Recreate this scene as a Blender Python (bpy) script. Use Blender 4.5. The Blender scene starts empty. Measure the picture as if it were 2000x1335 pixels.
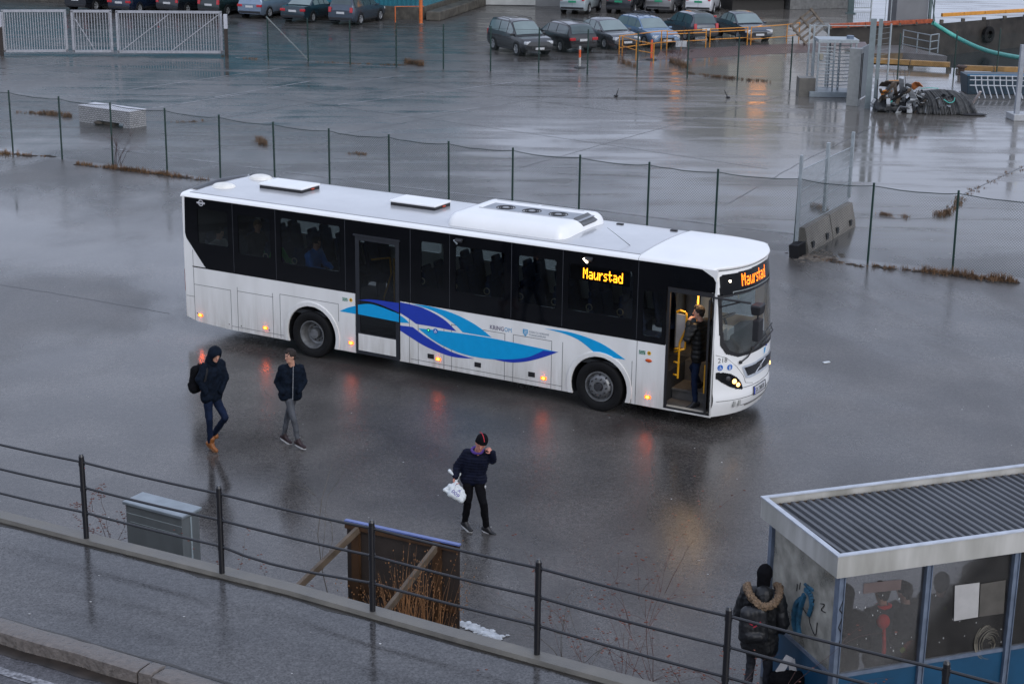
import bpy, bmesh, math, random
from mathutils import Vector, Matrix, noise
from mathutils.geometry import tessellate_polygon
random.seed(7)
R_ = math.radians
S = bpy.context.scene
COL = S.collection

# ------------------------------------------------------------------ camera
FPX, PITCH, ROLL, CH = 3268.724, 0.29056, -0.01364, 10.508
_R = Vector((1, 0, 0)); _F = Vector((0, math.cos(PITCH), -math.sin(PITCH))); _D = Vector((0, -math.sin(PITCH), -math.cos(PITCH)))
_c, _s = math.cos(ROLL), math.sin(ROLL)
CR = _c * _R + _s * _D
CD = -_s * _R + _c * _D
cam = bpy.data.objects.new('camera', bpy.data.cameras.new('camera'))
COL.objects.link(cam)
cam.matrix_world = Matrix(((CR.x, -CD.x, -_F.x, 0), (CR.y, -CD.y, -_F.y, 0), (CR.z, -CD.z, -_F.z, CH), (0, 0, 0, 1)))
cam.data.sensor_width = 36
cam.data.lens = FPX / 2000 * 36
cam.data.clip_start = 0.5
cam.data.clip_end = 2000
S.camera = cam

# ------------------------------------------------------------------ world, sun
SUN_EL, SUN_ROT = R_(28), R_(150)
w = bpy.data.worlds.new("World"); S.world = w; w.use_nodes = True
nt = w.node_tree; nt.nodes.clear()
sky = nt.nodes.new('ShaderNodeTexSky'); sky.sky_type = 'NISHITA'; sky.sun_disc = False
sky.sun_elevation = SUN_EL; sky.sun_rotation = SUN_ROT; sky.dust_density = 3.0; sky.air_density = 1.0; sky.ozone_density = 2.0
hs = nt.nodes.new('ShaderNodeHueSaturation'); hs.inputs['Saturation'].default_value = 0.28
mx = nt.nodes.new('ShaderNodeMixRGB'); mx.inputs[0].default_value = 0.72
mx.inputs[2].default_value = (5.0, 5.7, 7.5, 1)          # the even grey of the cloud sheet
bg = nt.nodes.new('ShaderNodeBackground'); bg.inputs['Strength'].default_value = 0.11
wo = nt.nodes.new('ShaderNodeOutputWorld')
nt.links.new(sky.outputs[0], hs.inputs['Color']); nt.links.new(hs.outputs[0], mx.inputs[1])
nt.links.new(mx.outputs[0], bg.inputs[0]); nt.links.new(bg.outputs[0], wo.inputs[0])
sun = bpy.data.objects.new('sun', bpy.data.lights.new('sun', 'SUN')); COL.objects.link(sun)
sun.data.energy = 0.5; sun.data.angle = R_(40); sun.data.color = (1, .97, .93)
sd = Vector((math.sin(SUN_ROT) * math.cos(SUN_EL), math.cos(SUN_ROT) * math.cos(SUN_EL), math.sin(SUN_EL)))
sun.rotation_euler = (-sd).to_track_quat('-Z', 'Y').to_euler()
S.view_settings.view_transform = 'Standard'; S.view_settings.look = 'None'
S.view_settings.exposure = 0.62; S.view_settings.gamma = 1
S.cycles.max_bounces = 8; S.cycles.transparent_max_bounces = 24
S.cycles.caustics_reflective = False; S.cycles.caustics_refractive = False
S.cycles.sample_clamp_indirect = 30

# ------------------------------------------------------------------ helpers
def G(px, py, z=0.0):
    """where a survey sighting in the 2000x1335 photograph meets the level z"""
    d = _F + CR * ((px - 1000) / FPX) + CD * ((py - 667.5) / FPX)
    k = (z - CH) / d.z
    return Vector((0, 0, CH)) + k * d

def GY(px, py, y):
    d = _F + CR * ((px - 1000) / FPX) + CD * ((py - 667.5) / FPX)
    return Vector((0, 0, CH)) + (y / d.y) * d

def nmat(name, col, rough=.6, metal=0., var=.12, scale=6., bump=0., bscale=40., coat=0., col2=None, spec=.5, stretch=None, thr=None, emis=None, estr=0., rvar=0.):
    m = bpy.data.materials.new(name); m.use_nodes = True
    n = m.node_tree.nodes; l = m.node_tree.links
    b = n['Principled BSDF']
    b.inputs['Roughness'].default_value = rough; b.inputs['Metallic'].default_value = metal
    b.inputs['Specular IOR Level'].default_value = spec
    b.inputs['Coat Weight'].default_value = coat; b.inputs['Coat Roughness'].default_value = .08
    tc = n.new('ShaderNodeTexCoord'); mp = n.new('ShaderNodeMapping'); l.new(tc.outputs['Object'], mp.inputs[0])
    if stretch: mp.inputs['Scale'].default_value = stretch
    no = n.new('ShaderNodeTexNoise'); no.inputs['Scale'].default_value = scale; no.inputs['Detail'].default_value = 6
    l.new(mp.outputs[0], no.inputs['Vector'])
    cr = n.new('ShaderNodeValToRGB'); l.new(no.outputs[0], cr.inputs[0])
    c = Vector(col[:3]); c2 = Vector(col2[:3]) if col2 else None
    lo, hi = (thr if thr else (.3, .7))
    cr.color_ramp.elements[0].position = lo; cr.color_ramp.elements[1].position = hi
    cr.color_ramp.elements[0].color = (*(c * (1 - var)), 1)
    cr.color_ramp.elements[1].color = (*(c2 if c2 else c * (1 + var)), 1)
    l.new(cr.outputs[0], b.inputs['Base Color'])
    if rvar:
        mr = n.new('ShaderNodeMapRange'); mr.inputs['To Min'].default_value = max(.02, rough - rvar); mr.inputs['To Max'].default_value = min(1, rough + rvar)
        mr.inputs['From Min'].default_value = .3; mr.inputs['From Max'].default_value = .7
        l.new(no.outputs[0], mr.inputs[0]); l.new(mr.outputs[0], b.inputs['Roughness'])
    if bump:
        nb = n.new('ShaderNodeTexNoise'); nb.inputs['Scale'].default_value = bscale; nb.inputs['Detail'].default_value = 4
        l.new(mp.outputs[0], nb.inputs['Vector'])
        bp = n.new('ShaderNodeBump'); bp.inputs['Strength'].default_value = bump; bp.inputs['Distance'].default_value = .02
        l.new(nb.outputs[0], bp.inputs['Height']); l.new(bp.outputs[0], b.inputs['Normal'])
    if emis:
        b.inputs['Emission Color'].default_value = (*emis, 1); b.inputs['Emission Strength'].default_value = estr
    return m

def glass(name, tint, gl=.9, dirt=None, dfac=.0, rough=.03, body=None):
    m = bpy.data.materials.new(name); m.use_nodes = True
    n = m.node_tree.nodes; l = m.node_tree.links; n.clear()
    o = n.new('ShaderNodeOutputMaterial'); t = n.new('ShaderNodeBsdfTransparent'); t.inputs[0].default_value = (*tint, 1)
    g = n.new('ShaderNodeBsdfGlossy'); g.inputs['Roughness'].default_value = rough; g.inputs[0].default_value = (gl, gl, gl, 1)
    fr = n.new('ShaderNodeFresnel'); fr.inputs[0].default_value = 1.5
    a = n.new('ShaderNodeMixShader'); l.new(fr.outputs[0], a.inputs[0]); l.new(t.outputs[0], a.inputs[1]); l.new(g.outputs[0], a.inputs[2])
    last = a
    if dirt:
        d = n.new('ShaderNodeBsdfDiffuse'); d.inputs[0].default_value = (*dirt, 1)
        no = n.new('ShaderNodeTexNoise'); no.inputs['Scale'].default_value = 3; no.inputs['Detail'].default_value = 8
        tc = n.new('ShaderNodeTexCoord'); l.new(tc.outputs['Object'], no.inputs['Vector'])
        mr = n.new('ShaderNodeMapRange'); mr.inputs['From Min'].default_value = .35; mr.inputs['From Max'].default_value = .75
        mr.inputs['To Min'].default_value = dfac * .5; mr.inputs['To Max'].default_value = min(1, dfac * 1.8); l.new(no.outputs[0], mr.inputs[0])
        b = n.new('ShaderNodeMixShader'); l.new(mr.outputs[0], b.inputs[0]); l.new(a.outputs[0], b.inputs[1]); l.new(d.outputs[0], b.inputs[2]); last = b
    l.new(last.outputs[0], o.inputs[0]); return m

def emit(name, col, strength):
    m = bpy.data.materials.new(name); m.use_nodes = True
    b = m.node_tree.nodes['Principled BSDF']; b.inputs['Base Color'].default_value = (*[c * .5 for c in col], 1)
    b.inputs['Emission Color'].default_value = (*col, 1); b.inputs['Emission Strength'].default_value = strength
    return m

class MB:
    def __init__(s): s.v = []; s.f = []; s.m = []
    def add(s, vs, fs, mi=0):
        o = len(s.v); s.v += [tuple(x) for x in vs]; s.f += [tuple(i + o for i in f) for f in fs]; s.m += [mi] * len(fs); return s
    def box(s, c, d, rz=0, M=None, mi=0, taper=1.):
        x, y, z = d[0] / 2, d[1] / 2, d[2] / 2; c = Vector(c)
        vs = [Vector((a * x * (taper if e > 0 else 1), b * y * (taper if e > 0 else 1), e * z)) for e in (-1, 1) for a, b in ((-1, -1), (1, -1), (1, 1), (-1, 1))]
        Q = M if M is not None else Matrix.Rotation(rz, 3, 'Z')
        return s.add([Q @ q + c for q in vs], [(3, 2, 1, 0), (4, 5, 6, 7), (0, 1, 5, 4), (1, 2, 6, 5), (2, 3, 7, 6), (3, 0, 4, 7)], mi)
    def beam(s, a, b, wd, hd, up=(0, 0, 1), mi=0):
        a = Vector(a); b = Vector(b); x = (b - a).normalized(); u = Vector(up)
        y = u.cross(x)
        if y.length < 1e-4: y = Vector((0, 1, 0)).cross(x)
        y.normalize(); z = x.cross(y)
        return s.box((a + b) / 2, ((b - a).length, wd, hd), M=Matrix((x, y, z)).transposed(), mi=mi)
    def tube(s, a, b, r1, r2=None, n=8, cap=True, mi=0):
        a = Vector(a); b = Vector(b); r2 = r1 if r2 is None else r2
        x = (b - a).normalized(); y = Vector((0, 0, 1)).cross(x)
        if y.length < 1e-3: y = Vector((1, 0, 0))
        y.normalize(); z = x.cross(y)
        vs = []
        for P, r in ((a, r1), (b, r2)):
            for i in range(n):
                t = 2 * math.pi * i / n; vs.append(P + y * math.cos(t) * r + z * math.sin(t) * r)
        fs = [(i, (i + 1) % n, n + (i + 1) % n, n + i) for i in range(n)]
        if cap: fs += [tuple(range(n - 1, -1, -1)), tuple(range(n, 2 * n))]
        return s.add(vs, fs, mi)
    def path(s, pts, r, n=6, mi=0):
        for a, b in zip(pts[:-1], pts[1:]): s.tube(a, b, r, n=n, cap=(len(pts) == 2), mi=mi)
        return s
    def ball(s, c, r, nu=10, nv=7, sc=(1, 1, 1), M=None, mi=0):
        c = Vector(c); vs = []; fs = []
        for j in range(nv + 1):
            p = math.pi * j / nv
            for i in range(nu):
                t = 2 * math.pi * i / nu
                q = Vector((math.sin(p) * math.cos(t) * r * sc[0], math.sin(p) * math.sin(t) * r * sc[1], math.cos(p) * r * sc[2]))
                if M is not None: q = M @ q
                vs.append(q + c)
        for j in range(nv):
            for i in range(nu):
                fs.append((j * nu + i, (j + 1) * nu + i, (j + 1) * nu + (i + 1) % nu, j * nu + (i + 1) % nu))
        return s.add(vs, fs, mi)
    def lathe(s, c, axis, prof, n=24, mi=0):
        """prof: (distance along axis, radius)"""
        c = Vector(c); x = Vector(axis).normalized(); y = Vector((0, 0, 1)).cross(x)
        if y.length < 1e-3: y = Vector((1, 0, 0))
        y.normalize(); z = x.cross(y); vs = []; fs = []
        for d, r in prof:
            for i in range(n):
                t = 2 * math.pi * i / n; vs.append(c + x * d + (y * math.cos(t) + z * math.sin(t)) * r)
        for j in range(len(prof) - 1):
            for i in range(n): fs.append((j * n + i, j * n + (i + 1) % n, (j + 1) * n + (i + 1) % n, (j + 1) * n + i))
        return s.add(vs, fs, mi)
    def prism(s, pts, fn, d0, d1, holes=(), mi=0, walls=True):
        """outline (2-D) with holes; fn(u,v,d) -> 3-D; solid between d0 and d1"""
        loops = [list(pts)] + [list(h) for h in holes]
        tri = tessellate_polygon([[Vector((a, b, 0)) for a, b in lp] for lp in loops])
        flat = [q for lp in loops for q in lp]; k = len(flat)
        vs = [fn(a, b, d0) for a, b in flat] + [fn(a, b, d1) for a, b in flat]
        fs = [tuple(t) for t in tri] + [tuple(i + k for i in reversed(t)) for t in tri]
        if walls:
            o = 0
            for lp in loops:
                n = len(lp)
                for i in range(n): fs.append((o + i, o + (i + 1) % n, o + (i + 1) % n + k, o + i + k))
                o += n
        return s.add(vs, fs, mi)
    def build(s, name, mats, parent=None, smooth=False, bevel=0., sub=0, auto=None, recalc=True):
        me = bpy.data.meshes.new(name); me.from_pydata(s.v, [], s.f)
        if not isinstance(mats, (list, tuple)): mats = [mats]
        for m in mats: me.materials.append(m)
        if len(mats) > 1: me.polygons.foreach_set('material_index', s.m)
        o = bpy.data.objects.new(name, me); COL.objects.link(o)
        if recalc:
            bm = bmesh.new(); bm.from_mesh(me); bmesh.ops.recalc_face_normals(bm, faces=bm.faces); bm.to_mesh(me); bm.free()
        if smooth: me.polygons.foreach_set('use_smooth', [True] * len(me.polygons))
        if smooth and auto is not None: me.set_sharp_from_angle(angle=R_(auto))
        if bevel:
            b = o.modifiers.new('bevel', 'BEVEL'); b.width = bevel; b.segments = 2; b.limit_method = 'ANGLE'; b.angle_limit = R_(40)
        if sub:
            b = o.modifiers.new('sub', 'SUBSURF'); b.levels = sub; b.render_levels = sub
        if parent is not None: o.parent = parent
        return o

def thing(name, label, cat, loc=(0, 0, 0), rz=0, group=None, kind=None):
    o = bpy.data.objects.new(name, None); COL.objects.link(o); o.location = loc; o.rotation_euler = (0, 0, rz)
    o.empty_display_size = .2
    return tag(o, label, cat, group, kind)
def tag(o, label, cat, group=None, kind=None):
    if label: o['label'] = label
    if cat: o['category'] = cat
    if group: o['group'] = group
    if kind: o['kind'] = kind
    return o
def struct(o):
    o['kind'] = 'structure'; return o
def copy_tree(o, parent=None):
    c = o.copy(); COL.objects.link(c); c.parent = parent
    for ch in [x for x in list(o.children)]: copy_tree(ch, c)
    return c
def bez(pts, n=10):
    """Catmull-Rom through points"""
    out = []; P = [Vector(p) for p in pts]
    for i in range(len(P) - 1):
        a, b, c, d = P[max(i - 1, 0)], P[i], P[i + 1], P[min(i + 2, len(P) - 1)]
        for k in range(n):
            t = k / n
            out.append(.5 * ((2 * b) + (c - a) * t + (2 * a - 5 * b + 4 * c - d) * t * t + (3 * b - a - 3 * c + d) * t ** 3))
    out.append(P[-1]); return out
def hull_strip(mb, pts, z, wd, mi=0):
    """flat painted line on the ground"""
    for a, b in zip(pts[:-1], pts[1:]):
        a = Vector(a); b = Vector(b); d = (b - a).normalized(); n = Vector((-d.y, d.x, 0)) * wd / 2
        mb.add([(a.x - n.x, a.y - n.y, z), (b.x - n.x, b.y - n.y, z), (b.x + n.x, b.y + n.y, z), (a.x + n.x, a.y + n.y, z)], [(0, 1, 2, 3)], mi)

M = {}
M['white'] = nmat('white_paint', (.83, .83, .82), .32, var=.03, scale=1.5, coat=.35)
def dirty_white():
    m = M['body_white']; n = m.node_tree.nodes; l = m.node_tree.links; b = n['Principled BSDF']
    src = b.inputs['Base Color'].links[0].from_socket; tc = n.new('ShaderNodeTexCoord'); sp = n.new('ShaderNodeSeparateXYZ'); l.new(tc.outputs['Object'], sp.inputs[0])
    mr = n.new('ShaderNodeMapRange'); mr.inputs['From Min'].default_value = 1.25; mr.inputs['From Max'].default_value = .30; mr.inputs['To Min'].default_value = .0; mr.inputs['To Max'].default_value = .62; l.new(sp.outputs[2], mr.inputs[0])
    mp = n.new('ShaderNodeMapping'); mp.inputs['Scale'].default_value = (3.2, 1, .45); l.new(tc.outputs['Object'], mp.inputs[0])
    no = n.new('ShaderNodeTexNoise'); no.inputs['Scale'].default_value = 2.4; no.inputs['Detail'].default_value = 8; no.inputs['Roughness'].default_value = .65; l.new(mp.outputs[0], no.inputs['Vector'])
    mu = n.new('ShaderNodeMath'); mu.operation = 'MULTIPLY'; l.new(mr.outputs[0], mu.inputs[0])
    m2 = n.new('ShaderNodeMapRange'); m2.inputs['From Min'].default_value = .35; m2.inputs['From Max'].default_value = .72; l.new(no.outputs[0], m2.inputs[0]); l.new(m2.outputs[0], mu.inputs[1])
    ad = n.new('ShaderNodeMath'); ad.operation = 'ADD'; ad.use_clamp = True; l.new(mu.outputs[0], ad.inputs[0])
    m3 = n.new('ShaderNodeMath'); m3.operation = 'MULTIPLY'; m3.inputs[1].default_value = .16; l.new(mr.outputs[0], m3.inputs[0]); l.new(m3.outputs[0], ad.inputs[1])
    mx_ = n.new('ShaderNodeMixRGB'); l.new(ad.outputs[0], mx_.inputs[0]); l.new(src, mx_.inputs[1]); mx_.inputs[2].default_value = (.40, .375, .33, 1); l.new(mx_.outputs[0], b.inputs['Base Color'])
M['body_white'] = nmat('bus_white_paint', (.74, .735, .71), .32, var=.05, scale=2.2, coat=.4, stretch=(1, 1, .25), thr=(.25, .6), col2=(.81, .805, .785)); dirty_white()
M['roof_grey'] = nmat('wet_grey_roof', (.45, .455, .465), .22, var=.08, scale=1.3, coat=.6)
M['black'] = nmat('black_gloss', (.004, .0045, .006), .06, var=.1, spec=.32)
M['matt_black'] = nmat('matt_black', (.012, .012, .014), .55)
M['rubber'] = nmat('tyre_rubber', (.006, .006, .0065), .7, bump=.3, spec=.25)
M['dark_metal'] = nmat('dark_metal', (.05, .05, .055), .45, metal=.4)
M['steel'] = nmat('galvanised_steel', (.33, .37, .39), .42, metal=.35, var=.15, scale=9, rvar=.1)
M['grey_rim'] = nmat('steel_rim', (.20, .205, .21), .4, metal=.5, var=.3, scale=7)
M['dirty_rim'] = nmat('dirty_rim', (.15, .145, .14), .6, metal=.3, var=.4, scale=9)
M['light_blue'] = nmat('light_blue_vinyl', (.0, .33, .68), .35, var=.05, coat=.3)
M['dark_blue'] = nmat('dark_blue_vinyl', (.015, .045, .40), .35, var=.05, coat=.3)
M['seam'] = nmat('panel_seam', (.12, .12, .12), .7)
M['amber'] = emit('amber_lamp', (1, .10, .004), 60)
M['amber_lens'] = nmat('amber_lens', (.6, .14, .02), .3, coat=.5, emis=(1, .13, .006), estr=1.6)
M['led'] = emit('amber_led', (1, .33, .012), 2.6)
M['led_red'] = emit('orange_led', (1, .17, .01), 2.4)
M['lamp_white'] = emit('white_lamp', (1, .86, .66), 9)
M['head_lamp'] = emit('head_lamp_bulb', (1, .50, .15), 3.2)
M['yellow'] = nmat('yellow_rail', (.75, .36, .01), .35, coat=.4)
M['pane'] = glass('tinted_pane', (.66, .70, .70), gl=.55)
M['pane_clear'] = glass('clear_pane', (.8, .84, .84))
M['wscreen'] = glass('windscreen_glass', (.72, .80, .80), dirt=(.42, .46, .48), dfac=.09)
M['skin'] = nmat('skin', (.50, .27, .19), .5, var=.08, scale=20)
M['skin_red'] = nmat('cold_skin', (.52, .22, .16), .5, var=.08, scale=20)
M['eye'] = nmat('dark_eye', (.02, .015, .012), .3)
M['lip'] = nmat('lips', (.36, .12, .10), .5)
M['green_paint'] = nmat('dark_green_paint', (.006, .03, .024), .4)
M['concrete'] = nmat('wet_concrete', (.13, .122, .106), .42, var=.28, scale=3, bump=.25, bscale=60, rvar=.15)
M['granite'] = nmat('granite_kerb', (.125, .108, .096), .38, var=.3, scale=14, bump=.6, bscale=30, rvar=.15)
M['dry'] = nmat('dry_grass_blades', (.15, .085, .042), .8, var=.6, scale=3)
M['rail_black'] = nmat('black_rail_paint', (.006, .006, .008), .3, coat=.3)

# ------------------------------------------------------------------ ground
def ground_mat(name, base, lite, r_lo, r_hi, zones=False, bscale=55, bstr=.35, pud=(.44, .66), nscale=.16, ior=1.36, rip=.6):
    m = bpy.data.materials.new(name); m.use_nodes = True
    n = m.node_tree.nodes; l = m.node_tree.links; b = n['Principled BSDF']
    geo = n.new('ShaderNodeNewGeometry'); pos = geo.outputs['Position']
    def tex(scale, detail=6, st=None, rough=.55, dist=0.):
        t = n.new('ShaderNodeTexNoise'); t.inputs['Scale'].default_value = scale; t.inputs['Detail'].default_value = detail
        t.inputs['Roughness'].default_value = rough; t.inputs['Distortion'].default_value = dist
        if st:
            mp = n.new('ShaderNodeMapping'); mp.inputs['Rotation'].default_value = (0, 0, R_(st[0])); mp.inputs['Scale'].default_value = (st[1], st[2], 1)
            l.new(pos, mp.inputs[0]); l.new(mp.outputs[0], t.inputs['Vector'])
        else: l.new(pos, t.inputs['Vector'])
        return t.outputs[0]
    def mr(src, a, c, d, e, clamp=True):
        r = n.new('ShaderNodeMapRange'); r.inputs['From Min'].default_value = a; r.inputs['From Max'].default_value = c
        r.inputs['To Min'].default_value = d; r.inputs['To Max'].default_value = e; r.interpolation_type = 'SMOOTHSTEP'; l.new(src, r.inputs[0]); return r.outputs[0]
    def mth(op, a, c):
        q = n.new('ShaderNodeMath'); q.operation = op; q.use_clamp = False
        for i, v in enumerate((a, c)):
            if isinstance(v, (int, float)): q.inputs[i].default_value = v
            else: l.new(v, q.inputs[i])
        return q.outputs[0]
    wet = tex(nscale, 5, (28, 1, .38), .6, .6)                 # long, low puddle shapes that follow the fall of the yard
    fine = tex(60, 3); grain = tex(11, 5); blot = tex(.55, 5)
    sp = n.new('ShaderNodeSeparateXYZ'); l.new(pos, sp.inputs[0])
    if zones:
        # beyond the chain-link fence the yard holds more standing water; the turning area round the bus is coarser
        line = mth('ADD', mth('MULTIPLY', sp.outputs[0], .53), sp.outputs[1])     # constant along the fence
        far = mr(line, 46, 54, 0, 1)
        left = mr(sp.outputs[0], -9, -4.5, 1, 0)
        rgt = mr(sp.outputs[0], -4, 8, 0, 1)
        bias = mth('ADD', mth('MULTIPLY', far, mth('ADD', .0, mth('MULTIPLY', rgt, .10))), mth('MULTIPLY', left, .03))
        streak = tex(.8, 5, (-14, .22, 1.25), .6, .4)
        mixw = mth('ADD', mth('MULTIPLY', wet, mth('SUBTRACT', 1, mth('MULTIPLY', far, .62))), mth('MULTIPLY', streak, mth('MULTIPLY', far, .62)))
        wetb = mth('ADD', mixw, bias)
    else: wetb = wet
    pm = mr(wetb, pud[0], pud[1], 0, 1)
    inv = mth('SUBTRACT', 1, pm)
    rr = mth('ADD', mth('MULTIPLY', inv, r_hi - r_lo), r_lo)
    rr = mth('ADD', rr, mth('MULTIPLY', mth('SUBTRACT', blot, .5), .12))
    rr = mth('ADD', rr, mth('MULTIPLY', mth('SUBTRACT', tex(.23, 4, (35, 1, .5), .6, 1.2), .5), .22)); rr = mth('MAXIMUM', rr, .06)
    l.new(rr, b.inputs['Roughness'])
    cr = n.new('ShaderNodeMixRGB'); cr.inputs[1].default_value = (*base, 1); cr.inputs[2].default_value = (*lite, 1)
    l.new(mr(blot, .35, .7, 0, 1), cr.inputs[0])
    c2 = n.new('ShaderNodeMixRGB'); c2.blend_type = 'MULTIPLY'; c2.inputs[0].default_value = 1
    sc = n.new('ShaderNodeCombineColor'); g = mr(tex(34, 6, None, .8), .38, .62, .45, 1.55); g2 = mth('MULTIPLY', g, mr(grain, .3, .7, .78, 1.25))
    for i in range(3): l.new(g2, sc.inputs[i])
    l.new(cr.outputs[0], c2.inputs[1]); l.new(sc.outputs[0], c2.inputs[2])
    last = c2.outputs[0]
    if zones:
        # paler concrete slabs beyond the fence on the right
        xz = mr(mth('ADD', sp.outputs[0], mth('MULTIPLY', wet, 3)), 3, 9, 0, 1)
        cz = mth('MULTIPLY', mth('MULTIPLY', far, xz), .85)
        c3 = n.new('ShaderNodeMixRGB'); c3.inputs[2].default_value = (.13, .12, .108, 1); l.new(cz, c3.inputs[0]); l.new(last, c3.inputs[1]); last = c3.outputs[0]
    l.new(last, b.inputs['Base Color'])
    b.inputs['IOR'].default_value = ior; b.inputs['Specular IOR Level'].default_value = .5
    bp = n.new('ShaderNodeBump'); bp.inputs['Distance'].default_value = .006
    l.new(mth('ADD', mth('MULTIPLY', inv, bstr), .03), bp.inputs['Strength'])
    rip_t = tex(9, 3, (20, 1, .5))
    l.new(mth('ADD', tex(bscale, 6, None, .8), mth('MULTIPLY', rip_t, rip)), bp.inputs['Height']); l.new(bp.outputs[0], b.inputs['Normal'])
    return m

M['asphalt'] = ground_mat('wet_asphalt', (.052, .048, .045), (.088, .081, .075), .10, .34, ior=1.45, zones=True, bscale=36, bstr=.42)
M['walkway'] = ground_mat('wet_walkway_asphalt', (.045, .045, .047), (.070, .068, .068), .07, .22, bscale=70, bstr=.13, pud=(.30, .62), nscale=.5, ior=1.42, rip=.1)
M['road'] = ground_mat('wet_road_asphalt', (.05, .048, .052), (.085, .08, .085), .12, .4, pud=(.45, .65), nscale=.8)
M['line'] = nmat('worn_road_paint', (.10, .10, .10), .35, var=.3, scale=1.4, thr=(.3, .75), col2=(.30, .30, .31))
M['water'] = ground_mat('harbour_water', (.02, .03, .032), (.02, .03, .034), .05, .12, pud=(.4, .6), bstr=1.0, bscale=4)

WZ = 2.2434                     # level of the pavement above the yard
BAS = [(17.5, 84.6), (22.0, 83.6), (60, 81.5), (60, 124), (33.1, 110.8), (25.9, 105.0), (18.3, 102.0)]
g = MB()
outer = [(-400, -30), (400, -30), (400, 500), (-400, 500)]
g.prism(outer, lambda a, b, d: Vector((a, b, 0)), 0, 0, holes=[BAS], walls=False)
nf = len(g.f) // 2; g.f = g.f[:nf]; g.m = g.m[:nf]
ground = struct(g.build('ground', M['asphalt']))
q = MB(); q.add([(10, 60, -2.0), (200, 60, -2.0), (200, 200, -2.0), (10, 200, -2.0)], [(0, 1, 2, 3)])
struct(q.build('water', M['water']))
M['quay_stone'] = nmat('dark_quay_stone', (.035, .03, .025), .55, var=.5, scale=1.5, bump=.6, bscale=6)
q = MB()
for a, b in zip(BAS, BAS[1:] + BAS[:1]):
    q.add([(a[0], a[1], -3), (b[0], b[1], -3), (b[0], b[1], -.005), (a[0], a[1], -.005)], [(0, 1, 2, 3)])
tag(q.build('quay_wall', M['quay_stone']), 'dark stone quay wall around the harbour basin', 'wall')

# painted lines of the yard
q = MB()
hull_strip(q, [G(200, 288), G(438, 320), G(740, 360), G(1004, 390), G(1240, 420), G(1560, 458)], .005, .13)
for a, b in [((0, 137), (210, 116)), ((250, 176), (391, 156)), ((391, 156), (558, 132)), ((143, 193), (420, 181)), ((420, 190), (606, 159)), ((297, 212), (500, 180)), ((640, 168), (790, 147)), ((660, 205), (1010, 160)), ((760, 232), (980, 205)), ((460, 113), (790, 132))]:
    hull_strip(q, [G(*a), G(*b)], .005, .11)
struct(q.build('painted_line', M['line']))

# ------------------------------------------------------------------ pavement, kerbs, road, retaining wall
WL = WZ - .06                   # the pavement lies just below the coping
FB = [(-30, 32.0), (-14, 23.6), (-6.44, 19.58), (-5.22, 18.94), (-2.81, 17.71), (-2.55, 17.58), (-0.46, 16.38), (0.99, 15.57), (4.3, 13.7), (9, 11.0), (16, 7.0)]      # front foot of the coping
def off(pts, d):
    out = []
    for i, p in enumerate(pts):
        a = Vector(pts[max(i - 1, 0)]); b = Vector(pts[min(i + 1, len(pts) - 1)]); t = (b - a).normalized(); n = Vector((-t.y, t.x))
        out.append((p[0] + n.x * d, p[1] + n.y * d))
    return out
def ribbon(mb, A, B, za, zb, mi=0):
    for i in range(len(A) - 1):
        mb.add([(*A[i], za), (*A[i + 1], za), (*B[i + 1], zb), (*B[i], zb)], [(0, 1, 2, 3)], mi)
q = MB(); CT = WZ
def resample(P, st=.35):
    out = [Vector(P[0])]
    for a, b in zip(P[:-1], P[1:]):
        a = Vector(a); b = Vector(b); n = max(1, int((b - a).length / st))
        for k in range(1, n + 1): out.append(a.lerp(b, k / n))
    return [tuple(x) for x in out]
FBr = resample(FB); BKr = off(FBr, .215); BKr2 = off(FBr, .20); FBr2 = off(FBr, .02)
ribbon(q, FBr, FBr2, WL - .05, CT - .008); ribbon(q, FBr2, BKr2, CT - .008, CT); ribbon(q, BKr2, BKr, CT, CT - .02)
ribbon(q, BKr, BKr, CT - .02, WZ - .25)
ribbon(q, BKr, off(FBr, .15), WZ - .25, WZ - .25); ribbon(q, off(FBr, .15), off(FBr, .15), WZ - .25, -.2)
tag(q.build('retaining_wall', M['concrete'], smooth=True, auto=30), 'long grey concrete retaining wall and coping under the black railing', 'wall')
q = MB(); P1 = off(FBr, -2.1); ribbon(q, P1, off(FBr, .1), WL, WL)
struct(q.build('pavement', M['walkway']))
q = MB(); ribbon(q, off(FBr, -14), off(FBr, -2.15), WL - .13, WL - .13)
struct(q.build('road', M['road']))
q = MB(); hull_strip(q, [(*p, 0) for p in off(FB, -2.76)], WL - .125, .12)
struct(q.build('road_line', nmat('white_road_line', (.12, .12, .13), .5, var=.4, scale=16, thr=(.4, .68), col2=(.34, .34, .36))))
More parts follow.
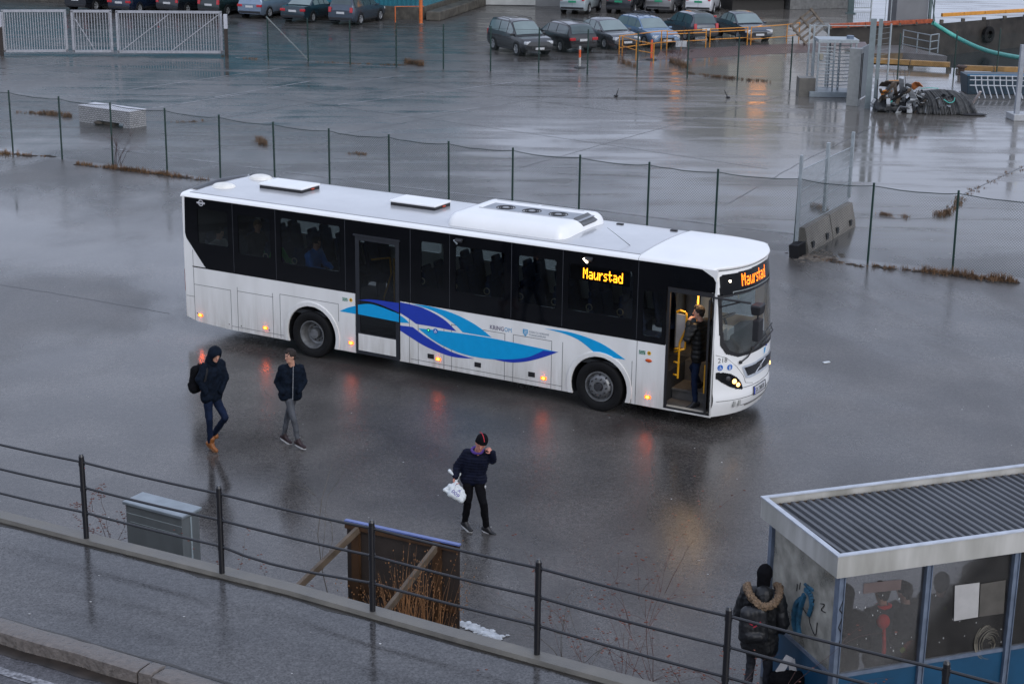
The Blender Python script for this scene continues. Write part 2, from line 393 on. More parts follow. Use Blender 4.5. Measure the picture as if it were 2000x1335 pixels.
# granite kerb stones, each rough hewn
FBk = resample(FB, 1.55); Kc = off(FBk, -2.16)
q = MB()
for a, b in zip(Kc[:-1], Kc[1:]):
    if max(abs(a[0]), abs(b[0])) > 12: continue
    a = Vector((*a, 0)); b = Vector((*b, 0)); d = (b - a).normalized(); n = Vector((-d.y, d.x, 0)); Ln = (b - a).length
    N = 14; jit = random.uniform(-.02, .02)
    rows = [(.13, -.02), (.128, .012), (.06, .028), (-.09, .028), (-.135, .012), (-.145, -.17)]
    vs = []
    for i in range(N + 1):
        u = i / N; e = 0.03 if i in (0, N) else 0
        P = a + d * (.012 + (Ln - .024) * u) + n * jit
        for (o, z) in rows:
            r1 = noise.noise(Vector((P.x * 3, P.y * 3, o * 9))) * .022
            vs.append(P + n * (o * (1 - e) + r1 * (1 if o < 0 else .5)) + Vector((0, 0, WL + z - e * .5 + noise.noise(P * 5 + Vector((o * 7, 3, 0))) * .012)))
    K = len(rows)
    fs = [(i * K + j, (i + 1) * K + j, (i + 1) * K + j + 1, i * K + j + 1) for i in range(N) for j in range(K - 1)]
    fs += [tuple(range(K)), tuple(N * K + j for j in reversed(range(K)))]
    q.add(vs, fs)
struct(q.build('kerb', M['granite'], smooth=True, auto=45))

# ------------------------------------------------------------------ foreground railing
rt = thing('railing', 'long black railing with three tubular rails along the pavement edge', 'railing', (0, 0, 0))
pb = [(-16.1, 24.63), (-14.26, 23.6), (-12.4, 22.6), (-10.6, 21.75), (-8.8, 20.85), (-7.0, 19.92), (-5.2, 19.01), (-3.37, 18.05), (-1.52, 17.09), (.31, 16.1), (2.17, 15.02), (4.05, 13.95), (5.9, 12.9), (7.7, 11.85)]
for i, (x, y) in enumerate(pb):
    m = MB(); z0 = CT - .01; m.tube((x, y, z0), (x, y, z0 + 1.07), .034, n=12); m.tube((x, y, z0 + 1.07), (x, y, z0 + 1.10), .034, .02, n=12)
    for zz in (.33, .66, .99): m.tube((x, y, z0 + zz - .035), (x, y, z0 + zz + .035), .040, n=12)
    m.build('post', M['rail_black'], rt, smooth=True, auto=40)
for zz in (.33, .66, .99):
    m = MB()
    for (a, b) in zip(pb[:-1], pb[1:]):
        pts = []
        sag = .07 if (zz == .33 and abs(a[0] + 3.37) < .1) else .012
        for k in range(7):
            u = k / 6; pts.append(Vector((a[0] + (b[0] - a[0]) * u, a[1] + (b[1] - a[1]) * u, CT + zz - sag * 4 * u * (1 - u) * (1 if sag < .03 else (1.4 - u)))))
        m.path(pts, .0165, 8)
    m.build('rail', M['rail_black'], rt, smooth=True)

# grit, tar joints, specks
q = MB(); rr0 = random.Random(77)
for k in range(230):
    if rr0.random() < .7: p = G(rr0.uniform(0, 2000), rr0.uniform(560, 1200))
    else:
        u = rr0.random(); i = rr0.randint(60, len(FBr) - 10); a = off(FBr, -rr0.uniform(.1, 1.9))[i]; p = Vector((a[0], a[1], WL))
    q.ball(p + Vector((0, 0, .004)), rr0.uniform(.005, .013), 6, 3, sc=(1.3, 1, .4))
tag(q.build('grit', nmat('pale_grit', (.42, .42, .42), .5, var=.5, scale=.7)), 'pale grit and specks strewn over the yard and pavement', 'grit', kind='stuff')
q = MB(); tar = nmat('tar_joint', (.03, .03, .03), .3, var=.3)
for pts, wd_ in (([(0, 556), (120, 575), (330, 612)], .028), ([(1680, 417), (1760, 428), (1840, 424)], .03), ([(1880, 380), (1940, 352), (2000, 324)], .05), ([(720, 150), (1180, 215), (1560, 262)], .035), ([(520, 190), (960, 250), (1500, 330)], .035), ([(1540, 185), (1250, 262), (1010, 330)], .035), ([(1250, 160), (980, 205), (640, 268)], .035), ([(1700, 250), (1560, 320), (1420, 400)], .035), ([(960, 150), (700, 185), (330, 250)], .035)):
    P_ = [tuple(G(*a)) for a in pts]; P_ = bez(P_, 16); P_ = [v + Vector((rr0.gauss(0, .012), rr0.gauss(0, .012), 0)) for v in P_]; hull_strip(q, P_, .004, wd_)
struct(q.build('tar_joint', tar))
q = MB(); ga = resample(off(FB, -2.29), .3); gb_ = [(x + random.gauss(0, .0), y) for x, y in off(ga, 0)]; o2 = off(ga, -.16); o2 = [(x + rr0.gauss(0, .02), y + rr0.gauss(0, .02)) for x, y in o2]
ribbon(q, o2, ga, WL - .126, WL - .126); struct(q.build('gutter_dirt', nmat('wet_gutter_silt', (.022, .016, .012), .35, var=.5, scale=6)))
q = MB(); ga = resample(off(FB, -2.015), .25); o2 = [(x + rr0.gauss(0, .008), y + rr0.gauss(0, .008)) for x, y in off(ga, .03)]
ribbon(q, ga, o2, WL + .003, WL + .003); ga = resample(FB, .3); o2 = [(x + rr0.gauss(0, .02), y + rr0.gauss(0, .02)) for x, y in off(ga, -.05)]; ribbon(q, o2, ga, WL + .003, WL + .003); struct(q.build('joint_dirt', nmat('wet_joint_silt', (.016, .013, .009), .35, var=.5, scale=6)))
# ------------------------------------------------------------------ the bus (local x forward from the rear axle, y away from the door side, z up)
BX, BY, BTH = -4.16291, 33.77152, -0.50283
bus = thing('bus', 'white city bus with blue wave stripes and its front door open, waiting', 'bus', (BX, BY, 0), BTH)
def side(u, v, d): return Vector((u, d, v))
def arc(cx, cz, r, z0, n=22):
    a0 = math.asin((z0 - cz) / r) if abs(z0 - cz) < r else 0
    return [(cx - r * math.cos(a0 + (math.pi - 2 * a0) * i / n), cz + r * math.sin(a0 + (math.pi - 2 * a0) * i / n)) for i in range(n + 1)]
RAx, RBx = 0.0, 6.70
zb = .28
AR, AF = .62, .62
bandL = [(-3.33, 3.085), (-3.36, 2.3), (-3.33, 2.2), (-2.86, 1.62), (-2.80, 1.57)]
def outline(inner):
    pass
low = [(-3.42, .42), (-3.1, .33), (-2.2, .28)] + arc(RAx - .06, .50, AR, zb) + arc(RBx - .03, .50, AF, zb) + [(8.98, .28), (8.99, 3.10), (-3.42, 3.10)]
band = [(-3.33, 3.085), (-3.36, 2.3), (-3.33, 2.2), (-2.86, 1.62), (-2.80, 1.565), (1.05, 1.565), (1.05, .30), (2.15, .30), (2.15, 1.56), (8.02, 1.55), (8.02, .315), (8.955, .315), (8.955, 2.88), (8.90, 2.96), (8.68, 3.08), (8.60, 3.085)]
m = MB(); m.prism(low, side, 0, .03, holes=[band])
m.build('side_panel', M['body_white'], bus)
WIN = [(-3.03, 2.10, -2.18, 2.90), (-1.94, 2.0, -1.06, 2.88), (-.82, 1.95, .71, 2.94), (2.64, 1.92, 3.2, 2.88), (3.44, 1.92, 4.58, 2.88), (4.86, 1.9, 5.72, 2.88), (5.95, 1.92, 7.34, 2.87), (7.52, 1.65, 7.95, 2.55)]
bandout = [(-3.345, 3.09), (-3.37, 2.3), (-3.34, 2.19), (-2.87, 1.61), (-2.80, 1.555), (1.07, 1.555), (1.07, 2.79), (2.14, 2.79), (2.14, 1.55), (8.01, 1.54), (8.01, 2.68), (8.96, 2.68), (8.965, 2.88), (8.91, 2.965), (8.685, 3.085), (8.6, 3.09)]
def rnd(x0, z0, x1, z1, r=.05, n=4):
    out = []
    for cx, cz, a in ((x1 - r, z1 - r, 0), (x0 + r, z1 - r, 90), (x0 + r, z0 + r, 180), (x1 - r, z0 + r, 270)):
        for i in range(n + 1): out.append((cx + r * math.cos(R_(a + 90 * i / n)), cz + r * math.sin(R_(a + 90 * i / n))))
    return out
m = MB(); m.prism(bandout, side, -.004, .035, holes=[rnd(*q, r=.06) for q in WIN])
m.prism([(-3.2, 1.555), (-2.80, 1.555), (-2.80, 1.58), (-3.2, 1.58)], side, -.003, .01)
wb = m.build('window_band', M['black'], bus)
for i, q in enumerate(WIN):
    fr = MB(); fr.prism(rnd(*q, r=.06), side, -.006, .012, holes=[rnd(q[0] + .018, q[1] + .018, q[2] - .018, q[3] - .018, r=.05)])
    wo_ = fr.build('window', M['black'], bus)
    p = MB(); p.prism(rnd(q[0] + .01, q[1] + .01, q[2] - .01, q[3] - .01, r=.05), side, .004, .010); p.build('pane', M['pane'], wo_)
# window division lines in the black band
bj_ = nmat('band_joint', (.03, .032, .038), .4)
for x in (-2.06, -.94, .82, 2.4, 3.32, 4.72, 5.84, 7.42): m = MB(); m.box((x, -.0055, 2.33), (.012, .003, 1.5)); m.build('band_joint', bj_, bus)
# far side of the body
m = MB(); W = 2.55
WF = [(-2.9, 1.95, -1.6, 2.88), (-1.45, 1.95, 0, 2.88), (.12, 1.95, 1.6, 2.88), (1.72, 1.95, 3.2, 2.88), (3.32, 1.95, 4.7, 2.88), (4.82, 1.95, 6.2, 2.88), (6.32, 1.95, 7.5, 2.88), (7.9, 1.6, 8.8, 2.88)]
def far(u, v, d): return Vector((u, W - d, v))
m.prism([(-3.42, .42), (-2.2, .28)] + arc(RAx, .50, AR, zb) + arc(RBx, .50, AF, zb) + [(8.98, .28), (8.99, 3.10), (-3.42, 3.10)], far, 0, .04, holes=[rnd(*q) for q in WF])
m.build('side_panel', M['body_white'], bus)
for q in WF:
    p = MB(); p.prism([(q[0] - .02, q[1] - .02), (q[2] + .02, q[1] - .02), (q[2] + .02, q[3] + .02), (q[0] - .02, q[3] + .02)], far, -.004, .006); p.build('window', M['pane_clear'], bus)
# front surface
def sfr(t, z):
    u = (t - 1.275) / 1.275
    return 9.46 - .46 * abs(u) ** 2.5 - .15 * max(0, (z - 1.3) / 1.75) ** 1.6 - .10 * max(0, (.55 - z) / .3) ** 1.5 + .02 * math.exp(-((z - .62) / .12) ** 2)
def front(t, z, d=0): return Vector((sfr(t, z) - d, t, z))
def inpoly(x, y, P):
    c = False; j = len(P) - 1
    for i in range(len(P)):
        if (P[i][1] > y) != (P[j][1] > y) and x < (P[j][0] - P[i][0]) * (y - P[i][1]) / (P[j][1] - P[i][1]) + P[i][0]: c = not c
        j = i
    return c
def mirror(P): return P + [(2.55 - a, b) for a, b in reversed(P)]
WS = mirror([(1.275, 1.43), (.8, 1.43), (.42, 1.44), (.22, 1.53), (.12, 1.70), (.10, 2.1), (.11, 2.60), (.5, 2.615), (1.275, 2.63)])
SG = mirror([(1.275, 2.63), (.5, 2.615), (.11, 2.60), (.13, 2.95), (.18, 2.985), (.6, 3.0), (1.275, 3.02)])
def patch(mb, P, d, t0, t1, z0, z1, st=.0125, invert=False, thick=0):
    nt_, nz = int(round((t1 - t0) / st)), int(round((z1 - z0) / st)); idx = {}; vs = []; fs = []
    def vid(i, j):
        if (i, j) not in idx:
            idx[(i, j)] = len(vs); vs.append(front(t0 + (t1 - t0) * i / nt_, z0 + (z1 - z0) * j / nz, d))
        return idx[(i, j)]
    for i in range(nt_):
        for j in range(nz):
            t = t0 + (t1 - t0) * (i + .5) / nt_; z = z0 + (z1 - z0) * (j + .5) / nz
            k = P(t, z)
            if k: fs.append((vid(i, j), vid(i + 1, j), vid(i + 1, j + 1), vid(i, j + 1)))
    mb.add(vs, fs)
m = MB(); patch(m, lambda t, z: not inpoly(t, z, WS), 0, 0, 2.55, .28, 3.05, .02)
m.build('front_panel', M['white'], bus, smooth=True)
def grow(P, e):
    cx = 1.275; cz = sum(b for a, b in P) / len(P)
    return [(a + (e if a > cx else -e) * (1 if abs(a - cx) > .9 else 0), b + (e if b > cz else -e)) for a, b in P]
WSo = grow(WS, .03); WSi = grow(WS, -.035)
m = MB(); patch(m, lambda t, z: inpoly(t, z, WSo) and not inpoly(t, z, WSi), -.006, .05, 2.5, 1.38, 2.68)
m.build('windscreen_seal', M['matt_black'], bus, smooth=True)
m = MB(); patch(m, lambda t, z: inpoly(t, z, WS), -.003, .05, 2.5, 1.4, 2.65, .025)
m.build('windscreen', M['wscreen'], bus, smooth=True)
m = MB(); patch(m, lambda t, z: inpoly(t, z, SG), -.008, .05, 2.5, 2.58, 3.04)
sg = m.build('destination_sign', M['black'], bus, smooth=True)
# white front corner pillar
# roof
def roofz(s, t):
    u = min(1, abs(t - 1.275) / 1.275)
    base = 3.085 + .085 * (1 - max(0, (u - .90) / .10) ** 2) ** .5 + .045 * (1 - (min(u, .9) / .9) ** 2)
    e = max(0, (s - 8.1) / 1.3)
    hood = .012 * (1 if s > 7.40 else 0)
    return base + hood - .11 * e ** 2.2
def roofgrid(mb, s0, s1, t0, t1, ns, ntt, lift=0, front_on=False):
    vs = []; fs = []
    for i in range(ns + 1):
        for j in range(ntt + 1):
            t = t0 + (t1 - t0) * (.5 - .5 * math.cos(math.pi * j / ntt))
            sE = s1 if not front_on else sfr(t, 3.0) + .02
            a = i / ns; a = a if not front_on else 1 - (1 - a) ** 1.5
            s_ = s0 + (sE - s0) * a; vs.append(Vector((s_, t, roofz(s_, t) + lift)))
    for i in range(ns):
        for j in range(ntt): k = i * (ntt + 1) + j; fs.append((k, k + ntt + 1, k + ntt + 2, k + 1))
    mb.add(vs, fs)
    if front_on:   # rolled lip over the sign
        n0 = ns * (ntt + 1); base = len(mb.v) - len(vs); row = [mb.v[base + n0 + j] for j in range(ntt + 1)]
        l1 = [Vector(p) + Vector((.012, 0, -.03)) for p in row]; l2 = [Vector(p) + Vector((-.02, 0, -.06)) for p in row]
        k = len(mb.v); mb.add(l1 + l2, [])
        for j in range(ntt):
            mb.f.append((base + n0 + j, k + j, k + j + 1, base + n0 + j + 1)); mb.f.append((k + j, k + ntt + 1 + j, k + ntt + 2 + j, k + j + 1)); mb.m += [0, 0]
m = MB(); roofgrid(m, -3.46, 7.40, 0.0, 2.55, 30, 36)
rf = m.build('roof', M['white'], bus, smooth=True)
m = MB(); vs = []
roofgrid(m, -3.30, 7.38, .13, 2.42, 30, 24, .003)
m.build('roof_skin', M['roof_grey'], rf, smooth=True)
m = MB(); roofgrid(m, 7.41, 9.3, 0.0, 2.55, 26, 36, 0, True)
cowl = m.build('front_cowl', M['white'], rf, smooth=True)
m = MB(); pts = [Vector((7.405, .0 + 2.55 * k / 30, roofz(7.3, 2.55 * k / 30) + .004)) for k in range(31)]
m.path(pts, .008, 5); m.build('seam', M['seam'], rf)
m = MB(); m.path([Vector((-3.3, .13, roofz(0, .13) + .004)), Vector((7.38, .13, roofz(0, .13) + .004))], .005, 5); m.path([Vector((-3.3, 2.42, roofz(0, 2.42) + .004)), Vector((7.38, 2.42, roofz(0, 2.42) + .004))], .005, 5)
m.build('rain_gutter', M['seam'], rf)
# rear end
m = MB(); vs = []; fs = []; NT = 24; zs = [.42, .6, .9, 1.2, 1.6, 2.0, 2.4, 2.8, 3.0, 3.09, 3.13]
def srear(t, z):
    u = (t - 1.275) / 1.275
    return -3.50 + .10 * abs(u) ** 4 + .05 * max(0, (z - 2.2) / .9) ** 2 + .06 * max(0, (.8 - z) / .4)
for z in zs:
    for j in range(NT + 1): t = 2.55 * j / NT; vs.append(Vector((srear(t, z), t, z if z < 3.1 else roofz(-3.4, t))))
for i in range(len(zs) - 1):
    for j in range(NT): k = i * (NT + 1) + j; fs.append((k, k + 1, k + NT + 2, k + NT + 1))
m.add(vs, fs); rp = m.build('rear_panel', M['body_white'], bus, smooth=True)
rl_ = nmat('red_lens', (.22, .01, .01), .2, coat=.5)
for y_ in (.14, 2.41): m = MB(); m.box((-3.49, y_, 1.2), (.05, .10, .5)); m.build('tail_light', rl_, bus, bevel=.01)
m = MB()
vs = [Vector((-3.47 + .20 * a, t, roofz(-3.4, t) + .012 + .05 * math.sin(math.pi * a) * (1 - abs(t - 1.275) / 1.3))) for a in (0, .33, .66, 1) for t in [.35 + 1.85 * j / 12 for j in range(13)]]
m.add(vs, [(i * 13 + j, i * 13 + j + 1, (i + 1) * 13 + j + 1, (i + 1) * 13 + j) for i in range(3) for j in range(12)])
m.build('rear_spoiler', nmat('dark_spoiler', (.04, .043, .05), .4), bus, smooth=True)
# rear camera hump on the far corner
m = MB(); m.ball((-3.25, 2.35, 3.16), .14, sc=(1.2, .9, .45)); m.build('rear_vent', M['dark_metal'], bus, smooth=True)
# floor, inner dark lining
lin = nmat('dark_interior', (.02, .022, .026), .7)
m = MB(); m.box((2.1, 1.27, .96), (11.0, 2.44, .08)); m.box((2.0, 1.27, .50), (10.6, 1.5, .3)); m.box((2.0, 1.27, 3.04), (10.9, 2.46, .04)); m.box((-3.38, 1.27, 2.0), (.04, 2.4, 2.0)); m.box((7.63, 1.27, .62), (.66, 2.42, .62)); m.box((8.25, 2.46, .62), (1.3, .04, .64)); m.box((8.45, 1.9, .60), (.9, 1.1, .6))
m.build('floor', lin, bus)
m = MB(); m.box((8.0, 1.95, .96), (.9, 1.1, .08)); m.box((8.9, 1.6, .96), (.5, 1.8, .08)); m.box((8.45, .78, .55), (.95, .60, .04)); m.box((8.45, .30, .33), (.98, .56, .04)); m.box((8.45, .54, .44), (.95, .03, .2)); m.box((8.45, 1.10, .75), (.95, .03, .42)); m.box((8.45, 1.30, .94), (.95, .40, .04))
m.build('entrance_step', nmat('step_floor', (.11, .105, .10), .5, var=.3, scale=8), bus)
m = MB(); m.box((8.45, .055, .345), (.94, .05, .05)); m.build('step_edge', nmat('pale_step_edge', (.45, .42, .36), .4), bus)
# seats
seat_m = nmat('dark_blue_seat', (.012, .028, .085), .8, var=.4, scale=12)
sb = MB(); sb.box((0, 0, .42), (.44, .44, .12)); sb.box((-.22, 0, .82), (.10, .44, .78), M=Matrix.Rotation(R_(-10), 3, 'Y')); sb.box((-.30, 0, 1.24), (.09, .30, .14), M=Matrix.Rotation(R_(-10), 3, 'Y')); sb.box((0, 0, .2), (.1, .3, .36))
s0 = sb.build('seat', seat_m, bus, bevel=.04); first = True
hb = MB(); hb.lathe((0, 0, 0), (0, 1, 0), [(-.01, .055), (-.01, .07), (.01, .07), (.01, .055), (-.01, .055)], 14)
h0 = hb.build('seat_handle', nmat('pale_handle', (.42, .38, .28), .4), s0, smooth=True); h0.location = (-.27, -.23, 1.02)
xs = [-2.6, -1.85, -1.0, -.25, .5]
for x in xs + [2.9, 3.65, 4.4, 5.15, 5.9, 6.65, 7.3]:
    for y in ((.3, .76, 1.80, 2.24) if x not in (.5,) else (1.80, 2.24)):
        if y < 1 and 1.0 < x < 2.4: continue
        if first: s_ = s0; first = False
        else:
            s_ = s0.copy(); COL.objects.link(s_); s_.parent = bus
            if y == .3: h = h0.copy(); COL.objects.link(h); h.parent = s_
        s_.location = (x, y, 1.0)
# driver's area
m = MB(); m.prism([(0, 0), (.52, 0), (.60, .35), (.30, .62), (0, .55)], lambda a, b, d: Vector((8.55 + a, d, .95 + b)), 1.15, 2.42)
m.build('dashboard', nmat('grey_dash', (.05, .055, .06), .6), bus, bevel=.02)
m = MB(); m.box((8.0, 1.85, 1.35), (.5, .5, .14)); m.box((7.78, 1.85, 1.80), (.14, .5, .9)); m.build('driver_seat', nmat('driver_seat_cloth', (.04, .05, .07), .8), bus, bevel=.05)
m = MB(); mm = Matrix.Rotation(R_(-25), 3, 'Y')
for k in range(20):
    a, b = 2 * math.pi * k / 20, 2 * math.pi * (k + 1) / 20
    m.tube(Vector((8.45, 1.8, 1.72)) + mm @ Vector((math.cos(a) * .23, math.sin(a) * .23, 0)), Vector((8.45, 1.8, 1.72)) + mm @ Vector((math.cos(b) * .23, math.sin(b) * .23, 0)), .016)
m.tube((8.45, 1.8, 1.71), (8.62, 1.8, 1.3), .03); m.build('steering_wheel', M['matt_black'], bus)
m = MB(); m.box((8.72, 1.2, 1.60), (.25, .34, .22)); m.box((8.70, 1.0, 1.72), (.2, .16, .14), M=Matrix.Rotation(.5, 3, 'Y')); m.build('ticket_machine', nmat('pale_ticket_machine', (.30, .31, .33), .4), bus, bevel=.02)
m = MB(); m.box((7.62, 1.95, 1.75), (.04, 1.1, 1.6)); m.build('partition', nmat('partition_grey', (.10, .11, .12), .5), bus)
m = MB(); m.box((8.95, 1.75, 2.46), (.02, 1.2, .30), M=Matrix.Rotation(R_(-12), 3, 'Y')); m.build('sun_blind', nmat('pale_blind', (.34, .37, .39), .6), bus)
# near side seams
m = MB()
def sl(x0, z0, x1, z1, w_=.009):
    m = MB(); m.box(((x0 + x1) / 2, -.0015, (z0 + z1) / 2), (abs(x1 - x0) + w_, .003, abs(z1 - z0) + w_)); m.build('panel_seam', M['seam'], bus)
for a in [(-3.18, .35, -3.18, 1.93), (-3.18, 1.17, -2.18, 1.17), (-2.18, .29, -2.18, 1.17), (-2.0, .29, -2.0, 1.26), (-2.0, 1.18, -1.05, 1.18), (-1.06, .29, -1.06, 1.26), (-.87, .32, -.87, 1.26), (-.87, 1.27, .63, 1.27), (.63, .9, .63, 1.27), (-3.4, .89, -3.18, .89), (-2.18, .37, -.8, .37),
          (2.37, .29, 2.37, 1.55), (2.58, .29, 2.58, 1.14), (2.58, 1.14, 3.19, 1.14), (3.19, .29, 3.19, 1.14), (3.37, .29, 3.37, 1.25), (3.37, 1.24, 4.59, 1.24), (4.59, .29, 4.59, 1.24), (4.78, .29, 4.78, 1.25), (4.78, 1.25, 5.63, 1.25), (5.63, .29, 5.63, 1.25), (5.87, .29, 5.87, 1.26), (7.35, .29, 7.35, 1.12), (7.44, .29, 7.44, 1.54), (2.4, .37, 5.87, .37)]: sl(*a)
m = MB(); m.prism([(2.4, zb), (5.87, zb), (5.87, .30), (2.4, .30)], side, -.004, .0)
m = MB(); m.box((1.1, 1.27, .40), (8.6, 1.5, .06)); m.box((4.0, 1.27, .33), (3.6, 2.3, .06)); m.box((3.2, .35, .45), (4.6, .1, .4)); m.build('underbody', M['matt_black'], bus)
# wheel arches: flared lip and dark well
for cx, r0, nm in ((RAx - .06, .62, 'r'), (RBx - .03, .60, 'f')):
    a = arc(cx, .50, r0 + .095, zb); b = arc(cx, .50, r0 - .002, zb)
    m = MB(); m.prism(a + list(reversed(b)), side, -.02, .02); m.build('wheel_arch', M['body_white'], bus, bevel=.008)
    m = MB(); a = arc(cx, .50, r0 + .0, zb)
    vs = [Vector((p[0], .03, p[1])) for p in a] + [Vector((p[0], .75, p[1])) for p in a]; k = len(a)
    m.add(vs, [(i, i + 1, k + i + 1, k + i) for i in range(k - 1)] + [tuple(range(k, 2 * k))]); m.build('wheel_well', M['matt_black'], bus)
# wheels
def bus_wheel(cx, y0, sgn, kind):
    ax = Vector((0, -sgn, 0))
    c = Vector((cx, y0, .50))
    t = MB(); t.lathe(c, ax, [(-.28, .30), (-.28, .44), (-.25, .49), (-.20, .503), (-.02, .503), (.02, .49), (.035, .45), (.02, .33), (-.02, .292)], 40)
    for k in range(40):
        aa = 2 * math.pi * k / 40
    wobj = t.build('tyre', M['rubber'], None, smooth=True, auto=50)
    e = bpy.data.objects.new('wheel', None); COL.objects.link(e); e.parent = bus; wobj.parent = e
    r = MB()
    if kind == 'front':
        r.lathe(c, ax, [(-.03, .295), (.02, .30), (.02, .275), (-.035, .262), (-.02, .235), (.03, .20), (.045, .15), (.045, .10), (.02, .095), (.02, 0)], 40)
        for k in range(10):
            aa = 2 * math.pi * k / 10; p = c + Vector((math.cos(aa) * .168, 0, math.sin(aa) * .168)); r.tube(p + ax * .03, p + ax * .075, .016, n=7, mi=1)
        for k in range(10):
            aa = 2 * math.pi * (k + .5) / 10; p = c + Vector((math.cos(aa) * .225, 0, math.sin(aa) * .225)); r.tube(p - ax * .02, p + ax * .012, .018, n=8, mi=1)
        r.tube(c + ax * .02, c + ax * .07, .085, .07, n=20, mi=1)
    else:
        r.lathe(c, ax, [(-.03, .295), (.02, .305), (.02, .285), (-.04, .262), (-.06, .255), (-.09, .248), (-.17, .235), (-.185, .20), (-.17, .12), (-.12, .11), (-.06, .10), (-.05, 0)], 40)
        for k in range(10):
            aa = 2 * math.pi * k / 10; p = c + Vector((math.cos(aa) * .165, 0, math.sin(aa) * .165)); r.tube(p - ax * .18, p - ax * .13, .016, n=7, mi=1)
    r.build('rim', [M['grey_rim'] if kind == 'front' else M['grey_rim'], M['dark_metal'] if kind == 'front' else M['dirty_rim']], e, smooth=True, auto=35)
bus_wheel(RAx - .06, .02, 1, 'rear'); bus_wheel(RBx - .03, .02, 1, 'front'); bus_wheel(RAx - .06, 2.53, -1, 'rear'); bus_wheel(RBx - .03, 2.53, -1, 'front')
# middle door
m = MB(); m.prism([(1.075, .285), (2.135, .285), (2.135, 2.785), (1.075, 2.785)], side, -.014, .03, holes=[rnd(1.17, .74, 2.05, 2.70, .03), [(1.13, .36), (2.05, .36), (2.05, .72), (1.13, .72)]])
m.box((1.6, -.016, 2.80), (1.12, .05, .035))
md = m.build('door', nmat('door_rubber', (.02, .022, .027), .4), bus)
m = MB(); m.box((1.61, .0, 1.72), (.90, .008, 1.98)); m.build('pane', glass('door_pane', (.55, .58, .58), gl=.7), md)
m = MB(); m.box((1.59, -.004, .54), (.92, .02, .36)); m.build('door_panel', M['body_white'], md)
m = MB(); m.path([Vector((1.3, .25, 2.25)), Vector((1.75, .25, 2.35)), Vector((1.78, .25, 2.0)), Vector((1.6, .25, 1.5)), Vector((1.55, .25, 1.2))], .02); m.path([Vector((1.85, .25, 2.35)), Vector((1.85, .25, 1.1))], .02); m.build('grab_rail', M['yellow'], md)
# front doorway: open leaf, rails, screen
m = MB(); m.prism([(8.03, .32), (8.95, .32), (8.95, 2.67), (8.03, 2.67)], side, -.006, .05, holes=[[(8.075, .345), (8.925, .345), (8.925, 2.58), (8.075, 2.58)]])
m.build('door_frame', M['matt_black'], bus)
m = MB(); m.prism([(0.02, .36), (.50, .36), (.50, 2.56), (.02, 2.56)], lambda a, b, d: Vector((8.90 - a * .16 + d, a * .9 - .12, b)), -.015, .015, holes=[[(.06, .42), (.46, .42), (.46, 2.50), (.06, 2.50)]])
dl = m.build('door', M['matt_black'], bus)
m = MB(); m.prism([(.055, .415), (.465, .415), (.465, 2.505), (.055, 2.505)], lambda a, b, d: Vector((8.90 - a * .16 + d, a * .9 - .12, b)), -.004, .004); m.build('pane', M['pane'], dl)
m = MB(); m.tube((8.79, .1, .7), (8.79, .1, 1.25), .016); m.build('handle', M['yellow'], dl)
m = MB()
P = [Vector(p) for p in [(8.12, .24, 2.14), (8.18, .24, 2.18), (8.30, .24, 2.16), (8.32, .24, 2.10), (8.32, .24, 1.85), (8.20, .24, 1.55), (8.19, .24, .86)]]
m.path(P, .022, 8); m.tube((8.1, .24, 1.42), (8.2, .24, 1.46), .02); m.tube((8.1, .24, .92), (8.19, .24, .92), .02); m.tube((8.1, .24, 1.17), (8.19, .24, 1.17), .02); m.tube((8.32, .24, 1.85), (8.31, .24, 1.46), .02); m.tube((8.38, .62, 2.6), (8.38, .62, 1.0), .02); m.tube((8.31, .24, 1.46), (8.1, .24, 1.36), .02)
m.build('handrail', M['yellow'], bus, smooth=True)
m = MB(); m.box((8.20, .29, 1.78), (.20, .015, .64)); m.build('draught_screen', nmat('pale_screen', (.40, .38, .36), .5), bus)
lmp = MB(); lmp.box((8.45, .35, 2.62), (.5, .10, .02)); lmp.build('door_lamp', emit('warm_door_lamp', (1, .68, .36), 5), bus)
L = bpy.data.lights.new('door_light', 'AREA'); L.energy = 7; L.color = (1, .64, .32); L.shape = 'RECTANGLE'; L.size = .5; L.size_y = .2
lo = bpy.data.objects.new('door_light', L); COL.objects.link(lo); lo.parent = bus; lo.location = (8.45, .35, 2.58)
# livery
def swoosh(pts, mat, y=-.0035, clip=None, dn=7, name='wave_stripe', corners=None):
    # pts: list of (s, z); strings of points between 'corner' entries are smoothed
    segs = []; cur = []
    for p in pts + [pts[0]]:
        cur.append((p[0], p[1], 0))
        if len(p) > 2 and len(cur) > 1: segs.append(cur); cur = [(p[0], p[1], 0)]
    if len(cur) > 1: segs.append(cur)
    out = []
    for sg_ in segs: out += [(v.x, v.y) for v in bez(sg_, dn)[:-1]]
    m = MB(); m.prism(out, side, y, y + .003); return m.build(name, mat, bus)
swoosh([(.66, 1.12, 1), (.85, 1.22), (1.075, 1.30, 1), (1.075, 1.12, 1)], M['light_blue'])
swoosh([(1.13, 1.33, 1), (1.5, 1.39), (2.13, 1.28, 1), (2.13, 1.11, 1), (1.13, 1.13, 1)], M['light_blue'], y=-.0178)
swoosh([(1.13, 1.43, 1), (1.47, 1.49), (2.13, 1.51, 1), (2.13, 1.31, 1), (1.58, 1.43)], M['dark_blue'], y=-.0175)
swoosh([(2.15, 1.53, 1), (2.68, 1.49), (3.17, 1.33), (3.48, 1.12, 1), (3.0, 1.13), (2.53, 1.13, 1), (2.33, 1.23), (2.15, 1.30, 1)], M['dark_blue'])
swoosh([(2.45, 1.535, 1), (2.91, 1.54), (3.44, 1.47), (3.92, 1.32), (4.29, 1.12, 1), (3.63, 1.12, 1), (3.4, 1.28), (2.98, 1.45)], M['light_blue'])
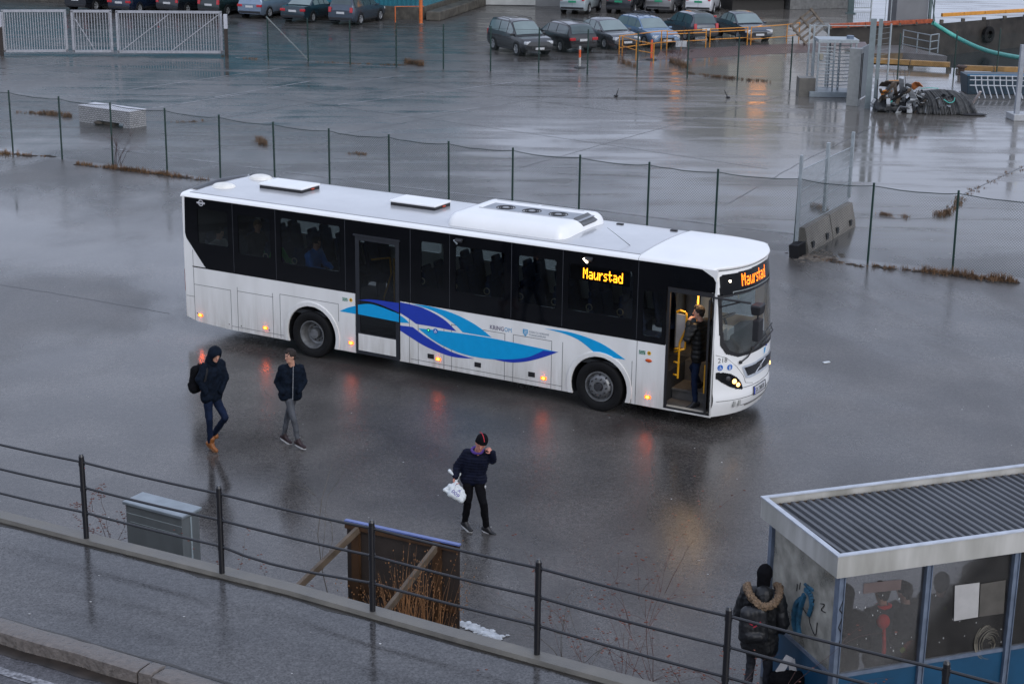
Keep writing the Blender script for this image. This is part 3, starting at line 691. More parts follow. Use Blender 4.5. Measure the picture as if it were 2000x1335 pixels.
swoosh([(2.15, 1.25, 1), (2.28, 1.19), (2.37, 1.12, 1), (2.15, 1.10, 1)], M['light_blue'])
swoosh([(2.15, 1.04, 1), (2.45, 1.05, 1), (2.79, .88), (3.33, .68), (3.89, .61, 1), (3.36, .575), (2.79, .68), (2.41, .82), (2.15, .93, 1)], M['dark_blue'])
swoosh([(2.58, 1.045, 1), (3.17, 1.075), (4.29, 1.10), (5.75, 1.05, 1), (5.41, .92), (5.02, .775), (4.5, .69), (4.1, .655), (3.63, .67), (3.2, .76), (2.9, .87)], M['light_blue'])
swoosh([(5.78, 1.055, 1), (5.45, 1.03, 1), (5.13, .85), (4.75, .74), (4.30, .675, 1), (4.7, .67), (5.05, .74), (5.42, .88)], M['dark_blue'], y=-.0055)
swoosh([(5.47, 1.48, 1), (6.07, 1.485), (6.69, 1.37), (7.21, 1.13, 1), (6.63, 1.12, 1), (6.24, 1.35), (5.9, 1.44)], M['light_blue'])
# marker lamps, hatches
for s_, z_ in [(-3.03, .49), (-1.27, .47), (.94, .48), (3.06, .47), (5.47, .47), (7.70, .47)]:
    b = MB(); b.box((s_, -.008, z_), (.12, .02, .06)); o = b.build('marker_lamp', M['amber_lens'], bus, bevel=.006)
    b = MB(); b.ball((s_, -.018, z_), .024, sc=(1.3, .55, .8)); b.build('bulb', M['amber'], o, smooth=True)
b = MB(); b.ball((7.69, -.005, 1.19), .07, sc=(1, .25, .5)); b.build('reflector', nmat('orange_reflector', (.55, .08, .01), .25), bus, smooth=True)
for s_, z_ in [(2.88, .5), (3.98, .5), (5.2, .5)]:
    b = MB(); b.box((s_, -.004, z_), (.15, .012, .10)); b.build('hatch_handle', M['matt_black'], bus, bevel=.01)
b = MB()
for s_, z_ in [(-2.25, .40), (-1.92, .41), (-1.17, .43), (-3.12, .52)]: b.ball((s_, -.003, z_), .014, sc=(1, .4, 1))
b.build('lock', M['matt_black'], bus)
grn = nmat('green_sticker', (.05, .30, .18), .4, var=.5, scale=60, col2=(.55, .65, .6), thr=(.45, .62)); yel = nmat('yellow_sticker', (.75, .42, .03), .4)
def disc(s_, z_, r, y, mat, parent, name):
    b = MB(); b.tube((s_, y, z_), (s_, y + .003, z_), r, n=20); return b.build(name, mat, parent)
for s_, z_ in [(.80, 1.395), (7.55, 1.33)]:
    b = MB(); b.box((s_, -.003, z_), (.13, .004, .075)); b.build('sticker', grn, bus); k = disc(s_ + .145, z_ + .005, .04, -.004, yel, bus, 'sticker'); disc(s_ + .145, z_ + .005, .016, -.006, M['matt_black'], k, 'symbol')
disc(2.83, 1.045, .035, -.009, M['green_paint'], bus, 'door_button')
b = MB(); b.ball((2.83, -.012, 1.045), .016, sc=(1, .5, 1)); b.build('button_light', emit('green_light', (.1, 1, .3), 1.2), bus)
FNT = None
def text(body, size, mat, parent, loc, rot, name='lettering', ext=.001, align='LEFT', sx=1.):
    cu = bpy.data.curves.new('t', 'FONT'); cu.body = body; cu.size = size; cu.extrude = ext; cu.align_x = align; cu.resolution_u = 3
    o = bpy.data.objects.new('t', cu); COL.objects.link(o)
    dg = bpy.context.evaluated_depsgraph_get(); me = bpy.data.meshes.new_from_object(o.evaluated_get(dg)); bpy.data.objects.remove(o)
    me.name = name; me.materials.clear(); me.materials.append(mat)
    o = bpy.data.objects.new(name, me); COL.objects.link(o); o.parent = parent; o.location = loc; o.rotation_euler = rot; o.scale = (sx, 1, 1); return o
NR = (R_(90), 0, 0)
purple = nmat('dark_purple_print', (.06, .04, .12), .5); lblue = nmat('pale_blue_print', (.09, .33, .55), .5); greyp = nmat('grey_print', (.30, .33, .36), .5)
text('KRING', .125, purple, bus, (4.245, -.003, 1.285), NR, sx=.86); text('OM', .125, lblue, bus, (4.575, -.003, 1.285), NR, sx=.86)
text('SOGN OG FJORDANE', .055, greyp, bus, (5.13, -.003, 1.345), NR, sx=.82); text('FYLKESKOMMUNE', .055, greyp, bus, (5.13, -.003, 1.285), NR, sx=.82)
b = MB(); b.prism([(4.99, 1.40), (5.10, 1.40), (5.10, 1.32), (5.045, 1.25), (4.99, 1.32)], side, -.003, -.001); sh = b.build('shield_emblem', lblue, bus)
b = MB()
for k in range(3): b.box((5.052, -.004, 1.375 - .03 * k), (.06, .002, .009))
b.build('shield_bars', M['white'], sh)
# round emblem with a name bar, rear upper corner
b = MB(); b.lathe((-2.90, -.006, 3.0), (0, 1, 0), [(0, .05), (0, .07), (.004, .07), (.004, .05), (0, .05)], 20); b.box((-2.90, -.007, 3.0), (.22, .004, .035)); b.build('emblem', nmat('silver_emblem', (.5, .5, .52), .4), bus)
# blue round symbols
blu = nmat('blue_symbol', (.02, .14, .5), .4)
k = disc(2.995, 1.05, .055, -.009, blu, bus, 'access_symbol')
def wheelchair(parent, c, sc, mp):
    b = MB()
    for i in range(10):
        a, e = R_(-210 + i * 24), R_(-210 + (i + 1) * 24)
        b.tube(mp(c[0] + math.cos(a) * .5 * sc - .1 * sc, c[1] - .25 * sc + math.sin(a) * .4 * sc), mp(c[0] + math.cos(e) * .5 * sc - .1 * sc, c[1] - .25 * sc + math.sin(e) * .4 * sc), .08 * sc, n=5)
    b.tube(mp(c[0] - .1 * sc, c[1] + .4 * sc), mp(c[0] - .05 * sc, c[1] - .1 * sc), .11 * sc, n=5); b.tube(mp(c[0] - .05 * sc, c[1] - .1 * sc), mp(c[0] + .35 * sc, c[1] - .1 * sc), .1 * sc, n=5); b.tube(mp(c[0] + .35 * sc, c[1] - .1 * sc), mp(c[0] + .5 * sc, c[1] - .5 * sc), .1 * sc, n=5)
    b.ball(mp(c[0] - .1 * sc, c[1] + .6 * sc), .14 * sc, 6, 5)
    b.build('pictogram', M['white'], parent)
wheelchair(k, (2.995, 1.05), .05, lambda a, b_: Vector((a, -.011, b_)))
# LED matrix lettering
GL = {'M': ["1...1", "11.11", "1.1.1", "1.1.1", "1...1", "1...1", "1...1"], 'a': [".....", ".....", ".111.", "....1", ".1111", "1...1", ".1111"], 'u': [".....", ".....", "1...1", "1...1", "1...1", "1..11", ".11.1"],
      'r': ["....", "....", "1.11", "11..", "1...", "1...", "1..."], 's': ["....", "....", ".111", "1...", ".11.", "...1", "111."], 't': [".1..", ".1..", "1111", ".1..", ".1..", ".1.1", "..1."], 'd': ["....1", "....1", ".11.1", "1..11", "1...1", "1...1", ".1111"]}
def led(word, mp, width, height, mat, parent):
    cols = sum(len(GL[c][0]) + 1 for c in word) - 1; px = width / cols; pz = height / 7; b = MB(); x = 0
    for c in word:
        for j, row in enumerate(GL[c]):
            for i, ch in enumerate(row):
                if ch == '1':
                    u0, v0 = (x + i) * px, height - (j + 1) * pz; e = .06
                    b.add([mp(u0 + px * e, v0 + pz * e), mp(u0 + px * (1 + .12), v0 + pz * e), mp(u0 + px * 1.12, v0 + pz * 1.0), mp(u0 + px * e, v0 + pz * 1.0)], [(0, 1, 2, 3)])
        x += len(GL[c][0]) + 1
    return b.build('led_lettering', mat, parent, recalc=False)
b = MB(); b.box((6.62, .014, 2.70), (1.25, .02, .30)); dsp = b.build('side_sign', M['black'], bus)
led('Maurstad', lambda u, v: Vector((6.27 + u, -.0065, 2.595 + v)), .83, .205, M['led'], dsp)
led('Maurstad', lambda u, v: front(.56 + u, 2.725 + v, -.014), .90, .235, M['led_red'], sg)
m = MB(); patch(m, lambda t, z: z < 2.665 + .0 * t and inpoly(t, z, grow(SG, -.02)), -.011, .35, 2.5, 2.60, 2.70, .02); m.build('sign_reveal', nmat('grey_reveal', (.20, .22, .22), .4), sg, smooth=True)
m = MB(); m.ball(front(.30, 2.86, -.02), .022); m.build('sign_lamp', M['lamp_white'], sg)
# side lamp over the windows, second unlit one
for (s_, mt) in ((6.37, M['lamp_white']), (3.52, M['steel'])):
    b = MB(); b.box((s_ + .03, -.05, 2.99), (.16, .09, .05), M=Matrix.Rotation(R_(25), 3, 'X')); o = b.build('side_lamp', M['matt_black'], bus, bevel=.01)
    b = MB(); b.beam((s_ - .06, -.085, 3.0), (s_ + .03, -.10, 2.93), .025, .02); b.build('lens', mt, o)
# grille, plate, headlights
def fpoly(P, d0, d1): 
    m = MB(); Pd = []
    for a, b in zip(P, P[1:] + P[:1]):
        n = max(1, int(math.dist(a, b) / .06)); Pd += [(a[0] + (b[0] - a[0]) * k / n, a[1] + (b[1] - a[1]) * k / n) for k in range(n)]
    m.prism(Pd, lambda a, b, d: front(a, b, d), d0, d1); return m
def fpatch(P, d, st=.0125):
    m = MB(); ts = [a for a, b in P]; zs_ = [b for a, b in P]; patch(m, lambda t, z: inpoly(t, z, P), d, min(ts), max(ts), min(zs_), max(zs_), st); return m
fpatch(mirror([(1.275, .93), (.75, .935), (.65, .955), (.53, 1.20), (1.275, 1.22)]), -.012).build('grille_surround', nmat('pale_grille_surround', (.5, .54, .60), .3, coat=.4), bus, smooth=True)
gr = fpatch(mirror([(1.275, .99), (.70, .99), (.585, 1.165), (1.275, 1.18)]), -.02).build('grille', M['matt_black'], bus, smooth=True)
b = MB()
for k in range(6): b.path([front(.66 + (1.23) * i / 10, 1.01 + k * .028, -.026) for i in range(11)], .004, 4)
b.build('slat', M['dark_metal'], gr)
b = MB(); b.tube(front(.92, .99, -.035), front(1.36, 1.18, -.035), .010); b.lathe(front(1.14, 1.085, -.03), (1, 0, 0), [(0, .03), (.0, .045), (.012, .045), (.012, .03), (0, .03)], 16); b.build('badge', nmat('chrome_badge', (.6, .6, .62), .25, metal=.6), gr)
pl = fpatch([(.90, .57), (1.44, .57), (1.44, .72), (.90, .72)], -.022).build('number_plate', nmat('plate_white', (.52, .53, .55), .4), bus, smooth=True)
fpatch([(.902, .573), (.942, .573), (.942, .717), (.902, .717)], -.025).build('plate_band', M['dark_blue'], pl, smooth=True)
b = MB()
for (a, c) in (((.89, .563), (1.45, .563)), ((1.45, .563), (1.45, .727)), ((1.45, .727), (.89, .727)), ((.89, .727), (.89, .563))): b.path([front(a[0] + (c[0] - a[0]) * k / 6, a[1] + (c[1] - a[1]) * k / 6, -.024) for k in range(7)], .007, 5)
b.build('plate_frame', M['dark_metal'], pl)
o = text('SX 38870', .125, M['matt_black'], pl, (0, 0, 0), (0, 0, 0), ext=0, sx=1)
for v in o.data.vertices: v.co = front(.955 + v.co.x * .84, .60 + v.co.y, -.026)
hlP = [(.03, 1.165), (.14, 1.155), (.28, 1.11), (.42, 1.02), (.53, .90), (.58, .78), (.56, .755), (.42, .79), (.27, .86), (.12, .97), (.03, 1.05)]
for mir in (0, 1):
    P_ = [(2.55 - a, b) for a, b in hlP] if mir else hlP
    h = fpatch(P_, -.010).build('headlight', M['black'], bus, smooth=True)
    for (a, b_, r, e) in ((.37, .945, .048, 1), (.455, .865, .042, 1), (.24, 1.02, .05, 0)):
        a = 2.55 - a if mir else a
        b = MB(); c = front(a, b_, -.012); nrm = (c - Vector((8.2, 1.275, c.z))).normalized(); b.lathe(c, nrm, [(0, r), (.012, r * .95), (.018, r * .6), (.02, 0)], 16); b.build('lens', M['head_lamp'] if e else M['dark_metal'], h, smooth=True)
for a in (.40, .52):
    b = MB(); c = front(a, .50, -.008); b.box(c, (.03, .09, .12)); b.build('fog_light', nmat('pale_lens%d' % int(a * 100), (.4, .4, .38), .3), bus, bevel=.01)
for (z, t0, t1) in ((.42, .55, 2.0), (.57, .05, 2.5), (.76, .4, 2.15)): b = MB(); b.path([front(t0 + (t1 - t0) * k / 30, z + .03 * abs((t0 + (t1 - t0) * k / 30 - 1.275) / 1.275) ** 2 * (2 if z > .7 else 1), -.003) for k in range(31)], .006, 5); b.build('panel_seam', M['seam'], bus)
b = MB()
b.path([front(.02, 1.50, -.002), front(.20, 1.43, -.002), front(.42, 1.22, -.002), front(.60, 1.0, -.002), front(.66, .86, -.002), front(.9, .80, -.002)], .005, 5)
b.build('panel_seam', M['seam'], bus)
fpatch([(.70, .385), (1.85, .385), (1.85, .43), (.70, .43)], -.006).build('bumper_slot', nmat('bumper_grey', (.2, .2, .19), .5), bus, smooth=True)
o = text('218', .13, M['matt_black'], bus, (0, 0, 0), (0, 0, 0), ext=0)
for v in o.data.vertices: v.co = front(.055 + v.co.x * .85, 1.345 + v.co.y, -.004)
for (a, b_) in ((.10, 1.25), (.27, 1.235)):
    c = front(a, b_, -.004); nrm = (front(a, b_, -.05) - front(a, b_, 0)); tg = (front(a + .01, b_) - front(a - .01, b_)).normalized(); nn = tg.cross(Vector((0, 0, 1))).normalized()
    b = MB(); b.tube(c, c + nn * .004, .058, n=20); k = b.build('access_symbol', blu, bus)
    if a < .2: wheelchair(k, (0, 0), .05, lambda u, v: c + nn * .006 + tg * u + Vector((0, 0, v)))
    else:
        b = MB(); q_ = lambda u, v: c + nn * .006 + tg * u + Vector((0, 0, v)); b.tube(q_(0, .015), q_(0, -.01), .011); b.tube(q_(0, -.01), q_(-.014, -.045), .006); b.tube(q_(0, -.01), q_(.014, -.045), .006); b.tube(q_(-.02, -.005), q_(0, .012), .005); b.tube(q_(.02, -.005), q_(0, .012), .005); b.ball(q_(0, .034), .01); b.build('pictogram', M['white'], k)
# little blue crest on the front
fpatch([(1.36, 1.43), (1.50, 1.43), (1.56, 1.375), (1.44, 1.385)], -.004, .008).build('emblem', M['dark_blue'], bus); fpatch([(1.36, 1.37), (1.46, 1.37), (1.42, 1.28), (1.36, 1.24)], -.004, .008).build('emblem', M['light_blue'], bus)
# wipers
b = MB(); b.path([front(.47, 1.30, -.035), front(.62, 1.38, -.05), front(.80, 1.50, -.045), front(1.35, 1.66, -.04)], .014, 6); b.path([front(.75, 1.50, -.03), front(1.9, 1.72, -.03)], .012, 6); b.ball(front(.47, 1.30, -.03), .035); b.build('wiper', M['matt_black'], bus)
b = MB(); b.path([front(2.42, 1.40, -.05), front(2.36, 1.56, -.05), front(1.9, 1.58, -.045), front(1.1, 1.50, -.04)], .014, 6); b.ball(front(2.44, 1.36, -.06), .045); b.build('wiper', M['matt_black'], bus)
# mirror on its arm
b = MB(); A0 = front(.02, 2.60, -.02); A1 = Vector((9.62, .10, 2.56)); A2 = Vector((9.72, .18, 2.40))
b.tube((8.93, -.03, 2.60), A1, .020); b.tube(front(.1, 2.40, -.01), Vector((9.42, .06, 2.56)), .014)
mr_ = b.build('mirror_arm', M['matt_black'], bus)
b = MB(); b.box((9.72, .20, 2.44), (.16, .26, .19), taper=1.25); b.build('mirror', M['matt_black'], mr_, bevel=.03)
b = MB(); b.box((9.73, .22, 2.05), (.12, .235, .40)); b.box((9.72, .22, 2.30), (.03, .03, .14)); b.build('mirror', M['matt_black'], mr_, bevel=.03)
b = MB(); b.ball((9.12, 2.57, 1.12), .022); b.build('corner_lamp', M['lamp_white'], bus)
# roof furniture
for (a, b_, c, d) in ((-2.20, 1.10, -1.04, 1.80), (1.16, 1.14, 2.28, 1.80)):
    m = MB(); m.box(((a + c) / 2, (b_ + d) / 2, 3.24), (c - a - .03, d - b_ - .03, .08)); h = m.build('roof_hatch', M['matt_black'], bus, bevel=.02)
    m = MB(); m.box(((a + c) / 2, (b_ + d) / 2, 3.305), (c - a, d - b_, .05)); m.build('lid', M['white'], h, bevel=.022)
    m = MB(); m.box((c + .0, d - .30, 3.255), (.02, .1, .025)); m.build('latch', nmat('red_latch', (.5, .06, .02), .4), h)
for (x_, y_) in ((-2.95, .86), (-2.85, 2.04)):
    m = MB(); m.ball((x_, y_, 3.215), .27, 20, 10, sc=(1.0, .80, .30)); m.ball((x_, y_, 3.20), .30, 20, 8, sc=(1.0, .80, .14))
    vent = m.build('roof_vent', nmat('cream_vent', (.80, .78, .72), .4), bus, smooth=True)
# air conditioning unit
def acz(u, v):  # u,v in 0..1
    e = 1 - max(0, abs(2 * u - 1) - .82) ** 2 / .18 ** 2; f_ = 1 - max(0, abs(2 * v - 1) - .72) ** 2 / .28 ** 2
    return max(0, e) ** .5 * max(0, f_) ** .5
m = MB(); NU, NV = 60, 40; vs = []; fs = []
for i in range(NU + 1):
    for j in range(NV + 1):
        u, v = i / NU, j / NV; v_ = .5 - .5 * math.cos(math.pi * v); u_ = .5 - .5 * math.cos(math.pi * u) if False else u
        x_ = 2.98 + 2.72 * u_; y_ = .30 + 1.95 * v_
        # plan corners rounded: pull in y near the ends
        k_ = max(0, abs(2 * u_ - 1) - .86) / .14; y_ = 1.275 + (y_ - 1.275) * (1 - .22 * k_ ** 2)
        mid = .42 < v_ < .80 and u_ > .10
        z_ = 3.175 + .25 * acz(u_, v_) - (.035 if (.45 < v_ < .78 and u_ > .12 and u_ < .99) else 0)
        vs.append(Vector((x_, y_, z_)))
for i in range(NU):
    for j in range(NV): k_ = i * (NV + 1) + j; fs.append((k_, k_ + NV + 1, k_ + NV + 2, k_ + 1))
m.add(vs, fs); ac = m.build('air_conditioner', M['white'], bus, smooth=True)
m = MB(); m.prism([(3.25, 1.17), (5.60, 1.17), (5.60, 1.80), (3.25, 1.80)], lambda a, b_, d: Vector((a, b_, d)), 3.385, 3.398, holes=[[(cx + .19 * math.cos(2 * math.pi * k / 24), 1.485 + .19 * math.sin(2 * math.pi * k / 24)) for k in range(24)] for cx in (3.75, 4.35, 4.95)])
m.build('fan_deck', nmat('grey_deck', (.28, .30, .33), .5), ac)
for cx in (3.75, 4.35, 4.95):
    m = MB(); m.tube((cx, 1.485, 3.36), (cx, 1.485, 3.387), .20, n=24)
    for r in (.19, .14, .10): m.lathe((cx, 1.485, 3.40), (0, 0, 1), [(-.006, r - .008), (.006, r - .008), (.006, r + .006), (-.006, r + .006), (-.006, r - .008)], 24)
    f_ = m.build('fan', M['matt_black'], ac)
    m = MB(); m.tube((cx, 1.485, 3.395), (cx, 1.485, 3.41), .075, .065, n=18); m.build('hub', nmat('grey_hub', (.25, .26, .28), .5), f_)
m = MB()
for (y0, x0, x1) in ((1.10, 3.35, 5.25), (1.93, 3.3, 5.3), (.58, 3.4, 5.3)):
    zz = 3.425 if y0 > 1 else 3.36
    for q_ in ((x0, (x0 + x1) / 2 - .03), ((x0 + x1) / 2 + .03, x1)): m.box(((q_[0] + q_[1]) / 2, y0, zz + .004), (q_[1] - q_[0], .03, .014))
m.build('rib', nmat('rib_grey', (.45, .46, .47), .4), ac, bevel=.004)
m = MB(); m.box((5.55, 1.49, 3.36), (.25, .60, .05), M=Matrix.Rotation(R_(28), 3, 'Y')); m.build('grille', nmat('dark_ac_grille', (.10, .105, .11), .5), ac)
m = MB(); m.tube((6.98, .57, 3.19), (6.50, .52, 3.50), .006, .003); m.tube((6.98, .57, 3.17), (6.98, .57, 3.20), .02); m.build('aerial', M['matt_black'], bus)
m = MB(); m.box((6.0, 2.15, 3.20), (.14, .08, .035)); m.box((7.15, 2.2, 3.2), (.14, .08, .035)); m.build('roof_marker', M['matt_black'], bus, bevel=.01)
# ------------------------------------------------------------------ people
def remesh(mb, name, mats, parent, vox=.01, smooth=4, disp=None, origin=Vector((0, 0, 0)), keep=None):
    o = mb.build('tmp', [], None, recalc=True) if False else None
    me = bpy.data.meshes.new('tmp'); me.from_pydata(mb.v, [], mb.f)
    o = bpy.data.objects.new('tmp', me); COL.objects.link(o)
    bm = bmesh.new(); bm.from_mesh(me); bmesh.ops.recalc_face_normals(bm, faces=bm.faces); bm.to_mesh(me); bm.free()
    r = o.modifiers.new('r', 'REMESH'); r.mode = 'VOXEL'; r.voxel_size = vox
    s_ = o.modifiers.new('s', 'SMOOTH'); s_.iterations = smooth; s_.factor = .5
    dg = bpy.context.evaluated_depsgraph_get()
    m2 = bpy.data.meshes.new_from_object(o.evaluated_get(dg)); bpy.data.objects.remove(o)
    if disp:
        nr = [v.normal.copy() for v in m2.vertices]
        for v, n in zip(m2.vertices, nr): v.co += n * disp(v.co)
    m2.materials.clear(); m2.materials.append(mats); m2.name = name
    m2.polygons.foreach_set('use_smooth', [True] * len(m2.polygons))
    ob = bpy.data.objects.new(name, m2); COL.objects.link(ob); ob.parent = parent
    return ob
class Body(MB):
    def cap(s, a, b, r1, r2=None, n=12):
        r2 = r1 if r2 is None else r2
        s.tube(a, b, r1, r2, n=n); s.ball(a, r1, n, 8); s.ball(b, r2, n, 8); return s
    def slab(s, a, b, side, w1, w2, r1, r2):
        """torso-like: three tapered tubes side by side"""
        a = Vector(a); b = Vector(b)
        for k in (-1, -.5, 0, .5, 1): s.cap(a + side * k * w1, b + side * k * w2, r1, r2)
        return s
def folds(amp=.018, fr=8, quilt=0., qa=.008):
    def f(p):
        v = noise.noise(p * fr) * amp + noise.noise(p * fr * 2.7) * amp * .5
        if quilt: v += (abs(math.sin(p.z * quilt)) - .5) * qa
        return v
    return f
def hand(b, wr, d, palm_n, sc=1., curl=.5, thumb=1):
    """palm, four fingers of different lengths bent at two knuckles, thumb from the side of the palm"""
    d = d.normalized(); n = (palm_n - d * palm_n.dot(d)).normalized(); s_ = d.cross(n)
    for k in (-1, -.33, .33, 1): b.cap(wr, wr + d * .085 * sc + s_ * k * .028 * sc, .017 * sc, .014 * sc, 8)
    for k, ln in zip((-1.15, -.4, .4, 1.15), (.060, .078, .084, .074)):
        p0 = wr + d * .085 * sc + s_ * k * .026 * sc
        d1 = (d * math.cos(curl) + n * math.sin(curl)); d2 = (d * math.cos(curl * 2.2) + n * math.sin(curl * 2.2))
        p1 = p0 + d1 * ln * .55 * sc; p2 = p1 + d2 * ln * .5 * sc
        b.cap(p0, p1, .0105 * sc, .0095 * sc, 8); b.cap(p1, p2, .0095 * sc, .008 * sc, 8)
    t0 = wr + d * .03 * sc + s_ * thumb * .03 * sc; t1 = t0 + (d * .6 + s_ * thumb * .8 + n * .2).normalized() * .04 * sc; t2 = t1 + (d * .9 + n * .5 + s_ * thumb * .1).normalized() * .035 * sc
    b.cap(t0, t1, .013 * sc, .011 * sc, 8); b.cap(t1, t2, .011 * sc, .009 * sc, 8)
def shoe(parent, an, toe, mat, sole, sc=1., up=None, boot=False, base=Vector()):
    an = Vector(an); toe = Vector(toe); d = (toe - an); L = d.length
    dd = Vector((d.x, d.y, d.z)).normalized(); upv = (Vector((0, 0, 1)) - dd * dd.z).normalized() if up is None else up
    heel = an - upv * .075 * sc - dd * .045 * sc; tip = heel + dd * .245 * sc
    b = Body(); b.cap(heel + upv * .035, tip + upv * .022 - dd * .03, .040 * sc, .034 * sc); b.cap(an + upv * .01, heel + dd * .13 * sc + upv * .03, .046 * sc, .038 * sc)
    b.cap(an + upv * (.09 if boot else .03), an - upv * .02, .052 * sc if boot else .042 * sc, .045 * sc)
    o = remesh(b, 'shoe', mat, parent, .009, 2)
    sd_ = dd.cross(upv).normalized(); m = MB(); pts = []
    for k in range(20):
        a = 2 * math.pi * k / 20; u = .5 + .5 * math.cos(a); w_ = (.043 if u > .5 else .036) * math.sin(a)
        pts.append((u, w_))
    vs = [heel - dd * .02 + dd * (u * .275 * sc) + sd_ * w_ * sc - upv * (-.004 + (.0 if u < .8 else -(u - .8) * .05)) for u, w_ in pts]
    vs2 = [v - upv * .022 for v in vs]
    m.add(vs + vs2, [tuple(range(20)), tuple(range(39, 19, -1))] + [(i, (i + 1) % 20, 20 + (i + 1) % 20, 20 + i) for i in range(20)])
    m.build('sole', sole, o)
    return o
def figure(label, J, base, outfit, face, hips=None, sc=1., group=None, hd=1., up=(0, 0, 1), jkt=(.085, .066), hem=.0, vox=.009, trouser=(.088, .062, .050), bulk=1., gloves=None, hands='LR', boots=False, curl=.5, shoes=True, legs=True, simple=False):
    """J: world points. outfit: dict of materials. face: direction the face looks. hips: direction of the person's left side"""
    p = thing('person', label, 'person', base, group=group)
    L = {k: Vector(v) - Vector(base) for k, v in J.items()}
    f = Vector(face).normalized(); upv = Vector(up).normalized(); sx = upv.cross(f).normalized(); upv = f.cross(sx).normalized()
    H_ = L['head']; side = (L['shL'] - L['shR']).normalized()
    HM = Matrix((sx, f, upv)).transposed()
    b = Body()
    b.ball(H_ + upv * .02, .1 * hd, 18, 14, sc=(.80, .96, 1.10), M=HM)
    b.ball(H_ + f * .025 * hd - upv * .055 * hd, .07 * hd, 14, 10, sc=(.82, .85, 1.0), M=HM)
    b.cap(H_ + f * .06 * hd - upv * .085 * hd, H_ + f * .045 * hd - upv * .09 * hd, .027 * hd)
    b.cap(H_ + f * .088 * hd + upv * .018, H_ + f * .104 * hd - upv * .018 * hd, .009 * hd, .014 * hd, 8)
    b.cap(H_ + f * .082 * hd + upv * .032 + sx * .03, H_ + f * .082 * hd + upv * .032 - sx * .03, .014 * hd, .014 * hd, 8)
    for k in (-1, 1): b.ball(H_ + sx * k * .080 * hd - f * .005, .026 * hd, 8, 6, sc=(.35, .7, 1.1), M=HM)
    b.cap(H_ - upv * .05 - f * .01, L['neck'] - Vector((0, 0, .05)), .055, .062)
    chest = (L['shL'] + L['shR']) / 2; pel = L['pel']
    b.slab(chest - Vector((0, 0, .05)), pel, side, .10 * sc, .075 * sc, .085, .085)
    for s_ in 'LR':
        b.cap(chest, L['sh' + s_], .075, .055); b.cap(L['sh' + s_], L['el' + s_], .050, .040); b.cap(L['el' + s_], L['wr' + s_], .040, .027)
        if s_ in hands:
            dr = L.get('hd' + s_, L['wr' + s_] + (L['wr' + s_] - L['el' + s_])) - L['wr' + s_]
            hand(b, L['wr' + s_], dr, L.get('pn' + s_, Vector((0, 0, 0)) + (pel - L['wr' + s_])) if 'pn' + s_ not in L else Vector(J['pn' + s_]), curl=curl, thumb=1)
        else: b.cap(L['el' + s_], L['wr' + s_] + (L['el' + s_] - L['wr' + s_]) * .08, .026)
        if legs:
            b.cap(L['hp' + s_], L['kn' + s_], .062, .042); b.cap(L['kn' + s_], L['an' + s_], .040, .026); b.cap(L['an' + s_], L['an' + s_] + (L['to' + s_] - L['an' + s_]) * .30 - Vector((0, 0, .03)), .022, .014)
    remesh(b, 'body', outfit.get('skin', M['skin']), p, .0075 if not simple else .012, 3)
    # face
    for k in (-1, 1):
        m = MB(); m.ball(H_ + f * .086 * hd + sx * k * .031 * hd + upv * .022, .0115, 8, 6, sc=(1.2, .6, .8), M=HM); m.build('eye', M['eye'], p)
        m = MB(); m.tube(H_ + f * .092 * hd + sx * k * .016 + upv * .040, H_ + f * .082 * hd + sx * k * .048 + upv * .042, .0055); m.build('eyebrow', outfit.get('hair', M['eye']), p)
    m = MB(); m.ball(H_ + f * .088 * hd - upv * .052 * hd, .021, 10, 6, sc=(1.1, .5, .32), M=HM); m.build('mouth', M['lip'], p)
    # jacket
    b = Body(); w0 = .115 * sc * bulk
    b.slab(chest - Vector((0, 0, .07)), pel + Vector((0, 0, .06)), side, .105 * sc * bulk, .085 * sc * bulk, .118 * bulk, .118 * bulk)
    hemv = Vector((0, 0, -hem))
    b.slab(pel + Vector((0, 0, .05)), pel + hemv, side, .085 * sc, .10 * sc, .122 * bulk, .125 * bulk)
    for s_ in 'LR':
        b.cap(chest + Vector((0, 0, .0)), L['sh' + s_] - Vector((0, 0, .01)), .10 * bulk, jkt[0]); b.cap(L['sh' + s_], L['el' + s_], jkt[0], jkt[1]); b.cap(L['el' + s_], L['wr' + s_], jkt[1], jkt[1] * .74)
    b.cap(L['neck'] + Vector((0, 0, -.03)), chest, .078, .10)
    jk = remesh(b, 'jacket', outfit['jacket'], p, .011, 3, outfit.get('jf', folds()))
    # trousers
    if legs:
        b = Body(); b.slab(pel + Vector((0, 0, .02)), pel - Vector((0, 0, .04)), side, .07 * sc, .075 * sc, .105, .10)
        for s_ in 'LR':
            b.cap(L['hp' + s_], L['kn' + s_], trouser[0], trouser[1]); b.cap(L['kn' + s_], L['an' + s_] + Vector((0, 0, .02)), trouser[1], trouser[2])
        remesh(b, 'trousers', outfit['trousers'], p, .010, 3, outfit.get('tf', folds(.009, 9)))
        if shoes:
            for s_ in 'LR': shoe(p, L['an' + s_], L['to' + s_], outfit['shoe'], outfit['sole'], boot=boots)
    # head wear
    hw = outfit.get('head')
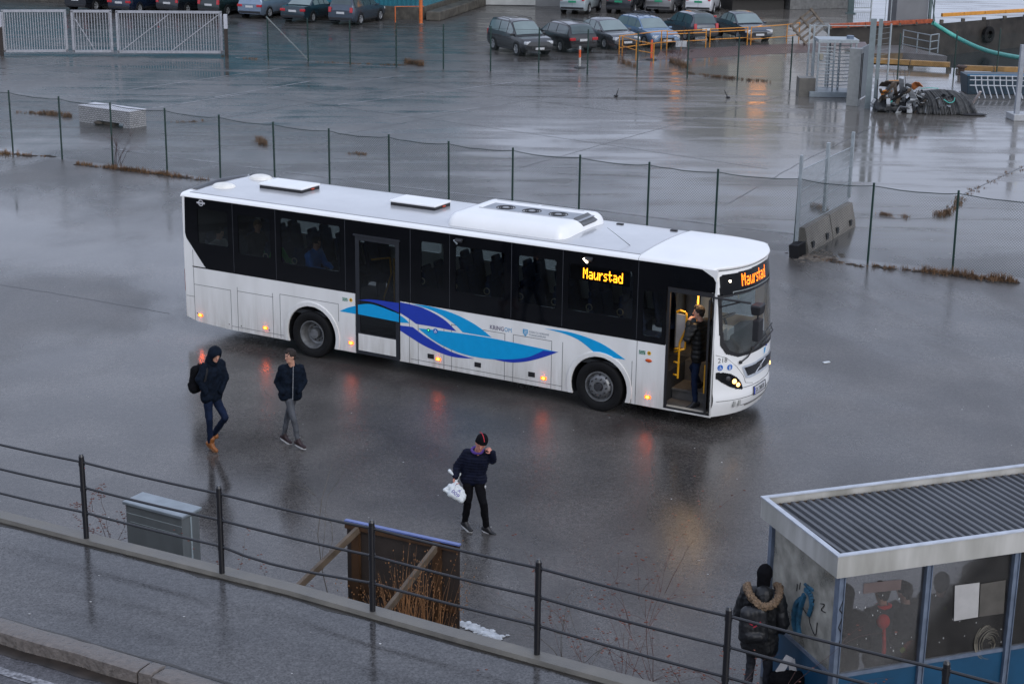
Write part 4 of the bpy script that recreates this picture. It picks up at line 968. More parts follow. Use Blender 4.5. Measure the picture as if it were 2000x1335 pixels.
    if hw == 'hair':
        b = Body(); b.ball(H_ + upv * .040 - f * .018, .105 * hd, 18, 12, sc=(.84, .93, 1.02), M=HM); b.cap(H_ - f * .05 + upv * .02, H_ - f * .055 - upv * .035, .06 * hd, .045)
        b.cap(H_ + upv * .125 * hd + f * .03, H_ + upv * .10 * hd + f * .065, .035, .03)
        o = remesh(b, 'hair', outfit['hair'], p, .008, 1, folds(.009, 30))
        cut(o, H_, f, upv, .062, .045)
    elif hw == 'beanie':
        b = Body(); b.ball(H_ + upv * .052 - f * .012, .112 * hd, 18, 12, sc=(.86, .95, 1.12), M=HM); b.cap(H_ - f * .04 + upv * .03, H_ - f * .045 - upv * .02, .075, .068)
        if outfit.get('full'): b.cap(H_ - f * .02 + upv * .02, H_ - f * .02 - upv * .09, .09, .08)
        o = remesh(b, 'beanie', outfit['hat'], p, .009, 3, folds(.004, 18))
        cut(o, H_, f, upv, .058, .05)
        if 'stripe' in outfit:
            m = MB(); pts = []
            for k in range(11):
                a = R_(28 + k * 10); pts.append(H_ + upv * .052 - f * .012 + HM @ Vector((.106 * hd * math.sin(R_(30) - a * .55) * .92, math.cos(a) * .113 * hd, math.sin(a) * .128 * hd)))
            for off_ in (0,): m.path([q + sx * off_ for q in pts], .006, 5)
            m.build('hat_stripe', outfit['stripe'], o)
    elif hw == 'hood':
        b = Body(); b.ball(H_ + upv * .035 - f * .018, .128 * hd, 18, 12, sc=(.92, .98, 1.10), M=HM); b.cap(H_ - f * .04, L['neck'] - f * .02, .11, .105)
        o = remesh(b, 'hood', outfit['jacket'], p, .010, 3, folds(.008, 12))
        cut(o, H_, f, upv, .052, .06, True)
    if outfit.get('collar'):
        b = Body()
        for k in range(12):
            a0, a1 = 2 * math.pi * k / 12, 2 * math.pi * (k + 1) / 12
            q_ = lambda a: L['neck'] + side * math.cos(a) * .085 + f.cross(side).cross(side) * 0 + Vector((f.x, f.y, 0)).normalized() * math.sin(a) * .085 + Vector((0, 0, .01 - .02 * math.sin(a)))
            b.cap(q_(a0), q_(a1), .027, .027, 8)
        remesh(b, 'collar', outfit['collar'], p, .010, 2, folds(.006, 14))
    return p, L
def cut(o, H_, f, upv, fy, top, hood=False):
    """open the front of hair, hat or hood over the face"""
    me = o.data; bm = bmesh.new(); bm.from_mesh(me)
    kill = []
    for fc in bm.faces:
        c = fc.calc_center_median() - H_; y = c.dot(f); z = c.dot(upv)
        x = (c - f * y - upv * z).length
        if not hood:
            if y > -.02 and z < top - .015 + max(0, -(y - .05)) * .0 and not (y < .035 and z > .02): kill.append(fc)
        else:
            if y > .035 and z < top and (x / .075) ** 2 + ((z + .02) / .085) ** 2 < 1.0: kill.append(fc)
    bmesh.ops.delete(bm, geom=kill, context='FACES'); bm.to_mesh(me); bm.free()
    if len(me.polygons):
        s_ = o.modifiers.new('thick', 'SOLIDIFY'); s_.thickness = .008; s_.offset = 0

def PX(y0):
    return lambda px, py, dy=0.: GY(px, py, y0 + dy)
navy = nmat('dark_navy_cloth', (.004, .0075, .015), .85, var=.4, scale=14, bump=.4, bscale=14, spec=.12)
navy2 = nmat('navy_puffer', (.005, .007, .019), .75, var=.3, scale=14, spec=.15)
blackc = nmat('black_cloth', (.0045, .0045, .006), .9, var=.3, scale=14, spec=.12)
jean = nmat('dark_blue_jeans', (.006, .012, .032), .85, var=.35, scale=10, spec=.15)
greyj = nmat('grey_jeans', (.055, .06, .07), .7, var=.45, scale=5)
brown_hair = nmat('dark_brown_hair', (.014, .008, .006), .8, var=.4, scale=40)
tan = nmat('tan_boot_leather', (.24, .085, .022), .55, var=.25, scale=20)
tan_sole = nmat('tan_sole', (.16, .08, .04), .6); white_sole = nmat('white_sole', (.5, .5, .5), .6); maroon = nmat('maroon_shoe', (.022, .009, .011), .6)
black_shoe = nmat('black_shoe', (.010, .010, .012), .5)
# hooded walker with a backpack
y0 = G(418, 880).y; P = PX(y0); base = G(414, 879)
J = dict(head=P(420, 694, -.05), neck=P(413, 709, 0), shR=P(400, 717, -.10), shL=P(432, 711, .16), elR=P(388, 741, -.22), wrR=P(402, 766, -.20), elL=P(439, 737, .10), wrL=P(432, 763, -.02),
         pel=P(413, 770, .02), hpR=P(406, 780, -.04), hpL=P(421, 778, .08), knR=P(409, 819, -.12), anR=P(411, 864, -.02), toR=P(430, 879, -.12), knL=P(440, 815, -.10), anL=P(415, 853, .25), toL=P(420, 868, .22))
JW = J
pA, LA = figure('hooded walker in dark navy jacket, jeans and tan boots, wearing a backpack', J, base, dict(jacket=navy, trousers=jean, shoe=tan, sole=tan_sole, head='hood', hair=brown_hair), (.62, -.72, -.30), hem=.03, hands='', boots=True, jkt=(.088, .07), hd=.98, up=(.12, -.1, 1))
def backpack(label, c, back, up_, wd, ht, dp, mat, mat2, base, straps=None, group=None):
    t = thing('backpack', label, 'backpack', base)
    c = Vector(c) - Vector(base); back = Vector(back).normalized(); up_ = Vector(up_).normalized(); s_ = up_.cross(back).normalized()
    b = Body()
    for k in (-1, -.3, .3, 1):
        b.cap(c + s_ * k * wd * .28 - up_ * ht * .32, c + s_ * k * wd * .26 + up_ * ht * .30, dp * .55, dp * .45)
    b.cap(c + back * dp * .4 - up_ * ht * .26 - s_ * wd * .22, c + back * dp * .4 - up_ * ht * .26 + s_ * wd * .22, dp * .34)
    remesh(b, 'bag_body', mat, t, .011, 3, folds(.010, 9))
    m = MB(); m.path([c + up_ * (ht * .45) + s_ * .03, c + up_ * (ht * .54), c + up_ * (ht * .45) - s_ * .03], .008, 6); m.build('top_loop', mat2, t)
    if straps:
        for k, pts in enumerate(straps):
            m = MB(); pts = bez([Vector(q) - Vector(base) for q in pts], 5)
            for a, e in zip(pts[:-1], pts[1:]): m.beam(a, e, .05, .014, up=s_.cross(up_))
            m.build('strap', mat2, t)
    return t
backpack('black backpack on the shoulders of the hooded walker', P(386, 737, .06), (-.9, .35, 0), (.08, 0, 1), .34, .50, .20, blackc, nmat('strap_web', (.02, .02, .022), .6), base,
         [[P(397, 712, .08), P(404, 712, -.05), P(405, 724, -.17), P(400, 745, -.18)]])
# bare-headed walker
y0 = G(573, 870).y; P = PX(y0); base = G(573, 868)
J = dict(head=P(567, 696, -.04), neck=P(570, 711, .02), shR=P(552, 720, -.02), shL=P(586, 719, .10), elR=P(541, 746, .02), wrR=P(552, 766, -.12), elL=P(594, 745, .12), wrL=P(583, 764, -.05),
         pel=P(567, 768, .04), hpR=P(562, 782, .0), hpL=P(574, 781, .08), knL=P(571, 819, -.10), anL=P(581, 862, -.12), toL=P(600, 871, -.26), knR=P(561, 819, .10), anR=P(555, 851, .12), toR=P(572, 862, .0))
J['knL'], J['hpL'], J['knR'], J['hpR'] = P(574, 820, -.14), P(565, 782, -.02), P(560, 820, .16), P(571, 781, .12)
J['anL'], J['anR'] = P(582, 861, -.16), P(555, 850, .16); J['toL'] = P(601, 871, -.30); J['toR'] = P(572, 861, .06)
bwj = dict(jacket=navy, trousers=greyj, shoe=maroon, sole=white_sole, head='hair', hair=brown_hair)
pB, LB = figure('bare-headed walker in dark zip jacket and faded grey jeans looking back', J, base, bwj, (-.72, -.62, -.05), hem=.02, hands='', jkt=(.078, .064), trouser=(.080, .056, .042), hd=.98)
m = MB(); c0 = P(573, 716, -.10) - base; c1 = P(572, 779, -.12) - base
for k in range(12):
    a = c0.lerp(c1, k / 12); e = c0.lerp(c1, (k + 1) / 12); m.box((a + e) / 2 + Vector((0, -.015, 0)), (.010, .02, (e - a).length))
m.build('zip', nmat('silver_zip', (.35, .36, .38), .35, metal=.4), pB)
# walker with the plastic bag
y0 = G(935, 1036).y; P = PX(y0); base = G(934, 1034)
J = dict(head=P(939, 866, -.16), neck=P(932, 880, -.04), shR=P(913, 885, .04), shL=P(947, 887, -.02), elR=P(893, 910, .08), wrR=P(890, 930, -.02), hdR=P(889, 945, -.04), elL=P(962, 898, -.04), wrL=P(962, 884, -.14), hdL=P(954, 876, -.13),
         pel=P(925, 930, .06), hpR=P(915, 941, .06), hpL=P(935, 941, .02), knR=P(914, 978, -.04), anR=P(908, 1019, .06), toR=P(922, 1031, -.08), knL=P(944, 982, -.14), anL=P(950, 1029, -.06), toL=P(971, 1040, -.16))
J['pnR'] = Vector((.6, -.5, 0)); J['pnL'] = Vector((-.5, .5, -.3))
pC, LC = figure('walker in navy puffer jacket and red-striped black beanie carrying a bag', J, base, dict(jacket=navy2, trousers=blackc, shoe=black_shoe, sole=white_sole, head='beanie', hat=blackc, hair=brown_hair, stripe=nmat('red_stripe', (.45, .02, .04), .6), skin=M['skin_red'], collar=nmat('purple_hood', (.075, .03, .22), .7), jf=folds(.006, 7, 62, .009)), (.02, -.93, -.30), up=(.30, -.1, 1), hem=.03, bulk=.98, jkt=(.085, .068), curl=.9, trouser=(.092, .066, .052))
# small marks on the trousers
m = MB(); m.ball(P(948, 950, -.075) - base, .018, 8, 6, sc=(.8, .8, 1.5)); m.build('trouser_logo', white_sole, pC)
# plastic carrier bag
t = thing('plastic_bag', 'white plastic bag with purple lettering hanging from the walker\'s hand', 'bag', P(890, 958, -.1))
c = P(890, 958, -.1); b = Body()
top, lf, bt, rg = P(891, 941, -.05) - c, P(868, 956, -.12) - c, P(901, 976, -.14) - c, P(907, 967, -.10) - c
ml = P(880, 964, -.15) - c
for a_, e_, r1, r2 in ((top, lf, .02, .03), (top, rg, .02, .03), (top, bt, .02, .03), (lf, bt, .028, .032), (bt, rg, .03, .03), (top, ml, .03, .05), (ml, bt, .05, .04), (top, (bt + rg) / 2, .03, .05), ((lf + top) / 2, bt, .045, .05), (lf.lerp(bt, .4), top.lerp(rg, .7), .05, .045), (lf.lerp(bt, .7), top.lerp(rg, .5), .05, .045), (lf.lerp(top, .5), top.lerp(rg, .8), .045, .04)): b.cap(a_, e_, r1, r2)
bagm = nmat('white_plastic_film', (.62, .66, .68), .35, var=.05)
bo = remesh(b, 'bag_body', bagm, t, .008, 4, folds(.006, 14))
m = Body(); m.cap(top, P(886, 927, -.02) - c, .018, .012); m.cap(P(886, 927, -.02) - c, P(878, 919, .02) - c, .014, .03); m.cap(top, P(896, 930, .02) - c, .014, .012); m.cap(P(896, 930, .02) - c, P(899, 925, .04) - c, .012, .02); remesh(m, 'handle', bagm, t, .007, 2)
pz = nmat('purple_print', (.10, .06, .38), .5)
mdir = (P(892, 966, -.2) - P(882, 957, -.2)).normalized(); ndir = Vector((0, -1, -.1)).normalized(); vdir = ndir.cross(mdir).normalized()
if vdir.z < 0: vdir = -vdir
for word, org, sz in (('009', P(880.5, 959, -.215), .085), ('A', P(893, 957.5, -.2), .07), ('l', P(888, 947, -.17), .06)):
    o = text(word, sz, pz, t, (0, 0, 0), (0, 0, 0), ext=.001)
    for v in o.data.vertices: v.co = (org - c) + mdir * v.co.x * 1.2 + vdir * v.co.y + ndir * (v.co.z + .004)
# the person standing in the front doorway of the bus (own top-level thing)
bm_ = Matrix.Translation((BX, BY, 0)) @ Matrix.Rotation(BTH, 4, 'Z')
Bp = lambda s_, t_, z_: bm_ @ Vector((s_, t_, z_))
Bd = lambda s_, t_, z_: Bp(8.56 + (s_ - 8.58) * 1.08, .30 + (t_ - .42) * 1.08, .375 + (z_ - .38) * 1.06)
base = Bd(8.58, .42, .38)
J = dict(head=Bd(8.56, .40, 2.08), neck=Bd(8.59, .44, 1.93), shR=Bd(8.55, .28, 1.85), shL=Bd(8.62, .62, 1.87), elR=Bd(8.47, .16, 1.66), wrR=Bd(8.44, .26, 1.93), hdR=Bd(8.47, .31, 2.03), elL=Bd(8.68, .66, 1.60), wrL=Bd(8.56, .56, 1.38),
         pel=Bd(8.60, .46, 1.34), hpR=Bd(8.59, .38, 1.27), hpL=Bd(8.59, .56, 1.27), knR=Bd(8.55, .36, .86), anR=Bd(8.60, .34, .46), toR=Bd(8.42, .22, .38), knL=Bd(8.40, .62, .98), anL=Bd(8.46, .80, .66), toL=Bd(8.34, .70, .56))
J['pnR'] = (Bd(8.6, .5, 2) - Bd(8.4, .2, 2))
figure('person in black padded jacket standing in the bus doorway, hand to mouth', J, base, dict(jacket=nmat('black_padded', (.005, .005, .005), .5, var=.3, scale=12, spec=.3), trousers=jean, shoe=black_shoe, sole=black_shoe, head='hair', hair=brown_hair, jf=folds(.010, 8, 34, .009)), (bm_.to_3x3() @ Vector((-.92, -.28, -.02))), hem=.06, bulk=1.0, hands='R', curl=.6)
# passengers
def seated(label, s_, t_, jm, hair, fdir, hw='hair', lean=0., hatm=None, z0=1.05, group=None):
    B_ = lambda a, b_, c_: Bp(s_ + a, t_ + b_, z0 + c_)
    base = B_(0, 0, 0)
    J = dict(head=B_(.02 + lean, 0, 1.17), neck=B_(-.02 + lean * .8, 0, 1.02), shR=B_(-.04 + lean * .7, -.19, .94), shL=B_(-.04 + lean * .7, .19, .94), elR=B_(.12, -.25, .68), wrR=B_(.34, -.14, .66), elL=B_(.12, .25, .68), wrL=B_(.34, .14, .66),
             pel=B_(-.06, 0, .45), hpR=B_(0, -.1, .44), hpL=B_(0, .1, .44), knR=B_(.42, -.12, .46), anR=B_(.40, -.12, .08), toR=B_(.55, -.12, .03), knL=B_(.42, .12, .46), anL=B_(.40, .12, .08), toL=B_(.55, .12, .03))
    return figure(label, J, base, dict(jacket=jm, trousers=blackc, shoe=black_shoe, sole=black_shoe, head=hw, hair=hair, hat=hatm), bm_.to_3x3() @ Vector(fdir), hands='', simple=True, hem=.0)
seated('passenger in bright blue jacket seated by the window before the middle door', -.22, .36, nmat('bright_blue_cloth', (.02, .19, .66), .6), brown_hair, (1, -.1, -.2), z0=1.22, lean=.05)
seated('pale-faced passenger in dark jacket and grey scarf at second rear window', -1.68, .34, blackc, nmat('fair_hair', (.16, .09, .04), .6), (.7, -.7, -.1), z0=1.40)
seated('passenger in green jacket beside the dark rear window pillar', -1.26, .40, nmat('green_cloth', (.03, .46, .04), .6), brown_hair, (1, .2, 0), z0=1.16)
seated('passenger in a white jacket at the rearmost bus window', -2.72, .34, nmat('white_cloth', (.60, .60, .57), .6), brown_hair, (1, 0, -.2), z0=1.12)
# standing people near the shelter
def stander(label, x, y, face, h, jm, tm, head='beanie', hat=blackc, hem=.15, arm='down', hair=brown_hair, bulk=1.1, simple=True, extra=None, hands=''):
    f_ = Vector((*face, 0)).normalized(); l_ = Vector((0, 0, 1)).cross(f_); k = h / 1.8
    base = Vector((x, y, 0)); B_ = lambda a, b_, c_: base + f_ * a * k + l_ * b_ * k + Vector((0, 0, c_ * k))
    J = dict(head=B_(.03, 0, 1.66), neck=B_(-.01, 0, 1.50), shR=B_(-.01, -.20, 1.43), shL=B_(-.01, .20, 1.43), elR=B_(-.02, -.28, 1.13), wrR=B_(.14, -.22, .95), elL=B_(-.02, .28, 1.13), wrL=B_(.14, .22, .95),
             pel=B_(0, 0, .95), hpR=B_(0, -.1, .88), hpL=B_(0, .1, .88), knR=B_(.03, -.11, .48), anR=B_(0, -.12, .08), toR=B_(.17, -.14, .02), knL=B_(.03, .11, .48), anL=B_(-.04, .12, .08), toL=B_(.13, .14, .02))
    of = dict(jacket=jm, trousers=tm, shoe=black_shoe, sole=black_shoe, head=head, hat=hat, hair=hair)
    if extra: of.update(extra)
    return figure(label, J, base, of, (face[0], face[1], -.12), hem=hem, bulk=bulk, jkt=(.10, .082), simple=simple, hands=hands)
# ------------------------------------------------------------------ bus shelter
def GP(px, py, o, n):
    d = _F + CR * ((px - 1000) / FPX) + CD * ((py - 667.5) / FPX); C0 = Vector((0, 0, CH))
    return C0 + d * ((Vector(o) - C0).dot(n) / d.dot(n))
SA = R_(19.2); SO = Vector((3.87, 18.14, 0))
shel = thing('bus_shelter', 'glazed bus shelter with blue lower panels and grey corrugated roof in pale fascia', 'bus shelter', SO, SA)
sx_ = Vector((math.cos(SA), math.sin(SA), 0)); sy_ = Vector((-math.sin(SA), math.cos(SA), 0))
def SL(px, py, yl=None, xl=None):
    if yl is not None: q = GP(px, py, SO + sy_ * yl, sy_)
    else: q = GP(px, py, SO + sx_ * xl, sx_)
    q = q - SO; return Vector((q.dot(sx_), q.dot(sy_), q.z))
LX, LY = 4.9, 1.96
fas = nmat('dirty_cream_fascia', (.40, .39, .35), .5, var=.25, scale=3.5, stretch=(1, 1, .2), col2=(.50, .49, .46))
alu = nmat('blue_grey_aluminium', (.17, .21, .28), .38, metal=.3, var=.2, scale=8)
trim = nmat('pale_roof_trim', (.44, .47, .52), .45)
m = MB(); FZ0, FZ1 = 2.225, 2.50
m.box((LX / 2, .02, (FZ0 + FZ1) / 2), (LX, .04, FZ1 - FZ0)); m.box((LX / 2, LY - .02, (FZ0 + FZ1) / 2), (LX, .04, FZ1 - FZ0)); m.box((.02, LY / 2, (FZ0 + FZ1) / 2), (.037, LY - .084, FZ1 - FZ0 - .001)); m.box((LX - .02, LY / 2, (FZ0 + FZ1) / 2), (.037, LY - .084, FZ1 - FZ0 - .001))
fa = m.build('fascia', fas, shel)
m = MB(); m.box((LX / 2, .025, FZ1 + .008), (LX + .02, .07, .016)); m.box((LX / 2, LY - .025, FZ1 + .008), (LX + .02, .07, .016)); m.box((.025, LY / 2, FZ1 + .008), (.068, LY - .125, .0155)); m.build('trim', trim, fa)
m = MB(); pit = .118; n = int((LX - .1) / pit); xs_ = []
for k in range(n + 1):
    x0 = .06 + k * pit; xs_ += [(x0, 0), (x0 + pit * .38, 0), (x0 + pit * .5, .032), (x0 + pit * .88, .032)]
vs = [Vector((x, .05, FZ1 - .035 + z)) for x, z in xs_ if x < LX - .05] + [Vector((x, LY - .13, FZ1 - .085 + z)) for x, z in xs_ if x < LX - .05]
k = len(vs) // 2; m.add(vs, [(i, i + 1, k + i + 1, k + i) for i in range(k - 1)])
m.build('corrugated_roof', nmat('dark_grey_roof_sheet', (.062, .066, .074), .40, var=.25, scale=2.5, stretch=(1, .4, 1)), shel)
m = MB(); m.box((LX / 2, LY / 2, FZ0 + .05), (LX - .1, LY - .1, .02)); m.build('ceiling', fas, shel)
m = MB(); m.box((LX / 2, LY - .085, FZ1 - .11), (LX - .1, .09, .02)); m.build('gutter', nmat('leafy_gutter', (.05, .035, .022), .8, var=.5, scale=20), shel)
m = MB()
for k in range(240):
    x = random.uniform(.1, LX - .1); m.ball((x, LY - .09 - abs(random.gauss(0, .035)), FZ1 - .075), random.uniform(.006, .014), 4, 3, sc=(1.6, 1, .5))
tag(m.build('leaf_litter', nmat('dead_leaves', (.06, .035, .02), .8, var=.5), shel), None, None, kind='stuff')
WX, WY, ZG, ZT = .10, .10, .87, 2.235
px_post = [WX + .03] + [SL(px, py, yl=WY)[0] for px, py in ((1806, 1200), (1973, 1200))]
pw = px_post[2] - px_post[1]; px_post += [px_post[2] + pw, px_post[2] + 2 * pw]
px_post = [q for q in px_post if q < LX - .1] + [LX - .12]
for i, x in enumerate(px_post):
    m = MB(); m.box((x, WY + .03, ZT / 2), (.085, .09, ZT)); m.box((x - .035, WY - .022, ZT / 2), (.012, .02, ZT - .01)); m.box((x + .035, WY - .022, ZT / 2), (.012, .02, ZT - .01)); m.build('post', alu, shel)
for y in (LY - .12,):
    for x in (WX + .03, LX - .12):
        m = MB(); m.box((x, y, ZT / 2), (.075, .075, ZT)); m.build('post', alu, shel)
blue_p = nmat('deep_blue_panel', (.010, .065, .135), .4, var=.15, scale=3)
dirty = glass('dirty_pane', (.86, .86, .86), dirt=(.28, .27, .26), dfac=.045)
milky = glass('milky_pane', (.7, .7, .68), dirt=(.50, .48, .42), dfac=.55)
for a, b_ in zip(px_post[:-1], px_post[1:]):
    m = MB(); m.box(((a + b_) / 2, WY + .03, (ZG + ZT) / 2), (b_ - a - .08, .008, ZT - ZG)); m.build('pane', dirty, shel)
    m = MB(); m.box(((a + b_) / 2, WY + .03, .46), (b_ - a - .085, .03, .76)); m.build('lower_panel', blue_p, shel)
    m = MB(); m.box(((a + b_) / 2, WY + .03, ZG - .01), (b_ - a - .085, .05, .045)); m.build('sill', alu, shel)
m = MB(); m.box((WX + .03, LY / 2, (ZG + ZT) / 2), (.008, LY - .38, ZT - ZG)); m.build('pane', milky, shel)
m = MB(); m.box((WX + .03, LY / 2, .46), (.03, LY - .38, .76)); m.build('lower_panel', blue_p, shel)
m = MB(); m.box((WX + .03, LY / 2, ZG - .01), (.05, LY - .38, .045)); m.build('sill', alu, shel)
# graffiti on the end pane
gb = nmat('blue_spray', (.02, .10, .17), .7, var=.4, scale=12); gk = nmat('black_spray', (.01, .01, .012), .6)
def sprayxl(pts, r, mat, name='graffiti', w_=.003):
    m = MB(); P_ = [SL(px, py, xl=WX + .018) for px, py in pts]; P_ = bez(P_, 4)
    for a, e in zip(P_[:-1], P_[1:]): m.tube(a, e, r, n=5)
    return m.build(name, mat, shel)
for pts, r in (([(1556, 1235), (1551, 1210), (1556, 1180), (1566, 1168)], .042), ([(1563, 1240), (1560, 1215), (1565, 1185), (1572, 1160)], .040), ([(1574, 1150), (1583, 1160), (1586, 1180), (1580, 1200)], .038), ([(1572, 1140), (1580, 1146), (1588, 1152)], .02)): sprayxl(pts, r, gb, 'graffiti')
for pts in ([(1570, 1140), (1578, 1142), (1587, 1152)], [(1562, 1170), (1570, 1190), (1582, 1205)], [(1590, 1170), (1580, 1205), (1592, 1240), (1596, 1215)], [(1557, 1140), (1556, 1153)], [(1563, 1137), (1561, 1150)], [(1602, 1178), (1610, 1180), (1604, 1190), (1612, 1195)]): sprayxl(pts, .006, gk)
for pts in ([(1648, 1170), (1640, 1190), (1647, 1200), (1638, 1225), (1646, 1240), (1637, 1260)],):
    m = MB(); P_ = [SL(px, py, yl=WY - .018) for px, py in pts]
    m.path(P_, .007, 4); m.build('graffiti', gk, shel)
# notices and scratched swirl
def quadfront(name, pxs, mat, d):
    P_ = [SL(px, py, yl=WY + .03) for px, py in pxs]; m = MB(); v1 = [Vector((p.x, WY + .03 - d, p.z)) for p in P_]; v2 = [Vector((p.x, WY + .034 - d, p.z)) for p in P_]
    m.add(v1 + v2, [(0, 1, 2, 3), (7, 6, 5, 4), (0, 4, 5, 1), (1, 5, 6, 2), (2, 6, 7, 3), (3, 7, 4, 0)]); return m.build(name, mat, shel)
quadfront('notice', [(1864, 1142), (1912, 1136), (1909, 1203), (1862, 1211)], nmat('off_white_notice', (.42, .41, .40), .5, var=.1), .014)
quadfront('notice', [(1914, 1139), (1963, 1131), (1959, 1196), (1911, 1203)], nmat('grey_brown_notice', (.085, .078, .068), .6, var=.2), .014)
quadfront('notice', [(1686, 1138), (1760, 1130), (1758, 1150), (1685, 1158)], nmat('brown_notice', (.13, .10, .095), .6), .012)
m = MB(); sc_ = nmat('scratched_glass', (.20, .18, .14), .6)
for k in range(16):
    r = .04 + k * .013; c = SL(1932, 1262, yl=WY + .012); pts = [c + Vector((math.cos(a) * r * (1 + .1 * math.sin(k * 2.1)) + .02 * math.sin(k), -.0, math.sin(a) * r * 1.15 + k * .006)) for a in [R_(-60 + j * 12 + k * 13) for j in range(random.randint(10, 18))]]
    m.path(pts, random.uniform(.002, .0045), 3)
m.build('scratches', sc_, shel)
m = MB()
for k in range(26):
    px = random.choice([random.uniform(1650, 1795), random.uniform(1820, 1960)]); py = random.uniform(1150, 1290); c = SL(px, py, yl=WY + .02); m.ball(c, random.uniform(.004, .010), 5, 4, sc=(.8, .2, 1.4))
m.build('splashes', nmat('white_splash', (.55, .55, .55), .5), shel)
m = MB(); m.box((LX / 2 + .4, LY - .45, .44), (LX - 1.2, .32, .04)); m.build('bench', nmat('bench_wood', (.05, .035, .02), .6), shel)
# people in and beside the shelter
def inshel(x, y): q = SO + sx_ * x + sy_ * y; return q.x, q.y
redm = nmat('red_cloth', (.75, .02, .015), .6); orange = nmat('fluorescent_orange', (.75, .10, .015), .6); limeg = nmat('fluorescent_yellow', (.6, .75, .02), .5)
stander('person in long dark coat behind the leftmost front shelter pane', *inshel(.45, .52), (.3, .9), 1.82, blackc, blackc, head='hood')
pr, _ = stander('person with bright red scarf and dark coat behind the first front shelter pane', *inshel(.98, .50), (-.5, .8), 1.80, nmat('dark_grey_coat', (.014, .015, .02), .7), blackc, head='hair', extra=dict(collar=redm))
for (a, b_, c_, d_, r, nm, mt) in ((.86, .27, 1.42, 1.42, .085, 'mitten', orange),):
    m = Body(); q_ = Vector((*inshel(a, b_), c_)); m.ball(q_, r, 12, 8, sc=(1, .8, 1.15)); m.cap(q_ + Vector((.02, 0, -.12)), q_ + Vector((.04, 0, -.42)), .025, .03)
    o = remesh(m, 'scarf_end', redm, None, .012, 2); tag(o, 'red tasselled scarf end hanging inside the shelter', 'scarf')
stander('bulky person in black seated-height coat beside the second shelter post, indoors', *inshel(1.34, .55), (-.6, .6), 1.74, blackc, blackc, head='hair')
stander('tall dark person right of the second shelter post', *inshel(1.80, .50), (.5, .8), 1.80, nmat('dark_red_trim_coat', (.012, .010, .011), .7), blackc, head='beanie')
stander('person in peaked dark hood behind the white notice', *inshel(2.25, .52), (.2, .95), 1.86, nmat('charcoal_coat', (.02, .02, .022), .7), blackc, head='hood', bulk=1.2)
stander('person in brown-grey coat at the right end behind shelter glass', *inshel(2.95, .55), (-.4, .8), 1.76, nmat('brown_coat', (.03, .022, .018), .7), blackc, head='beanie')
o = Body(); q_ = Vector((*inshel(1.33, .28), .98)); o.ball(q_, .12, 12, 8, sc=(1.1, .6, .9)); o.cap(q_ + Vector((-.08, 0, -.12)), q_ + Vector((.12, 0, -.14)), .06)
tb = thing('shoulder_bag', 'small fluorescent orange and yellow bag low behind the first shelter pane', 'bag', q_); bb = remesh(o, 'bag_body', orange, tb, .012, 2); 
for v in bb.data.vertices: v.co -= q_
m = MB(); m.ball((-.14, -.06, .0), .04); m.build('reflector', limeg, tb)
o = MB(); q_ = Vector((*inshel(1.75, .27), 1.45)); o.ball(q_, .028, sc=(.7, .5, 1.3)); tag(o.build('reflector_tag', limeg), 'yellow-green reflector tag behind the second shelter pane', 'reflector')
# person waiting outside, seen from behind
nm_ = nmat('black_parka', (.008, .009, .011), .55, var=.35, scale=10)
qx, qy = 3.20, 19.28
pE, LE = stander('person in black parka with tan fur hood seen from behind beside the shelter', qx, qy, (.45, .9), 1.84, nm_, nmat('dark_grey_trousers', (.016, .018, .026), .7), head='beanie', hem=.22, bulk=1.16, simple=False, extra=dict(full=True))
b = Body(); nk = LE['neck']; fur = nmat('tan_fur', (.20, .135, .085), .9, var=.5, scale=50, bump=.8, bscale=90)
for k in range(16):
    a0, a1 = R_(-205 + k * 14.5), R_(-205 + (k + 1) * 14.5)
    q_ = lambda a: nk + Vector((math.cos(a) * .205, math.sin(a) * (.30 if math.sin(a) < 0 else .15), .04 - .12 * max(0, -math.sin(a)) ** 1.5))
    b.cap(q_(a0), q_(a1), .048, .048, 8)
fo = remesh(b, 'fur_trim', fur, pE, .010, 1, folds(.022, 42))
b = Body(); b.cap(nk + Vector((0, -.08, -.02)), nk + Vector((0, -.12, -.15)), .12, .10); remesh(b, 'hood', nm_, pE, .011, 3, folds(.01, 12))
backpack('dark backpack with small red marks on the parka wearer', (qx - .14, qy - .27, 1.20), (-.1, -1, 0), (-.05, 0, 1), .33, .52, .18, nmat('charcoal_nylon', (.012, .013, .016), .5, var=.4), blackc, (qx - .14, qy - .27, .9),
         [[(qx - .18, qy - .12, 1.44), (qx - .2, qy - .05, 1.52), (qx - .22, qy + .05, 1.46)], [(qx + .04, qy - .12, 1.46), (qx + .06, qy - .05, 1.54), (qx + .08, qy + .05, 1.48)]])
bpk = [o for o in bpy.data.objects if o.name.startswith('backpack')][-1]
m = MB(); rd = nmat('dull_red_print', (.32, .02, .04), .6)
for (a, c_) in ((-.05, .36), (.05, .38), (.0, .33)): m.box((a, -.135, c_), (.05, .01, .014), M=Matrix.Rotation(.6 * (1 if a < 0 else -1), 3, 'Y'))
m.build('print', rd, bpk)
qb = Vector((3.52, 18.98, 0))
tb = thing('shopping_bag', 'black holdall with papers sticking out on the ground by the shelter end wall', 'bag', qb)
b = Body(); b.cap((-.12, 0, .2), (.12, 0, .2), .16, .16); b.cap((-.12, 0, .45), (.12, 0, .45), .12, .12); remesh(b, 'bag_body', blackc, tb, .012, 3, folds(.02, 8))
m = MB(); m.box((-.05, 0, .66), (.10, .01, .26), M=Matrix.Rotation(R_(28), 3, 'Y')); m.box((.06, .03, .62), (.09, .01, .2), M=Matrix.Rotation(R_(-12), 3, 'Y')); m.build('papers', nmat('pale_paper', (.5, .5, .52), .6), tb)

